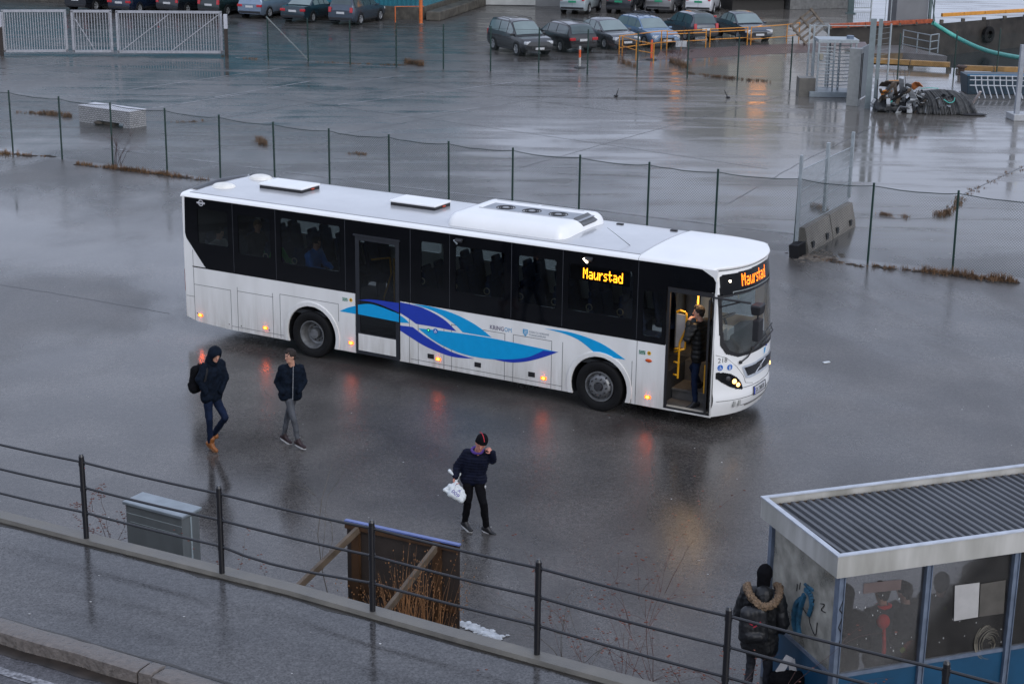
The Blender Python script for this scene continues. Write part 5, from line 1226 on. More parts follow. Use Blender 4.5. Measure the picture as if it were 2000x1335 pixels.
# ------------------------------------------------------------------ cable cabinet, propped board
c0 = G(241, 979, 1.1); c1 = G(355, 1009, 1.1); c2 = G(379, 996, 1.1)
ax = (c1 - c0); ang = math.atan2(ax.y, ax.x); Lc = ax.length; Dc = .42
cb = thing('cable_cabinet', 'grey metal cable cabinet standing behind the railing', 'cabinet', (c0.x, c0.y, 0), ang)
cm = nmat('grey_green_cabinet', (.14, .155, .16), .42, metal=.25, var=.12, scale=4, stretch=(1, 1, .3))
m = MB(); m.box((Lc / 2, Dc / 2, .53), (Lc - .04, Dc - .04, 1.06)); bd = m.build('body', cm, cb, bevel=.008)
m = MB(); m.box((Lc / 2, Dc / 2, 1.085), (Lc + .03, Dc + .03, .05)); m.build('lid', nmat('pale_cabinet_lid', (.23, .265, .29), .35, metal=.3, var=.15), cb, bevel=.012)
m = MB(); m.box((Lc / 2, .018, .93), (Lc - .05, .006, .008)); m.box((Lc / 2, .018, .80), (Lc - .2, .006, .006)); m.box((Lc / 2, .018, .76), (Lc - .2, .006, .006)); m.build('ridge', nmat('cabinet_ridge', (.3, .34, .35), .4), cb)
m = MB(); m.box((Lc - .018, Dc / 2 + .0, .53), (.012, .03, 1.0)); m.build('corner_strip', nmat('pale_cab_strip', (.26, .31, .33), .4), cb)
b0 = G(675.7, 1012, 2.08); b1 = G(896, 1060, 2.08); ax = (b1 - b0); ang = math.atan2(ax.y, ax.x); Lb = ax.length
bo_ = thing('propped_board', 'back of a brown wooden signboard propped up by two slanting timbers', 'signboard', (b0.x, b0.y, 0), ang)
pan = nmat('dark_plywood_back', (.034, .026, .022), .6, var=.25, scale=2); stud = nmat('wet_brown_timber', (.050, .024, .010), .55, var=.35, scale=5, stretch=(1, 1, .3)); stud2 = nmat('grey_weathered_timber', (.095, .07, .048), .6, var=.3, scale=6)
m = MB(); m.box((Lb / 2, .03, 1.08), (Lb, .018, 1.94)); m.build('panel', pan, bo_)
for x in (.16, Lb - .30):
    m = MB(); m.box((x, -.02, 1.04), (.11, .06, 2.02)); m.build('stud', stud, bo_)
for z in (1.18, .45, 1.99):
    m = MB(); m.box((Lb / 2 + (.0 if z < 1.9 else 0), -.012, z), (Lb - (.06 if z < 1.9 else 0), .045, .12 if z < 1.9 else .06)); m.build('crosspiece', stud, bo_)
m = MB(); m.box((Lb / 2, .01, 2.055), (Lb + .03, .06, .02)); m.build('cap_strip', nmat('lit_blue_cap', (.10, .14, .34), .35), bo_)  # top edge cap; the light along it is put into its blue colour
for (x, dx) in ((.20, -.50), (Lb - .30, -.22)):
    m = MB(); m.beam((x, -.03, 1.98), (x + dx, -1.9, 1.12), .05, .09); m.build('prop', stud2, bo_)

# ------------------------------------------------------------------ plants
def blades(mb, c, n, h, spread, r=.004, lean=.5, seed=0, tuft=False):
    rr = random.Random(seed)
    for i in range(n):
        a = rr.uniform(0, 6.283); d = abs(rr.gauss(0, spread)); p = Vector((c[0] + math.cos(a) * d, c[1] + math.sin(a) * d, c[2]))
        hh = h * (rr.uniform(.45, 1.15) if not tuft else rr.uniform(.75, 1.1)); a2 = rr.uniform(0, 6.283); ln = rr.uniform(.1, lean) * hh
        e = p + Vector((math.cos(a2) * ln, math.sin(a2) * ln, hh)); mi = p.lerp(e, .55) + Vector((0, 0, hh * .10)); w_ = Vector((math.cos(a2 + 1.57), math.sin(a2 + 1.57), 0)) * r
        mb.add([p - w_, p + w_, mi + w_ * .8, mi - w_ * .8, e], [(0, 1, 2, 3), (3, 2, 4)])
        if tuft and rr.random() < .7:
            for k in range(7):
                q_ = p.lerp(e, rr.uniform(.75, 1.0)); mb.ball(q_ + Vector((rr.gauss(0, .02), rr.gauss(0, .02), rr.gauss(0, .03))), r * 1.0, 4, 3, sc=(1, 1, 2))
reed = nmat('dry_reed_straw', (.26, .125, .05), .7, var=.45, scale=8)
cx = (b0 + b1) / 2
for k, (dx, dy, nn, hh, lb) in enumerate([(.05, -.75, 70, 2.0, 'thick clump of tall dry brown reeds in front of the propped board'), (.42, -.75, 40, 1.75, 'thinner dry reed clump leaning against the right prop timber')]):
    q = Vector((cx.x + dx, cx.y + dy, 0)); m = MB(); blades(m, q, nn, hh, .16, .006, .42, 11 + k, True)
    for z in range(14):
        a = Vector((q.x + random.gauss(0, .08), q.y + random.gauss(0, .08), 0)); e = a + Vector((random.uniform(-.55, .1), random.uniform(-.1, .3), random.uniform(1.0, 1.6))); m.tube(a, e, .011, .004, n=5)
    tag(m.build('dry_reed', reed), lb, 'plant')
def shrub(loc, h, n, label, mat, seed, spread=.6, twig=.006, berries=None, name='bare_shrub'):
    rr = random.Random(seed); t = thing(name, label, 'plant', loc)
    m = MB(); lf = MB()
    def grow_(p, d, ln, r, dep):
        pts = [p]; 
        for k in range(5): d = (d + Vector((rr.gauss(0, .12), rr.gauss(0, .12), -.05 * dep + rr.gauss(0, .05)))).normalized(); pts.append(pts[-1] + d * ln / 5)
        for i in range(5): m.tube(pts[i], pts[i + 1], r * (1 - i * .15), r * (1 - (i + 1) * .15), n=4, cap=False)
        if dep < 2:
            for k in range(rr.randint(2, 4)): q_ = pts[rr.randint(2, 5)]; grow_(q_, (d + Vector((rr.gauss(0, .6), rr.gauss(0, .6), rr.uniform(-.1, .4)))).normalized(), ln * .5, r * .55, dep + 1)
        if berries and rr.random() < .8:
            for k in range(berries): lf.ball(pts[rr.randint(2, 5)] + Vector((rr.gauss(0, .02), rr.gauss(0, .02), rr.gauss(0, .02))), .012, 4, 3, sc=(1.4, 1, .5))
    for i in range(n): a = rr.uniform(0, 6.283); grow_(Vector((rr.gauss(0, .08), rr.gauss(0, .08), 0)), Vector((math.cos(a) * spread * rr.random(), math.sin(a) * spread * rr.random(), 1)).normalized(), h * rr.uniform(.7, 1.1), twig, 0)
    m.build('stem', mat, t)
    if berries: tag(lf.build('leaves', nmat('withered_leaf', (.13, .04, .025), .7, var=.5), t), None, None, kind='stuff')
    return t
twigm = nmat('red_brown_twig', (.075, .032, .028), .6, var=.4); twig2 = nmat('grey_brown_twig', (.085, .07, .05), .7, var=.4)
shrub((1.95, 16.3, 0), 2.35, 7, 'red-twigged thorny shrub between the railing and the parka wearer', twigm, 3, .7, .008, 3)
shrub((1.35, 17.2, 0), 2.2, 8, 'low tangled bare shrub behind the railing, left of the parka wearer', twigm, 5, .8, .007, 3)
shrub((.75, 17.5, 0), 1.9, 3, 'few thin straw-coloured stalks behind the railing between the two right posts', twig2, 8, .35, .006)
shrub((-6.0, 23.3, 0), .95, 3, 'dark reddish seed stalk beside the left end of the cable cabinet', twigm, 9, .2, .007, 7)
shrub((-2.35, 20.9, 0), 2.9, 1, 'single tall thin stalk rising left of the propped board', twig2, 12, .12, .009)
shrub((-3.4, 19.6, 0), 1.5, 3, 'small dry weed left of the left prop timber', twig2, 14, .5, .006, 3)
# remains of snow behind the coping
m = MB()
for k in range(150):
    u = random.random(); P_ = G(898, 1216).lerp(G(975, 1246), u); m.ball(P_ + Vector((random.gauss(0, .045), random.gauss(0, .04), .01)), random.uniform(.012, .04), 6, 4, sc=(1.5, 1, .5))
m.build('slush', nmat('old_snow', (.42, .44, .46), .6, var=.3, scale=9)); tag(bpy.data.objects['slush'], 'thin strip of grey-white slush along the foot of the wall', 'snow', kind='stuff')

# ------------------------------------------------------------------ chain-link fence
def chainlink(mb, A, B, h, z0=.06, pitch=.075, r=.0034):
    A = Vector(A); B = Vector(B); d = B - A; L_ = d.length; d.normalize(); nrm = Vector((-d.y, d.x, 0))
    for sgn in (1, -1):
        n0 = int(-h / pitch) - 1; n1 = int(L_ / pitch) + int(h / pitch) + 2
        for k in range(n0, n1):
            x0 = k * pitch; x1 = x0 + sgn * h; za, zb_ = 0, h
            if sgn > 0:
                if x1 < 0 or x0 > L_: continue
                if x0 < 0: za = -x0; x0 = 0
                if x1 > L_: zb_ = h - (x1 - L_); x1 = L_
            else:
                if x0 < 0 or x1 > L_: continue
                if x0 > L_: za = x0 - L_; x0 = L_
                if x1 < 0: zb_ = h + x1; x1 = 0
            if zb_ - za < .02: continue
            a = A + d * x0 + Vector((0, 0, z0 + za)); b = A + d * x1 + Vector((0, 0, z0 + zb_)); o = nrm * (.004 * sgn); x = (b - a).normalized(); y = nrm; z = x.cross(y)
            vs = [a + o + y * r * 1, a + o + (-y * .5 + z * .87) * r, a + o + (-y * .5 - z * .87) * r, b + o + y * r, b + o + (-y * .5 + z * .87) * r, b + o + (-y * .5 - z * .87) * r]
            mb.add(vs, [(0, 1, 4, 3), (1, 2, 5, 4), (2, 0, 3, 5)])
fb = [(33, 305), (128, 318), (224, 322), (330, 335), (432, 348), (538, 360), (645, 373), (760, 386), (879, 400), (1016, 412), (1133, 427), (1266, 444), (1397, 458), (1553, 482), (1700, 520), (1860, 533)]
ft = [(17, 180), (114, 192), (214, 204), (321, 215), (426, 228), (534, 242), (642, 255), (760, 267), (877, 280), (1002, 293), (1133, 307), (1268, 321), (1402, 335), (1559, 348), (1706, 362), (1874, 377)]
fence = thing('chain_link_fence', 'dark green chain-link fence running behind the bus across the yard', 'fence', (0, 0, 0))
FP = [];
for (a, b_) in zip(fb, ft): q = G(*b_, 2.06); FP.append((q.x + (G(*a).x - q.x) * .0, q.y))
FP = [(FP[0][0] - 4.0, FP[0][1] + 2.3), (FP[0][0] - 2.0, FP[0][1] + 1.15)] + FP + [(FP[-1][0] + 2.05, FP[-1][1] - 1.0), (FP[-1][0] + 4.1, FP[-1][1] - 2.0)]
gm = nmat('green_wire', (.016, .03, .028), .5)
rr_ = random.Random(4); tops = []
for i, (x, y) in enumerate(FP):
    m = MB(); lx = rr_.gauss(0, .015); m.tube((x, y, -.05), (x + lx, y, 2.13), .030, n=8); m.build('post', M['green_paint'], fence, smooth=True, auto=40)
for (a, b_) in zip(FP[:-1], FP[1:]):
    m = MB(); chainlink(m, (*a, 0), (*b_, 0), 1.96, .05); m.build('wire_mesh', gm, fence, recalc=False)
    m = MB(); pts = [Vector((a[0] + (b_[0] - a[0]) * k / 6, a[1] + (b_[1] - a[1]) * k / 6, 2.04 - .06 * 4 * (k / 6) * (1 - k / 6) + rr_.gauss(0, .006))) for k in range(7)]; m.path(pts, .012, 5); m.build('top_wire', gm, fence)
# grass tufts and soil along the foot of the fence
m = MB(); soil = MB(); rr_ = random.Random(21)
def tuftline(px0, px1, dens, h):
    for k in range(int((px1[0] - px0[0]) * dens)):
        u = rr_.random(); q = G(px0[0] + (px1[0] - px0[0]) * u, px0[1] + (px1[1] - px0[1]) * u); q += Vector((rr_.gauss(0, .06), rr_.gauss(0, .06), 0))
        blades(m, q, 10, h * rr_.uniform(.4, 1.2), .05, .006, .9, rr_.random())
        if rr_.random() < .5: soil.ball(q, rr_.uniform(.03, .09), 6, 4, sc=(1.8, 1.2, .35))
tuftline((150, 321), (400, 352), .55, .13); tuftline((205, 328), (340, 344), .6, .18); tuftline((0, 300), (60, 305), .5, .16); tuftline((60, 303), (105, 306), .3, .05)
tuftline((1700, 519), (1995, 556), .30, .12); tuftline((1805, 530), (1985, 552), .7, .20); tuftline((1560, 498), (1700, 522), .25, .06); tuftline((420, 350), (640, 378), .10, .06)
tag(m.build('dry_grass', M['dry']), 'rusty brown grass tufts along the foot of the chain-link fence', 'grass', kind='stuff')
tag(soil.build('loose_soil', nmat('black_soil', (.025, .02, .016), .7, var=.5), smooth=True), 'dark soil clods along the foot of the chain-link fence', 'soil', kind='stuff')
m = MB()
for (a, b_, n_, h) in [((40, 219), (100, 224), 40, .10), ((90, 222), (140, 230), 70, .18), ((505, 272), (516, 284), 40, .18), ((690, 300), (712, 302), 20, .08), ((330, 240), (400, 236), 22, .05), ((1590, 406), (1612, 410), 40, .16), ((1722, 420), (1736, 422), 18, .10), ((1766, 423), (1772, 425), 8, .08), ((1832, 422), (1856, 415), 40, .15), ((1856, 413), (1880, 385), 40, .08), ((1880, 385), (2000, 324), 30, .05), ((1375, 149), (1445, 155), 60, .14), ((1450, 156), (1500, 160), 26, .12), ((1340, 143), (1380, 148), 20, .12), ((1210, 120), (1240, 132), 30, .25), ((790, 123), (828, 129), 60, .28), ((620, 122), (790, 128), 60, .06), ((1310, 122), (1345, 135), 50, .35), ((430, 110), (520, 118), 16, .08)]:
    for k in range(n_):
        u = rr_.random(); q = G(a[0] + (b_[0] - a[0]) * u, a[1] + (b_[1] - a[1]) * u) + Vector((rr_.gauss(0, .08), rr_.gauss(0, .12), 0)); blades(m, q, 7, h, .06, .008, .9, rr_.random())
tag(m.build('weed_tufts', M['dry']), 'scattered dry weeds in the joints of the wet yard', 'grass', kind='stuff')
for (px, py, h, n_, lb, sd_) in [(232, 325, 1.1, 7, 'bare reddish twigs at the third left post of the chain-link fence', 31), (1328, 128, 1.5, 9, 'tall dead stalks beside the far fence near the white sign', 32), (1215, 125, 1.0, 6, 'low dead stalks by the yellow pipe barrier', 33)]:
    shrub(G(px, py), h, n_, lb, twigm, sd_, .5, .010)
# small litter standing in the puddles
for i, (px, py, lb) in enumerate([(1203, 189, 'small dark stick standing in the shallow puddle, left one'), (1422, 192, 'small bent dark stick in the shallow puddle, right one'), (1614, 708, 'small white scrap of litter on the wet yard right of the bus')]):
    q = G(px, py); m = MB()
    if i < 2: m.tube((0, 0, 0), (-.18 if i else .1, 0, .35), .03, .015, n=6); m.ball((0, 0, .04), .07, sc=(1.5, 1, .6))
    else: m.box((0, 0, .012), (.16, .06, .02), rz=.4)
    o = m.build('stick' if i < 2 else 'litter', M['matt_black'] if i < 2 else bagm); o.location = q; tag(o, lb, 'debris')
# white brick-patterned box
m = MB(); q0 = G(155, 238); q1 = G(254, 252); ax = q1 - q0; ang = math.atan2(ax.y, ax.x); Lq = ax.length
wbm = bpy.data.materials.new('white_block_facing'); wbm.use_nodes = True; n_ = wbm.node_tree.nodes; l_ = wbm.node_tree.links
br = n_.new('ShaderNodeTexBrick'); br.inputs['Scale'].default_value = 1; br.inputs['Brick Width'].default_value = .17; br.inputs['Row Height'].default_value = .075; br.inputs['Mortar Size'].default_value = .009
br.inputs['Color1'].default_value = (.42, .42, .42, 1); br.inputs['Color2'].default_value = (.33, .33, .335, 1); br.inputs['Mortar'].default_value = (.09, .09, .095, 1)
tc_ = n_.new('ShaderNodeTexCoord'); sp_ = n_.new('ShaderNodeSeparateXYZ'); cb_ = n_.new('ShaderNodeCombineXYZ'); ad = n_.new('ShaderNodeMath'); ad.operation = 'ADD'
l_.new(tc_.outputs['Object'], sp_.inputs[0]); l_.new(sp_.outputs[0], ad.inputs[0]); l_.new(sp_.outputs[1], ad.inputs[1]); l_.new(ad.outputs[0], cb_.inputs[0]); l_.new(sp_.outputs[2], cb_.inputs[1]); l_.new(cb_.outputs[0], br.inputs['Vector']); l_.new(br.outputs[0], n_['Principled BSDF'].inputs['Base Color'])
wbx = thing('white_block_box', 'long low white box with a brick pattern standing in the yard', 'box', (q0.x, q0.y, 0), ang)
m.prism([(0, 0), (.95, 0), (.95, .16), (Lq - .35, .16), (Lq - .35, 0), (Lq, 0), (Lq, .62), (0, .62)], lambda a, b_, d: Vector((a, d, b_)), 0, .85); m.build('body', wbm, wbx)
m = MB(); m.box((Lq / 2, .425, .635), (Lq + .02, .88, .03)); m.build('lid', nmat('white_lid', (.5, .5, .52), .4), wbx)
m = MB(); m.ball((1.05, -.02, .07), .12, sc=(1.8, 1, .6)); m.box((1.5, .2, .07), (.6, .25, .12)); m.build('rubble', nmat('brown_rubble', (.06, .045, .03), .7), wbx)

# ------------------------------------------------------------------ concrete barriers with tall mesh panels
jd = (G(1672, 441) - G(1579, 495)); jd.z = 0; Lj = jd.length; jd.normalize(); ang = math.atan2(jd.y, jd.x); J0 = G(1579, 495)
jersey = nmat('pale_concrete_barrier', (.17, .155, .135), .6, var=.2, scale=3, bump=.3)
prof = [(0, 0), (-.015, .12), (-.15, .68), (-.36, .68), (-.50, .12), (-.54, 0)]
for i in range(2):
    o_ = J0 + jd * (i * Lj / 2 + .02); L1 = Lj / 2 - .06
    t = thing('concrete_barrier', ('nearer' if i == 0 else 'farther') + ' of the two concrete barriers under the tall mesh panels', 'barrier', (o_.x, o_.y, 0), ang, 'concrete barriers under the mesh panels')
    m = MB(); m.prism([(-b_, z) for b_, z in prof], lambda a, z, d: Vector((d, a, z)), 0, L1); m.build('body', jersey, t)
    m = MB()
    for x in (.35, L1 - .45): m.box((x, -.002 + .02, .18), (.16, .06, .16))
    m.build('lifting_slot', M['matt_black'], t)
tp = thing('panel_fence', 'two tall grey steel mesh panels standing on the concrete barriers', 'fence', (J0.x, J0.y, 0), ang)
pxy = []
for k, (px, py) in enumerate([(1567, 286), (1621, 284), (1672, 263)]):
    x = -.25 + k * (Lj / 2 + .12); pxy.append(x); m = MB(); m.box((x, .27, (0.1 if k == 0 else .8) / 2 + 1.35), (.09 if k != 1 else .13, .08, 2.55 if k == 0 else 1.9)); m.build('post', M['steel'], tp)
m = MB()
for a, b_ in zip(pxy[:-1], pxy[1:]):
    for z in (.72, 1.25, 1.72, 2.28): m.tube((a, .27, z), (b_, .27, z), .012, n=5)
    k = 0
    while a + k * .05 < b_: m.tube((a + k * .05, .27, .72), (a + k * .05, .27, 2.28), .004, n=3, cap=False); k += 1
    for z in range(8): m.tube((a, .27, .8 + z * .2), (b_, .27, .9 + z * .2), .004, n=3, cap=False)
m.build('wire_mesh', M['steel'], tp)
m = MB()
for k in range(9): m.box((-.75 + k * .07, .15, .18), (.02, .26, .38), M=Matrix.Rotation(R_(-14), 3, 'Y'))
m.box((-.48, .05, .36), (.65, .03, .03)); o = m.build('rubber_grating', M['matt_black']); o.location = (J0.x, J0.y, 0); o.rotation_euler = (0, 0, ang); tag(o, 'black ribbed rubber mat leaning by the nearer barrier end', 'mat')
m = MB()
for k in range(120): q = G(1595 + random.gauss(0, 22), 500 + random.gauss(0, 5)); m.ball(q, random.uniform(.02, .07), 5, 4, sc=(1.6, 1, .6))
tag(m.build('rubble', nmat('pale_rubble', (.10, .085, .07), .7, var=.5)), 'scattered pale rubble at the end of the concrete barriers', 'rubble', kind='stuff')
# ------------------------------------------------------------------ cars
M['tyre'] = M['rubber']
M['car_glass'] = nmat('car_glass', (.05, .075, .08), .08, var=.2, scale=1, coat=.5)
M['car_glass_pale'] = nmat('sky_lit_car_glass', (.16, .21, .21), .1, var=.15, scale=1, coat=.5)  # paler copy of the car glass, sky light put into its base colour
M['red_lens'] = nmat('tail_lens', (.42, .012, .02), .25, coat=.5)
M['clear_lens'] = nmat('clear_lens', (.62, .64, .66), .15, coat=.6)
M['alloy'] = nmat('alloy_wheel', (.38, .39, .40), .35, metal=.5)
M['wplate'] = nmat('white_plate', (.55, .56, .57), .5, var=.02)
M['gplate'] = nmat('green_plate', (.01, .25, .13), .5, var=.02)
M['trim'] = nmat('black_trim', (.015, .015, .017), .5)
SPEC = {  # length, width, height, belt profile (x/L from -.5 rear to .5 front, z/H), roof profile
 'suv': (4.45, 1.76, 1.68, [(-.5, .52), (-.47, .60), (-.2, .60), (.16, .59), (.24, .575), (.42, .53), (.49, .44), (.5, .38)], [(-.475, .60), (-.455, .86), (-.42, .96), (-.30, 1.0), (0, 1.0), (.08, .965), (.26, .58)]),
 'wagon': (4.65, 1.75, 1.48, [(-.5, .50), (-.485, .62), (-.2, .62), (.14, .61), (.22, .60), (.42, .53), (.49, .42), (.5, .36)], [(-.48, .62), (-.43, .88), (-.38, .97), (-.2, 1.0), (.0, .99), (.06, .95), (.23, .605)]),
 'sedan': (4.60, 1.76, 1.45, [(-.5, .52), (-.485, .66), (-.30, .67), (.14, .62), (.22, .61), (.42, .54), (.49, .43), (.5, .37)], [(-.33, .67), (-.20, .93), (-.12, 1.0), (.0, .995), (.06, .95), (.24, .61)]),
 'hatch': (4.05, 1.70, 1.52, [(-.5, .50), (-.485, .60), (-.2, .62), (.14, .61), (.24, .60), (.42, .53), (.49, .43), (.5, .36)], [(-.475, .60), (-.42, .86), (-.36, .97), (-.2, 1.0), (.02, .99), (.09, .95), (.27, .60)]),
 'van': (4.4, 1.80, 1.85, [(-.5, .46), (-.49, .56), (-.2, .56), (.20, .56), (.28, .54), (.43, .48), (.49, .40), (.5, .34)], [(-.49, .56), (-.475, .90), (-.45, .98), (-.2, 1.0), (.10, 1.0), (.16, .96), (.33, .53)]),
}
def interp(P, x):
    if x <= P[0][0]: return P[0][1]
    for a, b in zip(P[:-1], P[1:]):
        if x <= b[0]: return a[1] + (b[1] - a[1]) * (x - a[0]) / (b[0] - a[0] + 1e-9)
    return P[-1][1]
def car(kind, label, loc, heading, paint, group=None, plate='w', rack=False, bars=False, name='parked_car', glass=None, cat='car', facing='rear', lit=False, dims=None, platetxt=None, tail='tall'):
    L_, W_, H_, belt, roof = SPEC[kind]
    if dims: L_, W_, H_ = dims
    t = thing(name, label, cat, loc, heading, group)
    gl = glass or M['car_glass']; rx0, rx1 = roof[0][0], roof[-1][0]
    def ring(x, o=0.):
        hw = W_ / 2 * (1 - .10 * max(0, (abs(x) - .36) / .14) ** 2.2 - .0) + o
        bz = interp(belt, x) * H_; inc = rx0 < x < rx1
        rz_ = interp(roof, x) * H_ if inc else bz
        f_ = min(1, max(0, (rz_ - bz) / (H_ * .38)))
        tw = hw - .06 - .17 * f_ - o * .3
        zb_ = .20 + .10 * max(0, (abs(x) - .42) / .08)
        return [(hw - .10, zb_), (hw - .02, zb_ + .10), (hw, bz * .62), (hw - .005, bz * .84), (hw - .045, bz), (tw, rz_ - .05 * f_ + o), (tw * .86, rz_ + .0 + o), (tw * .5, rz_ + .025 * f_ + .012 + o), (0, rz_ + .035 * f_ + .016 + o)]
    xs_ = sorted(set([-.5 + k / 40 for k in range(41)] + [b[0] for b in belt] + [b[0] for b in roof])); m = MB(); vs = []
    for x in xs_:
        r = ring(x); full = [(y, z) for y, z in r] + [(-y, z) for y, z in reversed(r[:-1])]
        vs += [Vector((x * L_, y, z)) for y, z in full]
    n = 17; k = len(xs_); fs = [(i * n + j, (i + 1) * n + j, (i + 1) * n + j + 1, i * n + j + 1) for i in range(k - 1) for j in range(n - 1)]
    fs += [tuple(range(n)), tuple((k - 1) * n + j for j in reversed(range(n)))]; m.add(vs, fs); body = m.build('body', paint, t, smooth=True, auto=38)
    # side windows
    ends = [rx0 + .05, -.17, .03, rx1 - .075] if kind not in ('van',) else [.06, .24]
    if kind == 'sedan': ends = [-.25, -.10, .04, rx1 - .06]
    for sgn in (1, -1):
        for a, b_ in zip(ends[:-1], ends[1:]):
            m = MB(); vs = []; N = 8
            for i in range(N + 1):
                x = a + .008 + (b_ - a - .016) * i / N; r = ring(x, .006); lo, hi = r[4], r[5]
                for u in (.10, .90): vs.append(Vector((x * L_, sgn * (lo[0] + (hi[0] - lo[0]) * u + .010), lo[1] + (hi[1] - lo[1]) * u)))
            m.add(vs, [(2 * i, 2 * i + 2, 2 * i + 3, 2 * i + 1) for i in range(N)]); m.build('window', gl, t)
    def screen(x0, x1, nm, kx=.93):
        m = MB(); vs = []; N = 8
        for i in range(N + 1):
            x = x0 + (x1 - x0) * i / N; r = ring(x, .0); w_ = r[5][0] * kx
            off_ = Vector(((.012 if x > 0 else -.012), 0, .012))
            for j in range(9): y = -w_ + 2 * w_ * j / 8; zz = r[8][1] - (r[8][1] - r[6][1]) * (abs(y) / max(.01, r[6][0])) ** 2; vs.append(Vector((x * L_, y, zz)) + off_)
        m.add(vs, [(i * 9 + j, (i + 1) * 9 + j, (i + 1) * 9 + j + 1, i * 9 + j + 1) for i in range(N) for j in range(8)]); m.build(nm, gl, t, smooth=True)
    wf0 = [b for b in roof if b[0] > 0][-2][0] if roof[-2][0] > 0 else .05
    screen(wf0 + .015, rx1 - .012, 'windscreen')
    rr1 = roof[2][0] if kind != 'sedan' else roof[1][0] + .06
    if kind == 'van':
        for s_ in (-1, 1):
            m = MB(); m.box((-.488 * L_, s_ * .36, H_ * .76), (.012, .50, H_ * .24)); m.build('rear_window', gl, t, bevel=.004)
        m = MB(); m.box((-.5 * L_ - .004, 0, H_ * .55), (.006, .012, H_ * .75)); m.build('door_gap', M['trim'], t)
    else: screen(rx0 + .008, rr1 - (.0 if kind == 'sedan' else .015), 'rear_window', .90)
    # wheels
    R0 = .31 if kind in ('sedan', 'hatch', 'wagon') else .345
    for wx in (-.295, .30):
        for sgn in (1, -1):
            c = Vector((wx * L_, sgn * (W_ / 2 - .11), R0)); ax = Vector((0, sgn, 0))
            m = MB(); m.lathe(Vector((wx * L_, sgn * (W_ / 2 - .20), R0 + .02)), ax, [(0, 0), (0, R0 + .07), (.205, R0 + .055), (.205, R0 + .01), (.10, R0)], 22); m.build('wheel_arch', M['trim'], t)
            e = bpy.data.objects.new('wheel', None); COL.objects.link(e); e.parent = t
            m = MB(); m.lathe(c, ax, [(-.1, R0 * .6), (-.1, R0 * .97), (-.06, R0), (.10, R0), (.13, R0 * .95), (.13, R0 * .66), (.10, R0 * .64)], 22); m.build('tyre', M['tyre'], e, smooth=True, auto=50)
            m = MB(); m.lathe(c, ax, [(.125, R0 * .68), (.13, R0 * .60), (.09, R0 * .56), (.085, 0)], 18)
            for k in range(5):
                a = 2 * math.pi * k / 5; m.beam(c + ax * .115, c + ax * .115 + Vector((math.cos(a), 0, math.sin(a))) * R0 * .62, .055, .02, up=ax)
            m.build('rim', M['alloy'], e)
    # lights, bumpers, plates
    bx_ = -.5 * L_; hw = W_ / 2 * .9
    bzr = interp(belt, -.49) * H_
    for s_ in (-1, 1):
        m = MB()
        if tail == 'tall': m.box((bx_ + .02, s_ * (hw - .10), bzr * .90 + .08), (.10, .17, .30), M=Matrix.Rotation(R_(6), 3, 'Y'))
        else: m.box((bx_ + .03, s_ * (hw - .13), bzr * .86), (.12, .33, .15))
        m.build('tail_light', M['red_lens'], t, bevel=.02)
        m = MB(); m.box((.472 * L_, s_ * (hw - .16), interp(belt, .47) * H_ * .90), (.20, .36, .15), rz=-s_ * .35); m.build('headlight', M['head_lamp'] if lit else M['clear_lens'], t, bevel=.03)
        m = MB(); m.box((.20 * L_, s_ * (W_ / 2 + .05), interp(belt, .2) * H_ + .05), (.12, .18, .12)); m.build('mirror', paint, t, bevel=.03)
        for xx in (-.12, .06):
            m = MB(); m.box((xx * L_, s_ * (W_ / 2 - .0), interp(belt, 0) * H_ * .86), (.13, .02, .022)); m.build('door_handle', M['trim'], t)
    m = MB(); m.box((.5 * L_ - .01, 0, .48), (.05, W_ * .50, .15)); m.build('grille', M['trim'], t, bevel=.01)
    m = MB(); m.box((.5 * L_ + .02, 0, .33), (.05, W_ * .80, .07)); m.build('front_bumper_slot', M['trim'], t, bevel=.01)
    m = MB(); m.box((-.5 * L_ - .01, 0, .40), (.06, W_ * .84, .14)); m.build('rear_bumper', M['trim'], t, bevel=.02)
    pm = M['gplate'] if plate == 'g' else M['wplate']; pzz = bzr * (.80 if plate != 'g' else .78)
    m = MB(); m.box((-.5 * L_ - .02, 0 if plate != 'g' else .0, pzz), (.02, .50, .12)); a = m.build('number_plate', pm, t)
    m = MB(); m.box((.5 * L_ + .05, 0, .42), (.02, .50, .11)); m.build('number_plate', pm, t)
    if rack or bars:
        zr = H_ + .06
        for s_ in (-1, 1):
            m = MB()
            P_ = [Vector((x * L_, s_ * (W_ / 2 - .24), (interp(roof, x) * H_ + (.05 if -.36 < x < .02 else .0)))) for x in (-.40, -.36, -.2, 0, .03)]; m.path(P_, .018, 5); m.build('roof_rail', M['trim'], t)
        if rack:
            m = MB()
            for x in (-.30, -.06): m.box((x * L_, 0, zr + .03), (.05, W_ * .72, .03))
            m.box((-.17 * L_, .30, zr + .10), (1.3, .07, .05)); m.box((-.17 * L_, -.15, zr + .10), (1.3, .07, .05)); m.box((.02 * L_, .30, zr + .16), (.2, .12, .08)); m.box((.02 * L_, -.15, zr + .16), (.2, .12, .08)); m.build('roof_rack', M['trim'], t, bevel=.01)
    # lower trim
    m = MB()
    for s_ in (-1, 1): m.box((0, s_ * (W_ / 2 - .03), .30), (L_ * .36, .05, .10))
    m.build('sill', M['trim'], t)
    return t
def paint(nm, c, metal=.25, rough=.25): return nmat(nm, c, rough, metal=metal, var=.05, scale=2, coat=.8)
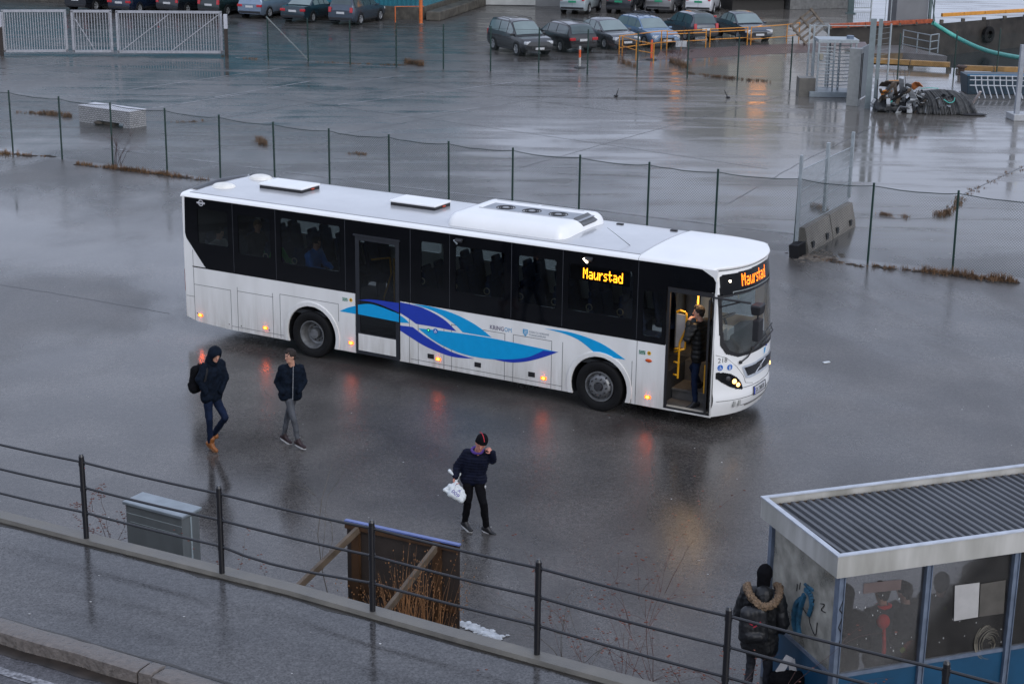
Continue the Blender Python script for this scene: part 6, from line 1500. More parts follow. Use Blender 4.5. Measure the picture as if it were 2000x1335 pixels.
def place(kind, pw, whichwheel, side_, head, **kw):
    """put the car so that its rear or front wheel on the given side touches the sighted spot"""
    L_, W_, H_ = SPEC[kind][:3]; hd_ = math.atan2(head[1], head[0]); f_ = Vector((math.cos(hd_), math.sin(hd_), 0)); l_ = Vector((-f_.y, f_.x, 0))
    wx = (-.295 if whichwheel == 'rear' else .30) * L_; q = G(*pw); o = q - f_ * wx - l_ * (W_ / 2) * (1 if side_ == 'L' else -1)
    return car(kind, loc=(o.x, o.y, 0), heading=hd_, **kw)
HR = (.36, .93); HS = (.46, -.888)
gL = 'cars parked nose-in at the teal shed'; gR = 'cars parked beyond the yellow pipe rails'; gV = 'vans parked nose-in in the back row'
black_p = paint('black_paint', (.008, .010, .014)); dblue = paint('dark_blue_paint', (.008, .015, .035)); dgreen = paint('black_green_paint', (.008, .016, .015)); silver = paint('silver_blue_paint', (.20, .26, .34), .5); grey_p = paint('grey_blue_paint', (.055, .075, .10), .5)
place('suv', (188, 22), 'rear', 'R', HR, label='nearly black car at the far left of the row, half cut by the picture edge', paint=black_p, group=gL)
place('wagon', (273.5, 26), 'rear', 'R', HR, label='dark blue estate car with wide red tail lights, second from left in the shed row', paint=dblue, group=gL, tail='wide')
place('wagon', (367, 27), 'rear', 'R', HR, label='black car with upright red lights, third from left in the shed row', paint=black_p, group=gL)
place('hatch', (445, 31), 'rear', 'R', HR, label='small black-green hatchback just left of the silver car in the shed row', paint=dgreen, group=gL)
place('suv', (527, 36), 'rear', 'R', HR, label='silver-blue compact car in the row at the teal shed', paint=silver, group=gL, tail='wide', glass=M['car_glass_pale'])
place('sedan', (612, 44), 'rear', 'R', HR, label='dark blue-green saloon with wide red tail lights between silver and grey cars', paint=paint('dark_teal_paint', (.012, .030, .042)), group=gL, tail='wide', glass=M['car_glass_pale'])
place('suv', (705, 49), 'rear', 'R', HR, label='grey-blue off-roader at the right end of the row by the teal shed', paint=grey_p, group=gL)
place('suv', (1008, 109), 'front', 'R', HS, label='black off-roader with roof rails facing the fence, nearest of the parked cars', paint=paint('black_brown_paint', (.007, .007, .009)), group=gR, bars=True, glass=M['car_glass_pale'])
place('wagon', (1094, 102), 'rear', 'L', (-.46, .888), label='black estate car showing its rear, between the black off-roader and grey saloon', paint=paint('black_paint_b', (.014, .013, .016)), group=gR, bars=True, tail='wide')
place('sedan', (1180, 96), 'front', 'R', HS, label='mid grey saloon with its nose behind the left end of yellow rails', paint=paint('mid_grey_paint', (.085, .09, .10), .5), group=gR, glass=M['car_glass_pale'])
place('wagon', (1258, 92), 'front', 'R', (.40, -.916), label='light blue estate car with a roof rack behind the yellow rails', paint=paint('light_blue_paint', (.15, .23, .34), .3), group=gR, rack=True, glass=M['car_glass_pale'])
place('hatch', (1338, 80), 'rear', 'L', (-.36, .93), label='dark grey hatchback showing its rear behind the yellow rails', paint=paint('dark_grey_paint', (.05, .06, .075), .4), group=gR)
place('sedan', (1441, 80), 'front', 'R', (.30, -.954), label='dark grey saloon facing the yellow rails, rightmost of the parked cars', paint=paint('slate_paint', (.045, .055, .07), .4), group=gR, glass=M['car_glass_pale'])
place('van', (1151, 27.5), 'rear', 'R', (.30, .95), label='pale blue-white van with green plate, leftmost of the back row', paint=paint('pale_van_paint', (.33, .38, .40), .0), group=gV, plate='g', name='parked_van', cat='van')
place('van', (1240, 27), 'rear', 'R', (.28, .96), label='black van with green plate in the back row', paint=black_p, group=gV, plate='g', name='parked_van', cat='van')
place('van', (1317, 26), 'rear', 'R', (.27, .96), label='grey van with green plate between black and white vans', paint=paint('grey_van_paint', (.19, .19, .19), .2), group=gV, plate='g', name='parked_van', cat='van')
place('van', (1394, 27.5), 'rear', 'R', (.26, .965), label='white van with green plate, rightmost of the back row', paint=paint('white_van_paint', (.60, .61, .63), .0), group=gV, plate='g', name='parked_van', cat='van')

# ------------------------------------------------------------------ sheds and buildings behind
teal = nmat('teal_cladding', (.022, .15, .20), .45, var=.12, scale=1.2); stone = nmat('rough_stone_plinth', (.075, .068, .055), .7, var=.5, scale=2.5, bump=.5, bscale=8)
def wallseg(mb, A, B, z0, z1, th=.2):
    A = Vector((*A, 0)); B = Vector((*B, 0)); mb.beam(A + Vector((0, 0, (z0 + z1) / 2)), B + Vector((0, 0, (z0 + z1) / 2)), th, z1 - z0)
C = G(821, 40); C = Vector((C.x, C.y + .3)); LD = Vector((-.945, .327)); RD = Vector((.235, .972))
tb = thing('teal_shed', 'large teal corrugated shed with stone plinth behind the parked cars', 'building', (C.x, C.y, 0))
def ribwall(mb, d, L_, z0, z1, pitch=.3, dep=.05):
    nrm = Vector((d.y, -d.x)) if Vector((d.y, -d.x)).y < 0 or True else Vector((-d.y, d.x))
    if nrm.y > 0 and abs(d.x) > .5: nrm = -nrm
    if abs(d.x) <= .5: nrm = Vector((d.y, -d.x))
    n = int(L_ / pitch); pts = []
    for k in range(n):
        s_ = k * pitch; pts += [(s_, 0), (s_ + pitch * .45, 0), (s_ + pitch * .55, dep), (s_ + pitch * .9, dep)]
    pts.append((n * pitch, 0)); vs = [Vector((d.x * s_ + nrm.x * o, d.y * s_ + nrm.y * o, z)) for z in (z0, z1) for s_, o in pts]; k = len(pts)
    mb.add(vs, [(i, i + 1, k + i + 1, k + i) for i in range(k - 1)]); return nrm
m = MB(); ribwall(m, LD, 40, .75, 8.0); ribwall(m, RD, 30, .75, 8.0); m.build('wall', teal, tb)
m = MB(); wallseg(m, (0, 0), tuple(LD * 40), -.1, .75, .35); wallseg(m, tuple(RD * .18), tuple(RD * 30), -.1, .75, .35); m.build('plinth', stone, tb, bevel=.03)
m = MB(); a = LD * 40; b_ = RD * 30
m.prism([(0, 0), (a.x, a.y), ((a + b_).x, (a + b_).y), (b_.x, b_.y)], lambda x, y, d: Vector((x, y, d)), 8.0, 8.3); m.build('roof', nmat('dark_roof', (.05, .05, .055), .6), tb)
m = MB(); nr = Vector((RD.y, -RD.x))
for k in range(9):
    s_ = .6 + k * 2.1; p = RD * s_ + nr * .9; m.box((p.x, p.y, .28), (.9, 2.0, .56), rz=math.atan2(RD.y, RD.x) - math.pi / 2)
m.build('stone_ramp', stone, tb, bevel=.06)
o0 = G(931, 12); o0.y += .6
wb_ = thing('garage_building', 'pale building with a low white garage door behind the wet lane', 'building', (o0.x, o0.y, 0))
pale = nmat('pale_render', (.40, .41, .40), .6, var=.12, scale=1.5, col2=(.46, .47, .46))
m = MB(); m.box((3.0, 5, 3.5), (7.2, 10, 7)); m.build('wall', nmat('grey_render', (.16, .165, .17), .6, var=.2, scale=.8), wb_)
m = MB(); m.box((1.95, -.04, 1.5), (3.9, .08, 2.9)); gd = m.build('garage_door', pale, wb_)
m = MB()
for k in range(5): m.box((1.95, -.085, .45 + k * .58), (3.9, .012, .02))
m.box((.35, -.09, .45), (.3, .02, .2)); m.build('panel_line', M['trim'], gd)
m = MB(); m.box((3.0, 5, 7.1), (7.5, 10.3, .2)); m.build('roof', M['trim'], wb_)
bb = thing('grey_building', 'dark grey building behind the row of vans', 'building', (9.2, 119, 0))
m = MB(); m.box((0, 4, 4), (11.5, 8, 8)); m.build('wall', nmat('dark_grey_render', (.075, .075, .08), .6, var=.25, scale=.8), bb)
for k in range(4):
    m = MB(); m.box((-4.2 + k * 2.8, -.03, 2.2), (1.4, .08, 1.2)); f_ = m.build('window', M['trim'], bb); m = MB(); m.box((-4.2 + k * 2.8, -.08, 2.2), (1.25, .03, 1.05)); m.build('pane', M['car_glass_pale'], f_)
A = G(1428, 21); B = G(1656, 16); d = (B - A); Lw = d.length; ang = math.atan2(d.y, d.x)
hb_ = thing('harbour_building', 'cream and white harbour building with orange panel and dark loading base', 'building', (A.x, A.y, 0), ang)
cream = nmat('cream_cladding', (.38, .37, .30), .6, var=.12, scale=1); whi = nmat('white_cladding', (.58, .58, .58), .6, var=.08, scale=1)
xd = Lw * .47
m = MB(); m.box((xd / 2, 5, 5.3), (xd, 10, 8.6)); m.build('wall', cream, hb_)
m = MB(); m.box((xd / 2, 5.15, .5), (xd - .3, 10, 1.0)); m.build('loading_base', nmat('dark_base', (.03, .028, .026), .7), hb_)
m = MB(); m.box((xd / 2, -.25, .95), (xd, .5, .14)); m.build('loading_edge', stone, hb_)
m = MB(); m.box((xd + (Lw - xd) / 2, 4.7, 5.25), (Lw - xd, 10, 8.5)); m.build('wall', whi, hb_)
m = MB(); m.box((xd + (Lw - xd) / 2, 4.75, .5), (Lw - xd - .2, 10, .98)); m.build('plinth', nmat('grey_plinth', (.15, .15, .145), .6, var=.3), hb_)
m = MB(); m.box((xd * .45, -.05, 1.45), (1.0, .1, .9)); m.build('orange_panel', nmat('orange_panel_paint', (.55, .16, .02), .5), hb_)
for k in range(5):
    m = MB(); m.box((-1.0 + (k + 1) * 1.55, -.04, 2.0), (.9, .08, .8)); f_ = m.build('window', M['trim'], hb_); m = MB(); m.box((-1.0 + (k + 1) * 1.55, -.09, 2.0), (.78, .03, .68)); m.build('pane', M['car_glass_pale'], f_)
warm = emit('sodium_lit_window', (1, .36, .08), 1.7)
for x, par, y in ((2.2, hb_, 0), (2.45, bb, 0), (4.8, bb, 0)):
    m = MB(); m.box((x, -.04, 5.9), (1.35, .08, 1.2)); f_ = m.build('window', M['trim'], par); m = MB(); m.box((x, -.09, 5.9), (1.2, .03, 1.05)); m.build('pane', warm, f_)
m = MB(); m.box((Lw / 2, 5, 9.7), (Lw + .4, 10.4, .2)); m.build('roof', M['trim'], hb_)

def at(px, py): q = G(px, py); return (q.x, q.y, 0)
gsteel = nmat('grey_green_steel', (.09, .13, .13), .5, var=.2)
q = at(1661, 27); t = thing('steel_column', 'grey-green steel column at the corner of the harbour building', 'column', q)
m = MB(); m.box((0, 0, 2.5), (.36, .30, 5)); m.box((0, 0, .03), (.6, .5, .06)); m.box((0, -.17, 1.2), (.1, .05, .16)); m.build('shaft', gsteel, t)
q = G(1783, 46); t = thing('grey_kiosk', 'tall grey steel kiosk with a green corner post at the quay edge', 'kiosk', (q.x, q.y, 0), .08)
m = MB(); m.box((-.1, .9, 1.6), (2.0, 1.8, 3.2)); m.build('body', nmat('grey_kiosk_paint', (.16, .165, .175), .5, var=.12, scale=1), t, bevel=.02)
m = MB(); m.box((1.05, .1, 1.7), (.16, .16, 3.4)); m.box((1.3, .1, 1.7), (.05, .12, 3.4)); m.build('corner_post', gsteel, t)
m = MB(); m.box((-1.35, .3, 1.7), (.05, .05, 3.4)); m.box((-1.7, .3, 1.7), (.04, .04, 3.4)); m.build('mast', M['steel'], t)
m = MB(); m.box((-.3, -.03, 2.4), (1.0, .04, .5)); m.build('vent', M['trim'], t)
q = G(1683, 20); t = thing('barred_gate', 'small grey barred gate between the steel column and the kiosk', 'gate', (q.x, q.y, 0), .1)
m = MB()
for x in (-.65, .65): m.box((x, 0, 1.1), (.07, .07, 2.2))
for z in (.15, 2.15): m.box((0, 0, z), (1.3, .05, .07))
m.build('frame', M['steel'], t); m = MB()
for k in range(10): m.tube((-.58 + k * .13, 0, .15), (-.58 + k * .13, 0, 2.15), .018, n=5)
m.build('bars', M['steel'], t)
# orange pipe guard and pole
orp = nmat('orange_pipe', (.55, .13, .03), .5, var=.2)
t = thing('orange_pole', 'thick orange pole beside the corner of the teal shed', 'pole', at(822, 47)); m = MB(); m.tube((0, 0, 0), (0, 0, 3.2), .11, n=12); m.tube((0, 0, 3.2), (0, 0, 3.24), .11, .07, n=12); m.build('shaft', orp, t, smooth=True, auto=40); m = MB(); m.lathe((0, 0, 0), (0, 0, 1), [(0, .2), (.03, .2), (.04, .12)], 14); m.build('foot', M['concrete'], t)
t = thing('pipe_guard', 'thin red-orange pipe guard left of the orange pole', 'barrier', at(772, 44)); m = MB(); m.tube((0, 0, 0), (0, 0, .95), .035); m.build('post', orp, t); m = MB(); m.tube((0, 0, .93), (1.7, .4, .93), .025); m.build('rail', orp, t)
def marker(px, py, label, ht, top):
    t = thing('marker_post', label, 'marker post', at(px, py)); ws = nmat('post_white' + str(px), (.50, .50, .48), .5); oo = nmat('post_orange' + str(px), (.75, .12, .03), .5)
    m = MB(); m.tube((0, 0, 0), (0, 0, ht * .48), .055, n=10); m.build('shaft', ws if top == 'mix' else oo, t); m = MB(); m.tube((0, 0, ht * .481), (0, 0, ht * .84), .056, n=10); m.build('band', oo, t); m = MB(); m.tube((0, 0, ht * .841), (0, 0, ht), .055, n=10); m.build('cap', ws if top == 'mix' else oo, t)
    m = MB(); m.lathe((0, 0, 0), (0, 0, 1), [(0, .30), (.05, .28), (.08, .08), (.08, 0)], 14); m.build('base', M['matt_black'], t)
marker(1132, 133, 'white marker post with orange band standing alone beyond the far fence', 1.05, 'mix'); marker(1272, 117, 'all orange marker post at the end of the yellow pipe rails', 1.0, 'o')
# yellow pipe rails
yl = nmat('yellow_pipe', (.62, .25, .02), .45, var=.15)
def piperail(label, posts, hts, rails, r=.028, name='pipe_rail'):
    P_ = [G(*p) for p in posts]; o = P_[0]; t = thing(name, label, 'railing', (o.x, o.y, 0), group='yellow pipe rails in front of the parked cars')
    for p, h in zip(P_, hts): m = MB(); m.tube(p - o, p - o + Vector((0, 0, h)), r); m.build('post', yl, t)
    for z in rails:
        m = MB()
        for a, b_, h in zip(P_[:-1], P_[1:], hts): m.tube(a - o + Vector((0, 0, z)), b_ - o + Vector((0, 0, z)), r * .85)
        m.build('rail', yl, t)
piperail('yellow pipe rail nearest the grey saloon, at the left end', [(1209, 107), (1291, 96), (1302, 96)], [.98] * 3, (.95, .35))
piperail('long yellow pipe rail in front of the dark hatchback', [(1302, 97), (1378, 93)], [.98] * 2, (.95, .80, .40))
piperail('yellow pipe rail with white sign before the rightmost saloon', [(1386, 92), (1459, 88)], [.98] * 2, (.95, .80, .40))
piperail('yellow pipe rail running on to the tilted crate, right end', [(1466, 88), (1536, 82), (1560, 78)], [.98] * 3, (.95, .30))
piperail('short yellow pipe corner rail slanting toward the orange marker post', [(1215, 109), (1242, 118), (1276, 124)], [1.0] * 3, (.97, .5))
t = thing('small_sign', 'small blank white sign on the yellow rails in front of the hatchback', 'sign', at(1330, 100)); m = MB(); m.box((0, 0, .38), (.58, .03, .32)); m.build('board', nmat('white_sign', (.42, .44, .46), .5), t); m = MB(); m.tube((0, .03, 0), (0, .03, .38), .02); m.build('post', yl, t)
# reddish paving
m = MB(); pts = [G(*p) for p in [(1280, 118), (1500, 106), (1700, 98), (1690, 82), (1480, 88), (1290, 100)]]
m.add([(p.x, p.y, .006) for p in pts], [tuple(range(6))]); m.f = [tuple(range(6))]; struct(m.build('red_paving', ground_mat('red_paving', (.065, .035, .032), (.10, .055, .05), .12, .4, nscale=.4, pud=(.5, .7))))
# tilted wooden crate frame
wd = nmat('weathered_plank', (.12, .095, .07), .7, var=.4, scale=4); q = G(1556, 86)
t = thing('tilted_crate', 'weathered wooden pallet frame tipped on its corner by the yellow rails', 'pallet', (q.x, q.y, 0), .2); MT = Matrix.Rotation(R_(-38), 3, 'Y') @ Matrix.Rotation(R_(70), 3, 'X')
def tm(v): return MT @ Vector(v) + Vector((.6, 0, .95))
for k in range(5): m = MB(); a, b_ = tm((-.8, -.6 + k * .3, 0)), tm((.8, -.6 + k * .3, 0)); m.beam(a, b_, .12, .03, up=MT @ Vector((0, 0, 1))); m.build('plank', wd, t)
for x in (-.7, 0, .7): m = MB(); m.beam(tm((x, -.7, .06)), tm((x, .7, .06)), .10, .09, up=MT @ Vector((0, 0, 1))); m.build('bearer', wd, t)

# ------------------------------------------------------------------ far fence and bar gates
ff = thing('far_fence', 'thin green wire fence with dark posts across the far side of the yard', 'fence', (0, 0, 0))
fpx = [(524, 117), (602, 121), (684, 126), (774, 131), (866, 135), (958, 139), (1052, 142), (1147, 146), (1244, 150), (1342, 154), (1440, 158), (1543, 162)]
FQ = [G(*p) for p in fpx]
for p in FQ: m = MB(); m.tube(p, p + Vector((0, 0, 2.12)), .035, n=6); m.build('post', M['green_paint'], ff)
for a, b_ in zip(FQ[:-1], FQ[1:]):
    m = MB(); chainlink(m, (a.x, a.y, 0), (b_.x, b_.y, 0), 1.9, .05, .11, .003); m.tube(a + Vector((0, 0, 2.0)), b_ + Vector((0, 0, 2.0)), .008, n=4); m.build('wire_mesh', gm, ff, recalc=False)
m = MB(); m.tube(FQ[0] + Vector((-.05, 0, 2.1)), FQ[1] + Vector((0, 0, .1)), .032); m.build('brace', nmat('dull_brace', (.16, .18, .18), .6), ff)
ff2 = thing('quay_fence', 'thin green wire fence with dark posts along the quay edge', 'fence', (0, 0, 0))
F2 = [G(*p) for p in [(1752, 158), (1862, 152), (1946, 146)]]; F2.append(F2[-1] + (F2[-1] - F2[-2]))
for p in F2: m = MB(); m.tube(p, p + Vector((0, 0, 2.2)), .035, n=6); m.build('post', M['green_paint'], ff2)
for a, b_ in zip(F2[:-1], F2[1:]): m = MB(); chainlink(m, (a.x, a.y, 0), (b_.x, b_.y, 0), 1.9, .05, .11, .003); m.build('wire_mesh', gm, ff2, recalc=False)
pg = nmat('pale_galvanised', (.33, .34, .37), .45, metal=.15)
def bargate(label, a, b_, n, diag, sc=2.08):
    A, B = G(*a), G(*b_); d = B - A; Lg = d.length; t = thing('bar_gate', label, 'gate', (A.x, A.y, 0), math.atan2(d.y, d.x), 'bar gates at the far left')
    for x in (.05, Lg - .05): m = MB(); m.box((x, 0, sc / 2 + .12), (.11, .09, sc - .04)); m.build('stile', pg, t)
    for z in (.20, sc + .08): m = MB(); m.box((Lg / 2, 0, z), (Lg, .09, .12)); m.build('rail', pg, t)
    for k in range(n): x = .15 + (Lg - .3) * k / (n - 1); m = MB(); m.box((x, 0, sc / 2 + .14), (.035, .03, sc - .1)); m.build('bar', pg, t)
    for (x0, z0, x1, z1) in diag: m = MB(); m.beam((x0 * Lg, -.045, z0), (x1 * Lg, -.045, z1), .03, .04); m.build('brace', pg, t)
    return t
bargate('leftmost grey bar gate with closely set upright bars', (8, 108), (134, 107), 24, [])
bargate('narrow middle bar gate with a single slanting brace', (143, 108), (222, 108), 13, [(.1, 1.8, .55, .25)])
bargate('widest bar gate with two slanting braces, right of the three', (230, 109), (436, 110), 38, [(.03, .2, .5, 2.05), (.5, .2, .97, 2.05)])
rust = nmat('brown_stained_post', (.03, .022, .018), .6); 
for (px, py, lb) in ((4, 109, 'brown-footed gate post with white top at the left picture edge'), (443, 112, 'brown-footed gate post with white top at the right end of the gates')):
    t = thing('gate_post', lb, 'post', at(px, py)); m = MB(); m.box((0, 0, .7), (.16, .16, 1.4)); m.build('shaft', rust, t); m = MB(); m.box((0, 0, 1.76), (.17, .17, .7)); m.build('sleeve', nmat('white_sleeve%d' % px, (.45, .46, .5), .5), t)

# ------------------------------------------------------------------ turnstile, scrap heap, bicycle rack
q = G(1594, 188); q2 = G(1656, 196); t = thing('turnstile', 'full height galvanised turnstile with horizontal arms', 'turnstile', (q.x, q.y, 0), 0)
wT = 1.55
m = MB(); m.box((wT / 2 - .1, .3, .12), (wT + .5, 1.3, .24)); m.build('base', nmat('pale_steel_base', (.28, .32, .34), .45), t, bevel=.02)
for x in (-.05, .62, wT):
    for y in (-.25, .85): m = MB(); m.box((x, y, 1.3), (.07, .07, 2.3)); m.build('post', M['steel'], t)
m = MB(); m.box((wT / 2, .3, 2.42), (wT + .2, 1.25, .14)); m.build('canopy', M['steel'], t)
for k in range(13): z = .42 + k * .145; m = MB(); m.tube((-.02, -.25, z), (.60, -.25, z), .020, n=6); m.build('bar', M['steel'], t)
m = MB(); m.tube((.95, .25, .24), (.95, .25, 2.35), .05); m.build('rotor', M['steel'], t)
for k in range(12):
    for a in (20, 140, 260): z = .45 + k * .155; m = MB(); e = Vector((.95 + math.cos(R_(a)) * .55, .25 + math.sin(R_(a)) * .55, z)); m.tube((.95, .25, z), e, .019, n=5); m.build('arm', M['steel'], t)
m = MB(); m.box((.06, -.3, 1.75), (.14, .10, .26)); m.build('card_reader', nmat('cream_reader', (.30, .28, .22), .5), t)
m = MB(); m.tube((1.35, .2, 2.49), (1.35, .2, 2.62), .16, n=14); m.build('lamp_housing', nmat('blue_grey_cap', (.12, .16, .22), .4), t)
m = MB(); m.box((-.45, .2, .40), (.7, .8, .8)); o = m.build('concrete_block', M['concrete']); o.location = (q.x, q.y, 0); tag(o, 'square concrete block left of the turnstile foot', 'block')
tq = G(1577, 170); t = thing('mesh_gate', 'narrow grey mesh gate panel beside the turnstile', 'gate', (tq.x, tq.y, 0))
m = MB()
for x in (-.05, .15, .8): m.box((x, 0, 1.4), (.07, .07, 2.8))
m.build('frame', M['steel'], t); m = MB()
for k in range(18): m.tube((.18 + k * .035, 0, .9), (.18 + k * .035, 0, 2.9), .005, n=3, cap=False)
m.tube((-.05, 0, 2.75), (2.9, .3, 2.75), .02, n=5); m.build('mesh', M['steel'], t)
q = G(1659, 207); q2 = G(1699, 182); t = thing('sliding_gate_cabinet', 'tall pale grey gate cabinet with dark slots right of the turnstile', 'cabinet', (q.x, q.y, 0), math.atan2(q2.y - q.y, q2.x - q.x)); Lq_ = (q2 - q).length
m = MB(); m.box((.18, -.1, 1.2), (.36, .5, 2.4)); m.build('body', nmat('pale_cabinet', (.24, .25, .245), .5), t, bevel=.01)
m = MB(); m.box((Lq_ / 2 + .3, .0, 1.15), (Lq_ - .4, .06, 2.2)); m.build('gate_leaf', nmat('grey_leaf', (.13, .15, .165), .5, var=.1), t)
for x in (.05, .32): m = MB(); m.box((x, -.36, 1.25), (.05, .03, 1.9)); m.build('slot', M['matt_black'], t)
q = G(1694, 212); t = thing('twin_post', 'tall pale grey-green twin steel post left of the scrap heap', 'post', (q.x, q.y, 0), -.15)
for x in (0, .30): m = MB(); m.box((x, 0, 1.85), (.16 if x else .24, .10, 3.7)); m.build('post', nmat('pale_green_steel%d' % int(x * 10), (.17, .205, .215), .5), t)
m = MB()
for k in range(15): m.tube((0, 0, .4 + k * .22), (.8, 1.2, .4 + k * .22), .006, n=3)
m.tube((.8, 1.2, 0), (.8, 1.2, 3.4), .04); m.build('mesh', M['steel'], t)
# scrap heap
q = G(1712, 222); hp = thing('scrap_heap', 'heap of bent pale metal sheets, dark profiles and bundled netting', 'scrap', (q.x, q.y, 0))
rs = random.Random(5); pals = [nmat('scrap_pale', (.34, .36, .38), .45, var=.3), nmat('scrap_brown', (.12, .095, .075), .6, var=.3), nmat('scrap_dark', (.02, .022, .025), .6), nmat('scrap_grey', (.13, .135, .14), .6, var=.3)]
def sheet(c, w_, l_, rot, mat, nm='sheet', bend=.1, n=10, th=.03):
    mm = Matrix.Rotation(rot[2], 3, 'Z') @ Matrix.Rotation(rot[1], 3, 'Y') @ Matrix.Rotation(rot[0], 3, 'X'); m = MB(); vs = []
    for i in range(n + 1):
        u = i / n - .5
        for s_ in (-.5, .5):
            for tz in (0, th): vs.append(mm @ Vector((s_ * w_, u * l_, bend * math.sin(u * 7 + c[0]) + tz)) + Vector(c))
    fs = []
    for i in range(n):
        b_ = i * 4; fs += [(b_, b_ + 4, b_ + 6, b_ + 2), (b_ + 1, b_ + 3, b_ + 7, b_ + 5), (b_, b_ + 1, b_ + 5, b_ + 4), (b_ + 2, b_ + 6, b_ + 7, b_ + 3)]
    fs += [(0, 2, 3, 1), (4 * n, 4 * n + 1, 4 * n + 3, 4 * n + 2)]; m.add(vs, fs); m.build(nm, mat, hp)
for k in range(34): sheet((.0 + rs.random() * 1.9, .15 + rs.random() * .9, .15 + .75 * rs.random() * (1 - abs(rs.random() - .5))), rs.uniform(.10, .26), rs.uniform(.5, 1.5), (R_(-48 + rs.uniform(-25, 20)), rs.uniform(-.5, .5), rs.uniform(-.8, .6)), pals[rs.choice([0, 0, 0, 1, 3, 2])], bend=rs.uniform(.02, .16))
sheet((1.05, .35, .85), .20, 1.7, (R_(-48), .1, -.45), pals[0], 'pale_beam', .02, th=.12); sheet((.7, .9, 1.1), .75, .8, (R_(-22), .1, .1), pals[1], 'brown_sheet', .04); sheet((.42, .35, .82), .40, .30, (R_(-40), 0, .1), nmat('scrap_orange', (.6, .21, .03), .6), 'orange_sheet', .02); sheet((.75, .7, 1.22), .5, .3, (R_(-25), 0, .1), nmat('scrap_orange_pale', (.5, .24, .09), .6), 'orange_sheet', .02); sheet((1.75, .9, 1.05), .3, .5, (R_(-30), .7, .4), nmat('scrap_orange_b', (.45, .15, .05), .6), 'orange_sheet', .05)
m = Body()
for k in range(9): m.cap((.2 + k * .2, .4, .16), (.2 + k * .2, 1.2, .3), .17)
remesh(m, 'black_bags', pals[2], hp, .05, 1, folds(.06, 5))
b = Body()
for k in range(16): u = k / 15; b.cap((1.8 + u * 2.2, .05 + .1 * math.sin(k), .10), (1.75 + u * 1.9, .9, .62 + .18 * math.sin(u * 3.1)), .13, .13)
net = remesh(b, 'netting_bundle', nmat('dark_netting', (.018, .020, .021), .7, var=.6, scale=5, stretch=(6, 1, 1), col2=(.06, .062, .062)), hp, .04, 1, folds(.035, 6))
m = MB()
for k in range(46):
    u = rs.random(); p0 = Vector((1.75 + u * 1.9, .75, .82 + .1 * math.sin(u * 3))); p1 = Vector((1.9 + u * 2.3, -.15 - rs.random() * .15, .04)); mid = p0.lerp(p1, .5) + Vector((.05, -.12, .12)); m.path(bez([p0, mid, p1], 5), .012, 4)
m.build('ribs', nmat('pale_ribs', (.09, .09, .088), .6, var=.4), net)
sheet((4.05, .35, .48), .10, 1.25, (R_(-48), 0, .30), nmat('pink_white_plank', (.42, .37, .36), .5), 'plank', .0, th=.06)
m = MB(); m.ball((3.95, -.15, .04), .5, sc=(1.1, .45, .12)); m.build('rubber_mat', M['matt_black'], hp)
m = MB(); tq_ = nmat('turquoise_rope', (.08, .42, .36), .6)
m.path(bez([(2.7, .0, .62), (2.9, -.1, .5), (3.1, -.05, .55), (3.15, 0, .7)], 5), .018, 5); m.path(bez([(1.9, .7, .95), (2.2, .6, 1.0), (2.6, .6, .98)], 5), .015, 5); m.path([(0.5, .1, .42), (.62, .05, .52)], .03, 5); m.build('rope', tq_, hp)
m = MB(); m.path([(0.0, .3, 1.35), (.1, 0.4, .1)], .02); m.path([(1.35, 1.5, 1.6), (1.5, 1.4, .6)], .012); m.path([(1.15, 1.5, 1.7), (1.25, 1.4, .6)], .012); m.path([(.9, 1.5, 1.5), (1.05, 1.4, .6)], .012); m.build('rod', M['dark_metal'], hp)
for k in range(22): sheet((1.6 + rs.random() * 1.5, .0 + rs.random() * .5, .12 + .55 * rs.random()), rs.uniform(.05, .16), rs.uniform(.4, 1.1), (R_(-48 + rs.uniform(-30, 20)), rs.uniform(-.6, .6), rs.uniform(-.8, .9)), pals[rs.choice([0, 2, 3, 2, 1])], bend=rs.uniform(.02, .16))
# bicycle rack and blue skip
q = G(1908, 192); t = thing('blue_skip', 'low blue open container behind the bicycle rack', 'container', (q.x + .2, q.y + 1.2, 0), 0)
m = MB(); m.box((1.4, .6, .42), (3.4, 1.2, .84), taper=1.06); m.build('body', nmat('blue_skip_paint', (.014, .035, .055), .5, var=.3), t, bevel=.02); m = MB(); m.box((1.4, -.05, .86), (3.6, .08, .08)); m.build('rim', nmat('pale_blue_rim', (.03, .12, .22), .5), t)
t = thing('bicycle_rack', 'white tubular bicycle rack with slanting hoops', 'bicycle rack', (q.x, q.y, 0), 0); wt = nmat('white_tube', (.36, .38, .41), .4)
for k in range(9):
    x = k * .27 - .1; m = MB(); m.path([(x + .12, -.3, .04), (x, .05, .55), (x - .02, .15, .95)], .028, 6); m.build('hoop', wt, t)
for z, y in ((.55, .05), (.95, .15), (.78, .1)): m = MB(); m.tube((-.35, y, z), (2.35, y, z), .025); m.build('rail', wt, t)
q = G(1984, 234); t = thing('lamp_post', 'thick pale steel post on a square pale base at the right picture edge', 'post', (q.x, q.y, 0), .1)
m = MB(); m.box((.25, .1, .13), (.95, .9, .26)); m.build('base', nmat('pale_base', (.36, .37, .38), .5), t, bevel=.02); m = MB(); m.box((0, 0, 1.6), (.18, .16, 2.8)); m.build('shaft', nmat('pale_shaft', (.27, .29, .32), .45), t); m = MB(); m.box((.25, 0, 2.3), (.10, .04, .35)); m.build('yellow_plate', nmat('yellow_plate', (.65, .5, .02), .5), t)

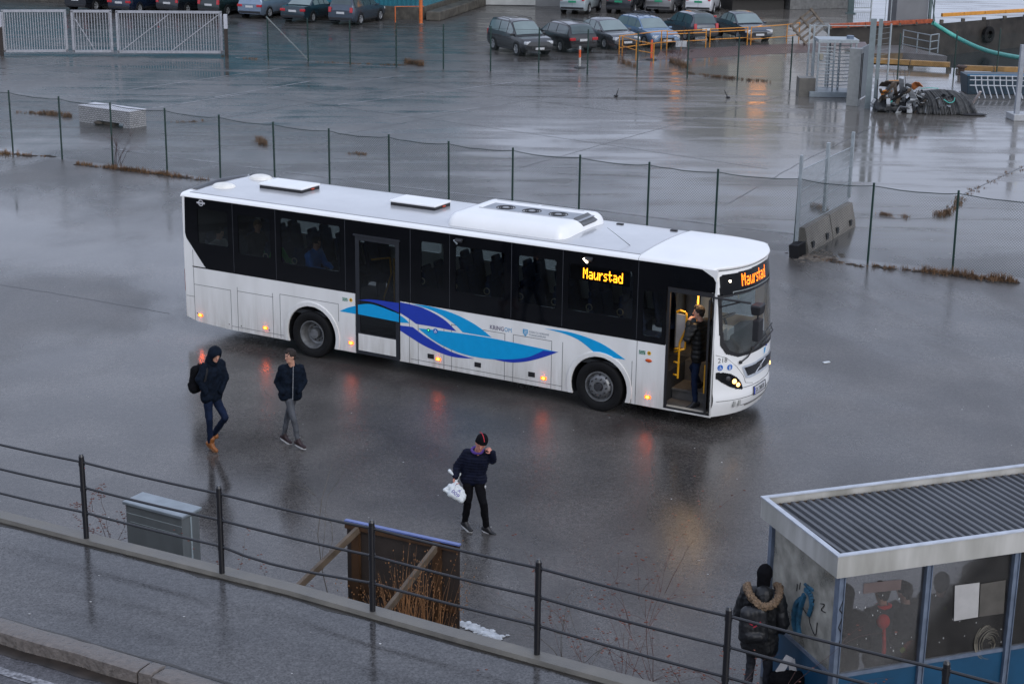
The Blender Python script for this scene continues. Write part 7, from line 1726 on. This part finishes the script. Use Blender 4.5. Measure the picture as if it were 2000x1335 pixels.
# ------------------------------------------------------------------ harbour basin
ywood = nmat('yellow_timber', (.30, .17, .055), .6, var=.3, scale=3)
def kerbbeam(label, a, b_, n, zz, mat, w_=.28, h=.25, group='yellow timbers on the quay edges'):
    A, B = (G(*a) if len(a) == 2 else Vector(a)), (G(*b_) if len(b_) == 2 else Vector(b_)); t = thing('quay_timber', label, 'beam', (A.x, A.y, 0), group=group); d = (B - A) / n
    for k in range(n):
        m = MB(); m.beam(d * k + d * .01 + Vector((0, 0, zz)), d * (k + 1) - d * .01 + Vector((0, 0, zz)), w_, h); m.build('beam', mat, t, bevel=.02)
    for k in range(n + 1):
        p = d * min(k, n - .05) + d * .02; m = MB(); m.box((p.x, p.y, .08), (.2, .25, .16)); m.build('block', stone, t)
kerbbeam('near yellow timber kerb left of the bollard', (1700, 129), (1855, 138), 2, .28, ywood); kerbbeam('near yellow timber kerb right of the bollard, behind the bicycle rack', (1870, 141), (2010, 146), 2, .22, ywood)
kerbbeam('far yellow steel kerb rail along the dark quay wall', (1838, 44), (2040, 32), 5, .45, nmat('yellow_kerb_paint', (.62, .27, .04), .5), .18, .22)
kerbbeam('far rust-red kerb beam left of the turquoise hose', (1620, 57), (1820, 47), 6, .18, nmat('rust_red_beam', (.32, .07, .025), .6, var=.4), .2, .25)
q = G(1877, 146); t = thing('bollard', 'rusty mooring bollard between the two near yellow timbers', 'bollard', (q.x, q.y, 0)); m = MB(); m.lathe((0, 0, 0), (0, 0, 1), [(0, .22), (.05, .22), (.08, .15), (.32, .15), (.36, .26), (.42, .26), (.46, .12), (.46, 0)], 14); m.build('body', nmat('rusty_iron', (.07, .04, .03), .7, var=.4), t, smooth=True, auto=40)
tyr = G(1950, 75, -1.0); t = thing('tyre_fender', 'black lorry tyre hanging as a fender on the far quay wall', 'tyre', (30.1, 108.35, -.95), math.atan2(5.8, 7.2)); m = MB(); m.lathe((0, -.12, 0), (0, 1, 0), [(-.14, .26), (-.16, .40), (-.12, .52), (.1, .52), (.1, .26), (-.14, .26)], 24); m.build('tyre', M['rubber'], t, smooth=True, auto=50); m = MB(); m.tube((-.1, -.1, .4), (-.15, -.05, .95), .015); m.tube((.1, -.1, .4), (.15, -.05, .95), .015); m.build('chain', M['dark_metal'], t)
def W(px, py, z): return G(px, py, z)
pz = -1.2; a = W(1700, 105, pz); b_ = W(1745, 83, pz); t = thing('pontoon', 'pale concrete landing pontoon with rusty end in the basin', 'pontoon', (a.x, a.y, pz))
P4 = [W(1690, 104, pz), W(1762, 103, pz), W(1850, 110, pz), W(1770, 90, pz), W(1715, 72, pz), W(1690, 74, pz)]
m = MB(); m.prism([((p - a).x, (p - a).y) for p in P4], lambda x, y, d: Vector((x, y, d)), -.6, 0); m.build('deck', nmat('pale_wet_deck', (.17, .16, .16), .35, var=.2, scale=2), t)
m = MB(); e0, e1 = P4[0] - a, P4[1] - a; m.beam(e0 + Vector((0, -.08, -.3)), e1 + Vector((0, -.08, -.3)), .12, .55); m.build('rusty_fender', nmat('rusty_plate', (.14, .07, .03), .6, var=.6, scale=1.5, col2=(.20, .15, .09)), t)
rl = thing('gangway_railing', 'grey three-bar gangway railing on the pontoon', 'railing', (a.x, a.y, pz)); R0_ = [W(1762, 96, pz) - a, W(1790, 102, pz) - a, W(1815, 107, pz) - a, W(1831, 104, pz) - a]
for p in R0_: m = MB(); m.tube(p, p + Vector((0, 0, 1.15)), .04); m.build('post', M['steel'], rl)
for z in (1.13, .75, .3): m = MB(); m.path([p + Vector((0, 0, z)) for p in R0_], .03, 5); m.build('rail', M['steel'], rl)
hs0 = G(1806, 38, 0); hs0 = G(1812, 40, 1.0)
m = MB(); pts = bez([G(1822, 45, .3), G(1870, 74, -.6), G(1930, 100, -.9), G(2010, 116, -.5), G(2060, 122, 0)], 12); m.path(pts, .13, 8); o = m.build('turquoise_hose', nmat('turquoise_hose', (.09, .40, .34), .5, var=.1), smooth=True); tag(o, 'thick turquoise hose sagging across the basin', 'hose')
m = MB(); p0 = G(1826, 48, 0); m.tube(p0, p0 + Vector((-.6, .3, 3.6)), .035); o = m.build('leaning_pole', gsteel); tag(o, 'thin dark pole leaning at the start of the turquoise hose', 'pole')
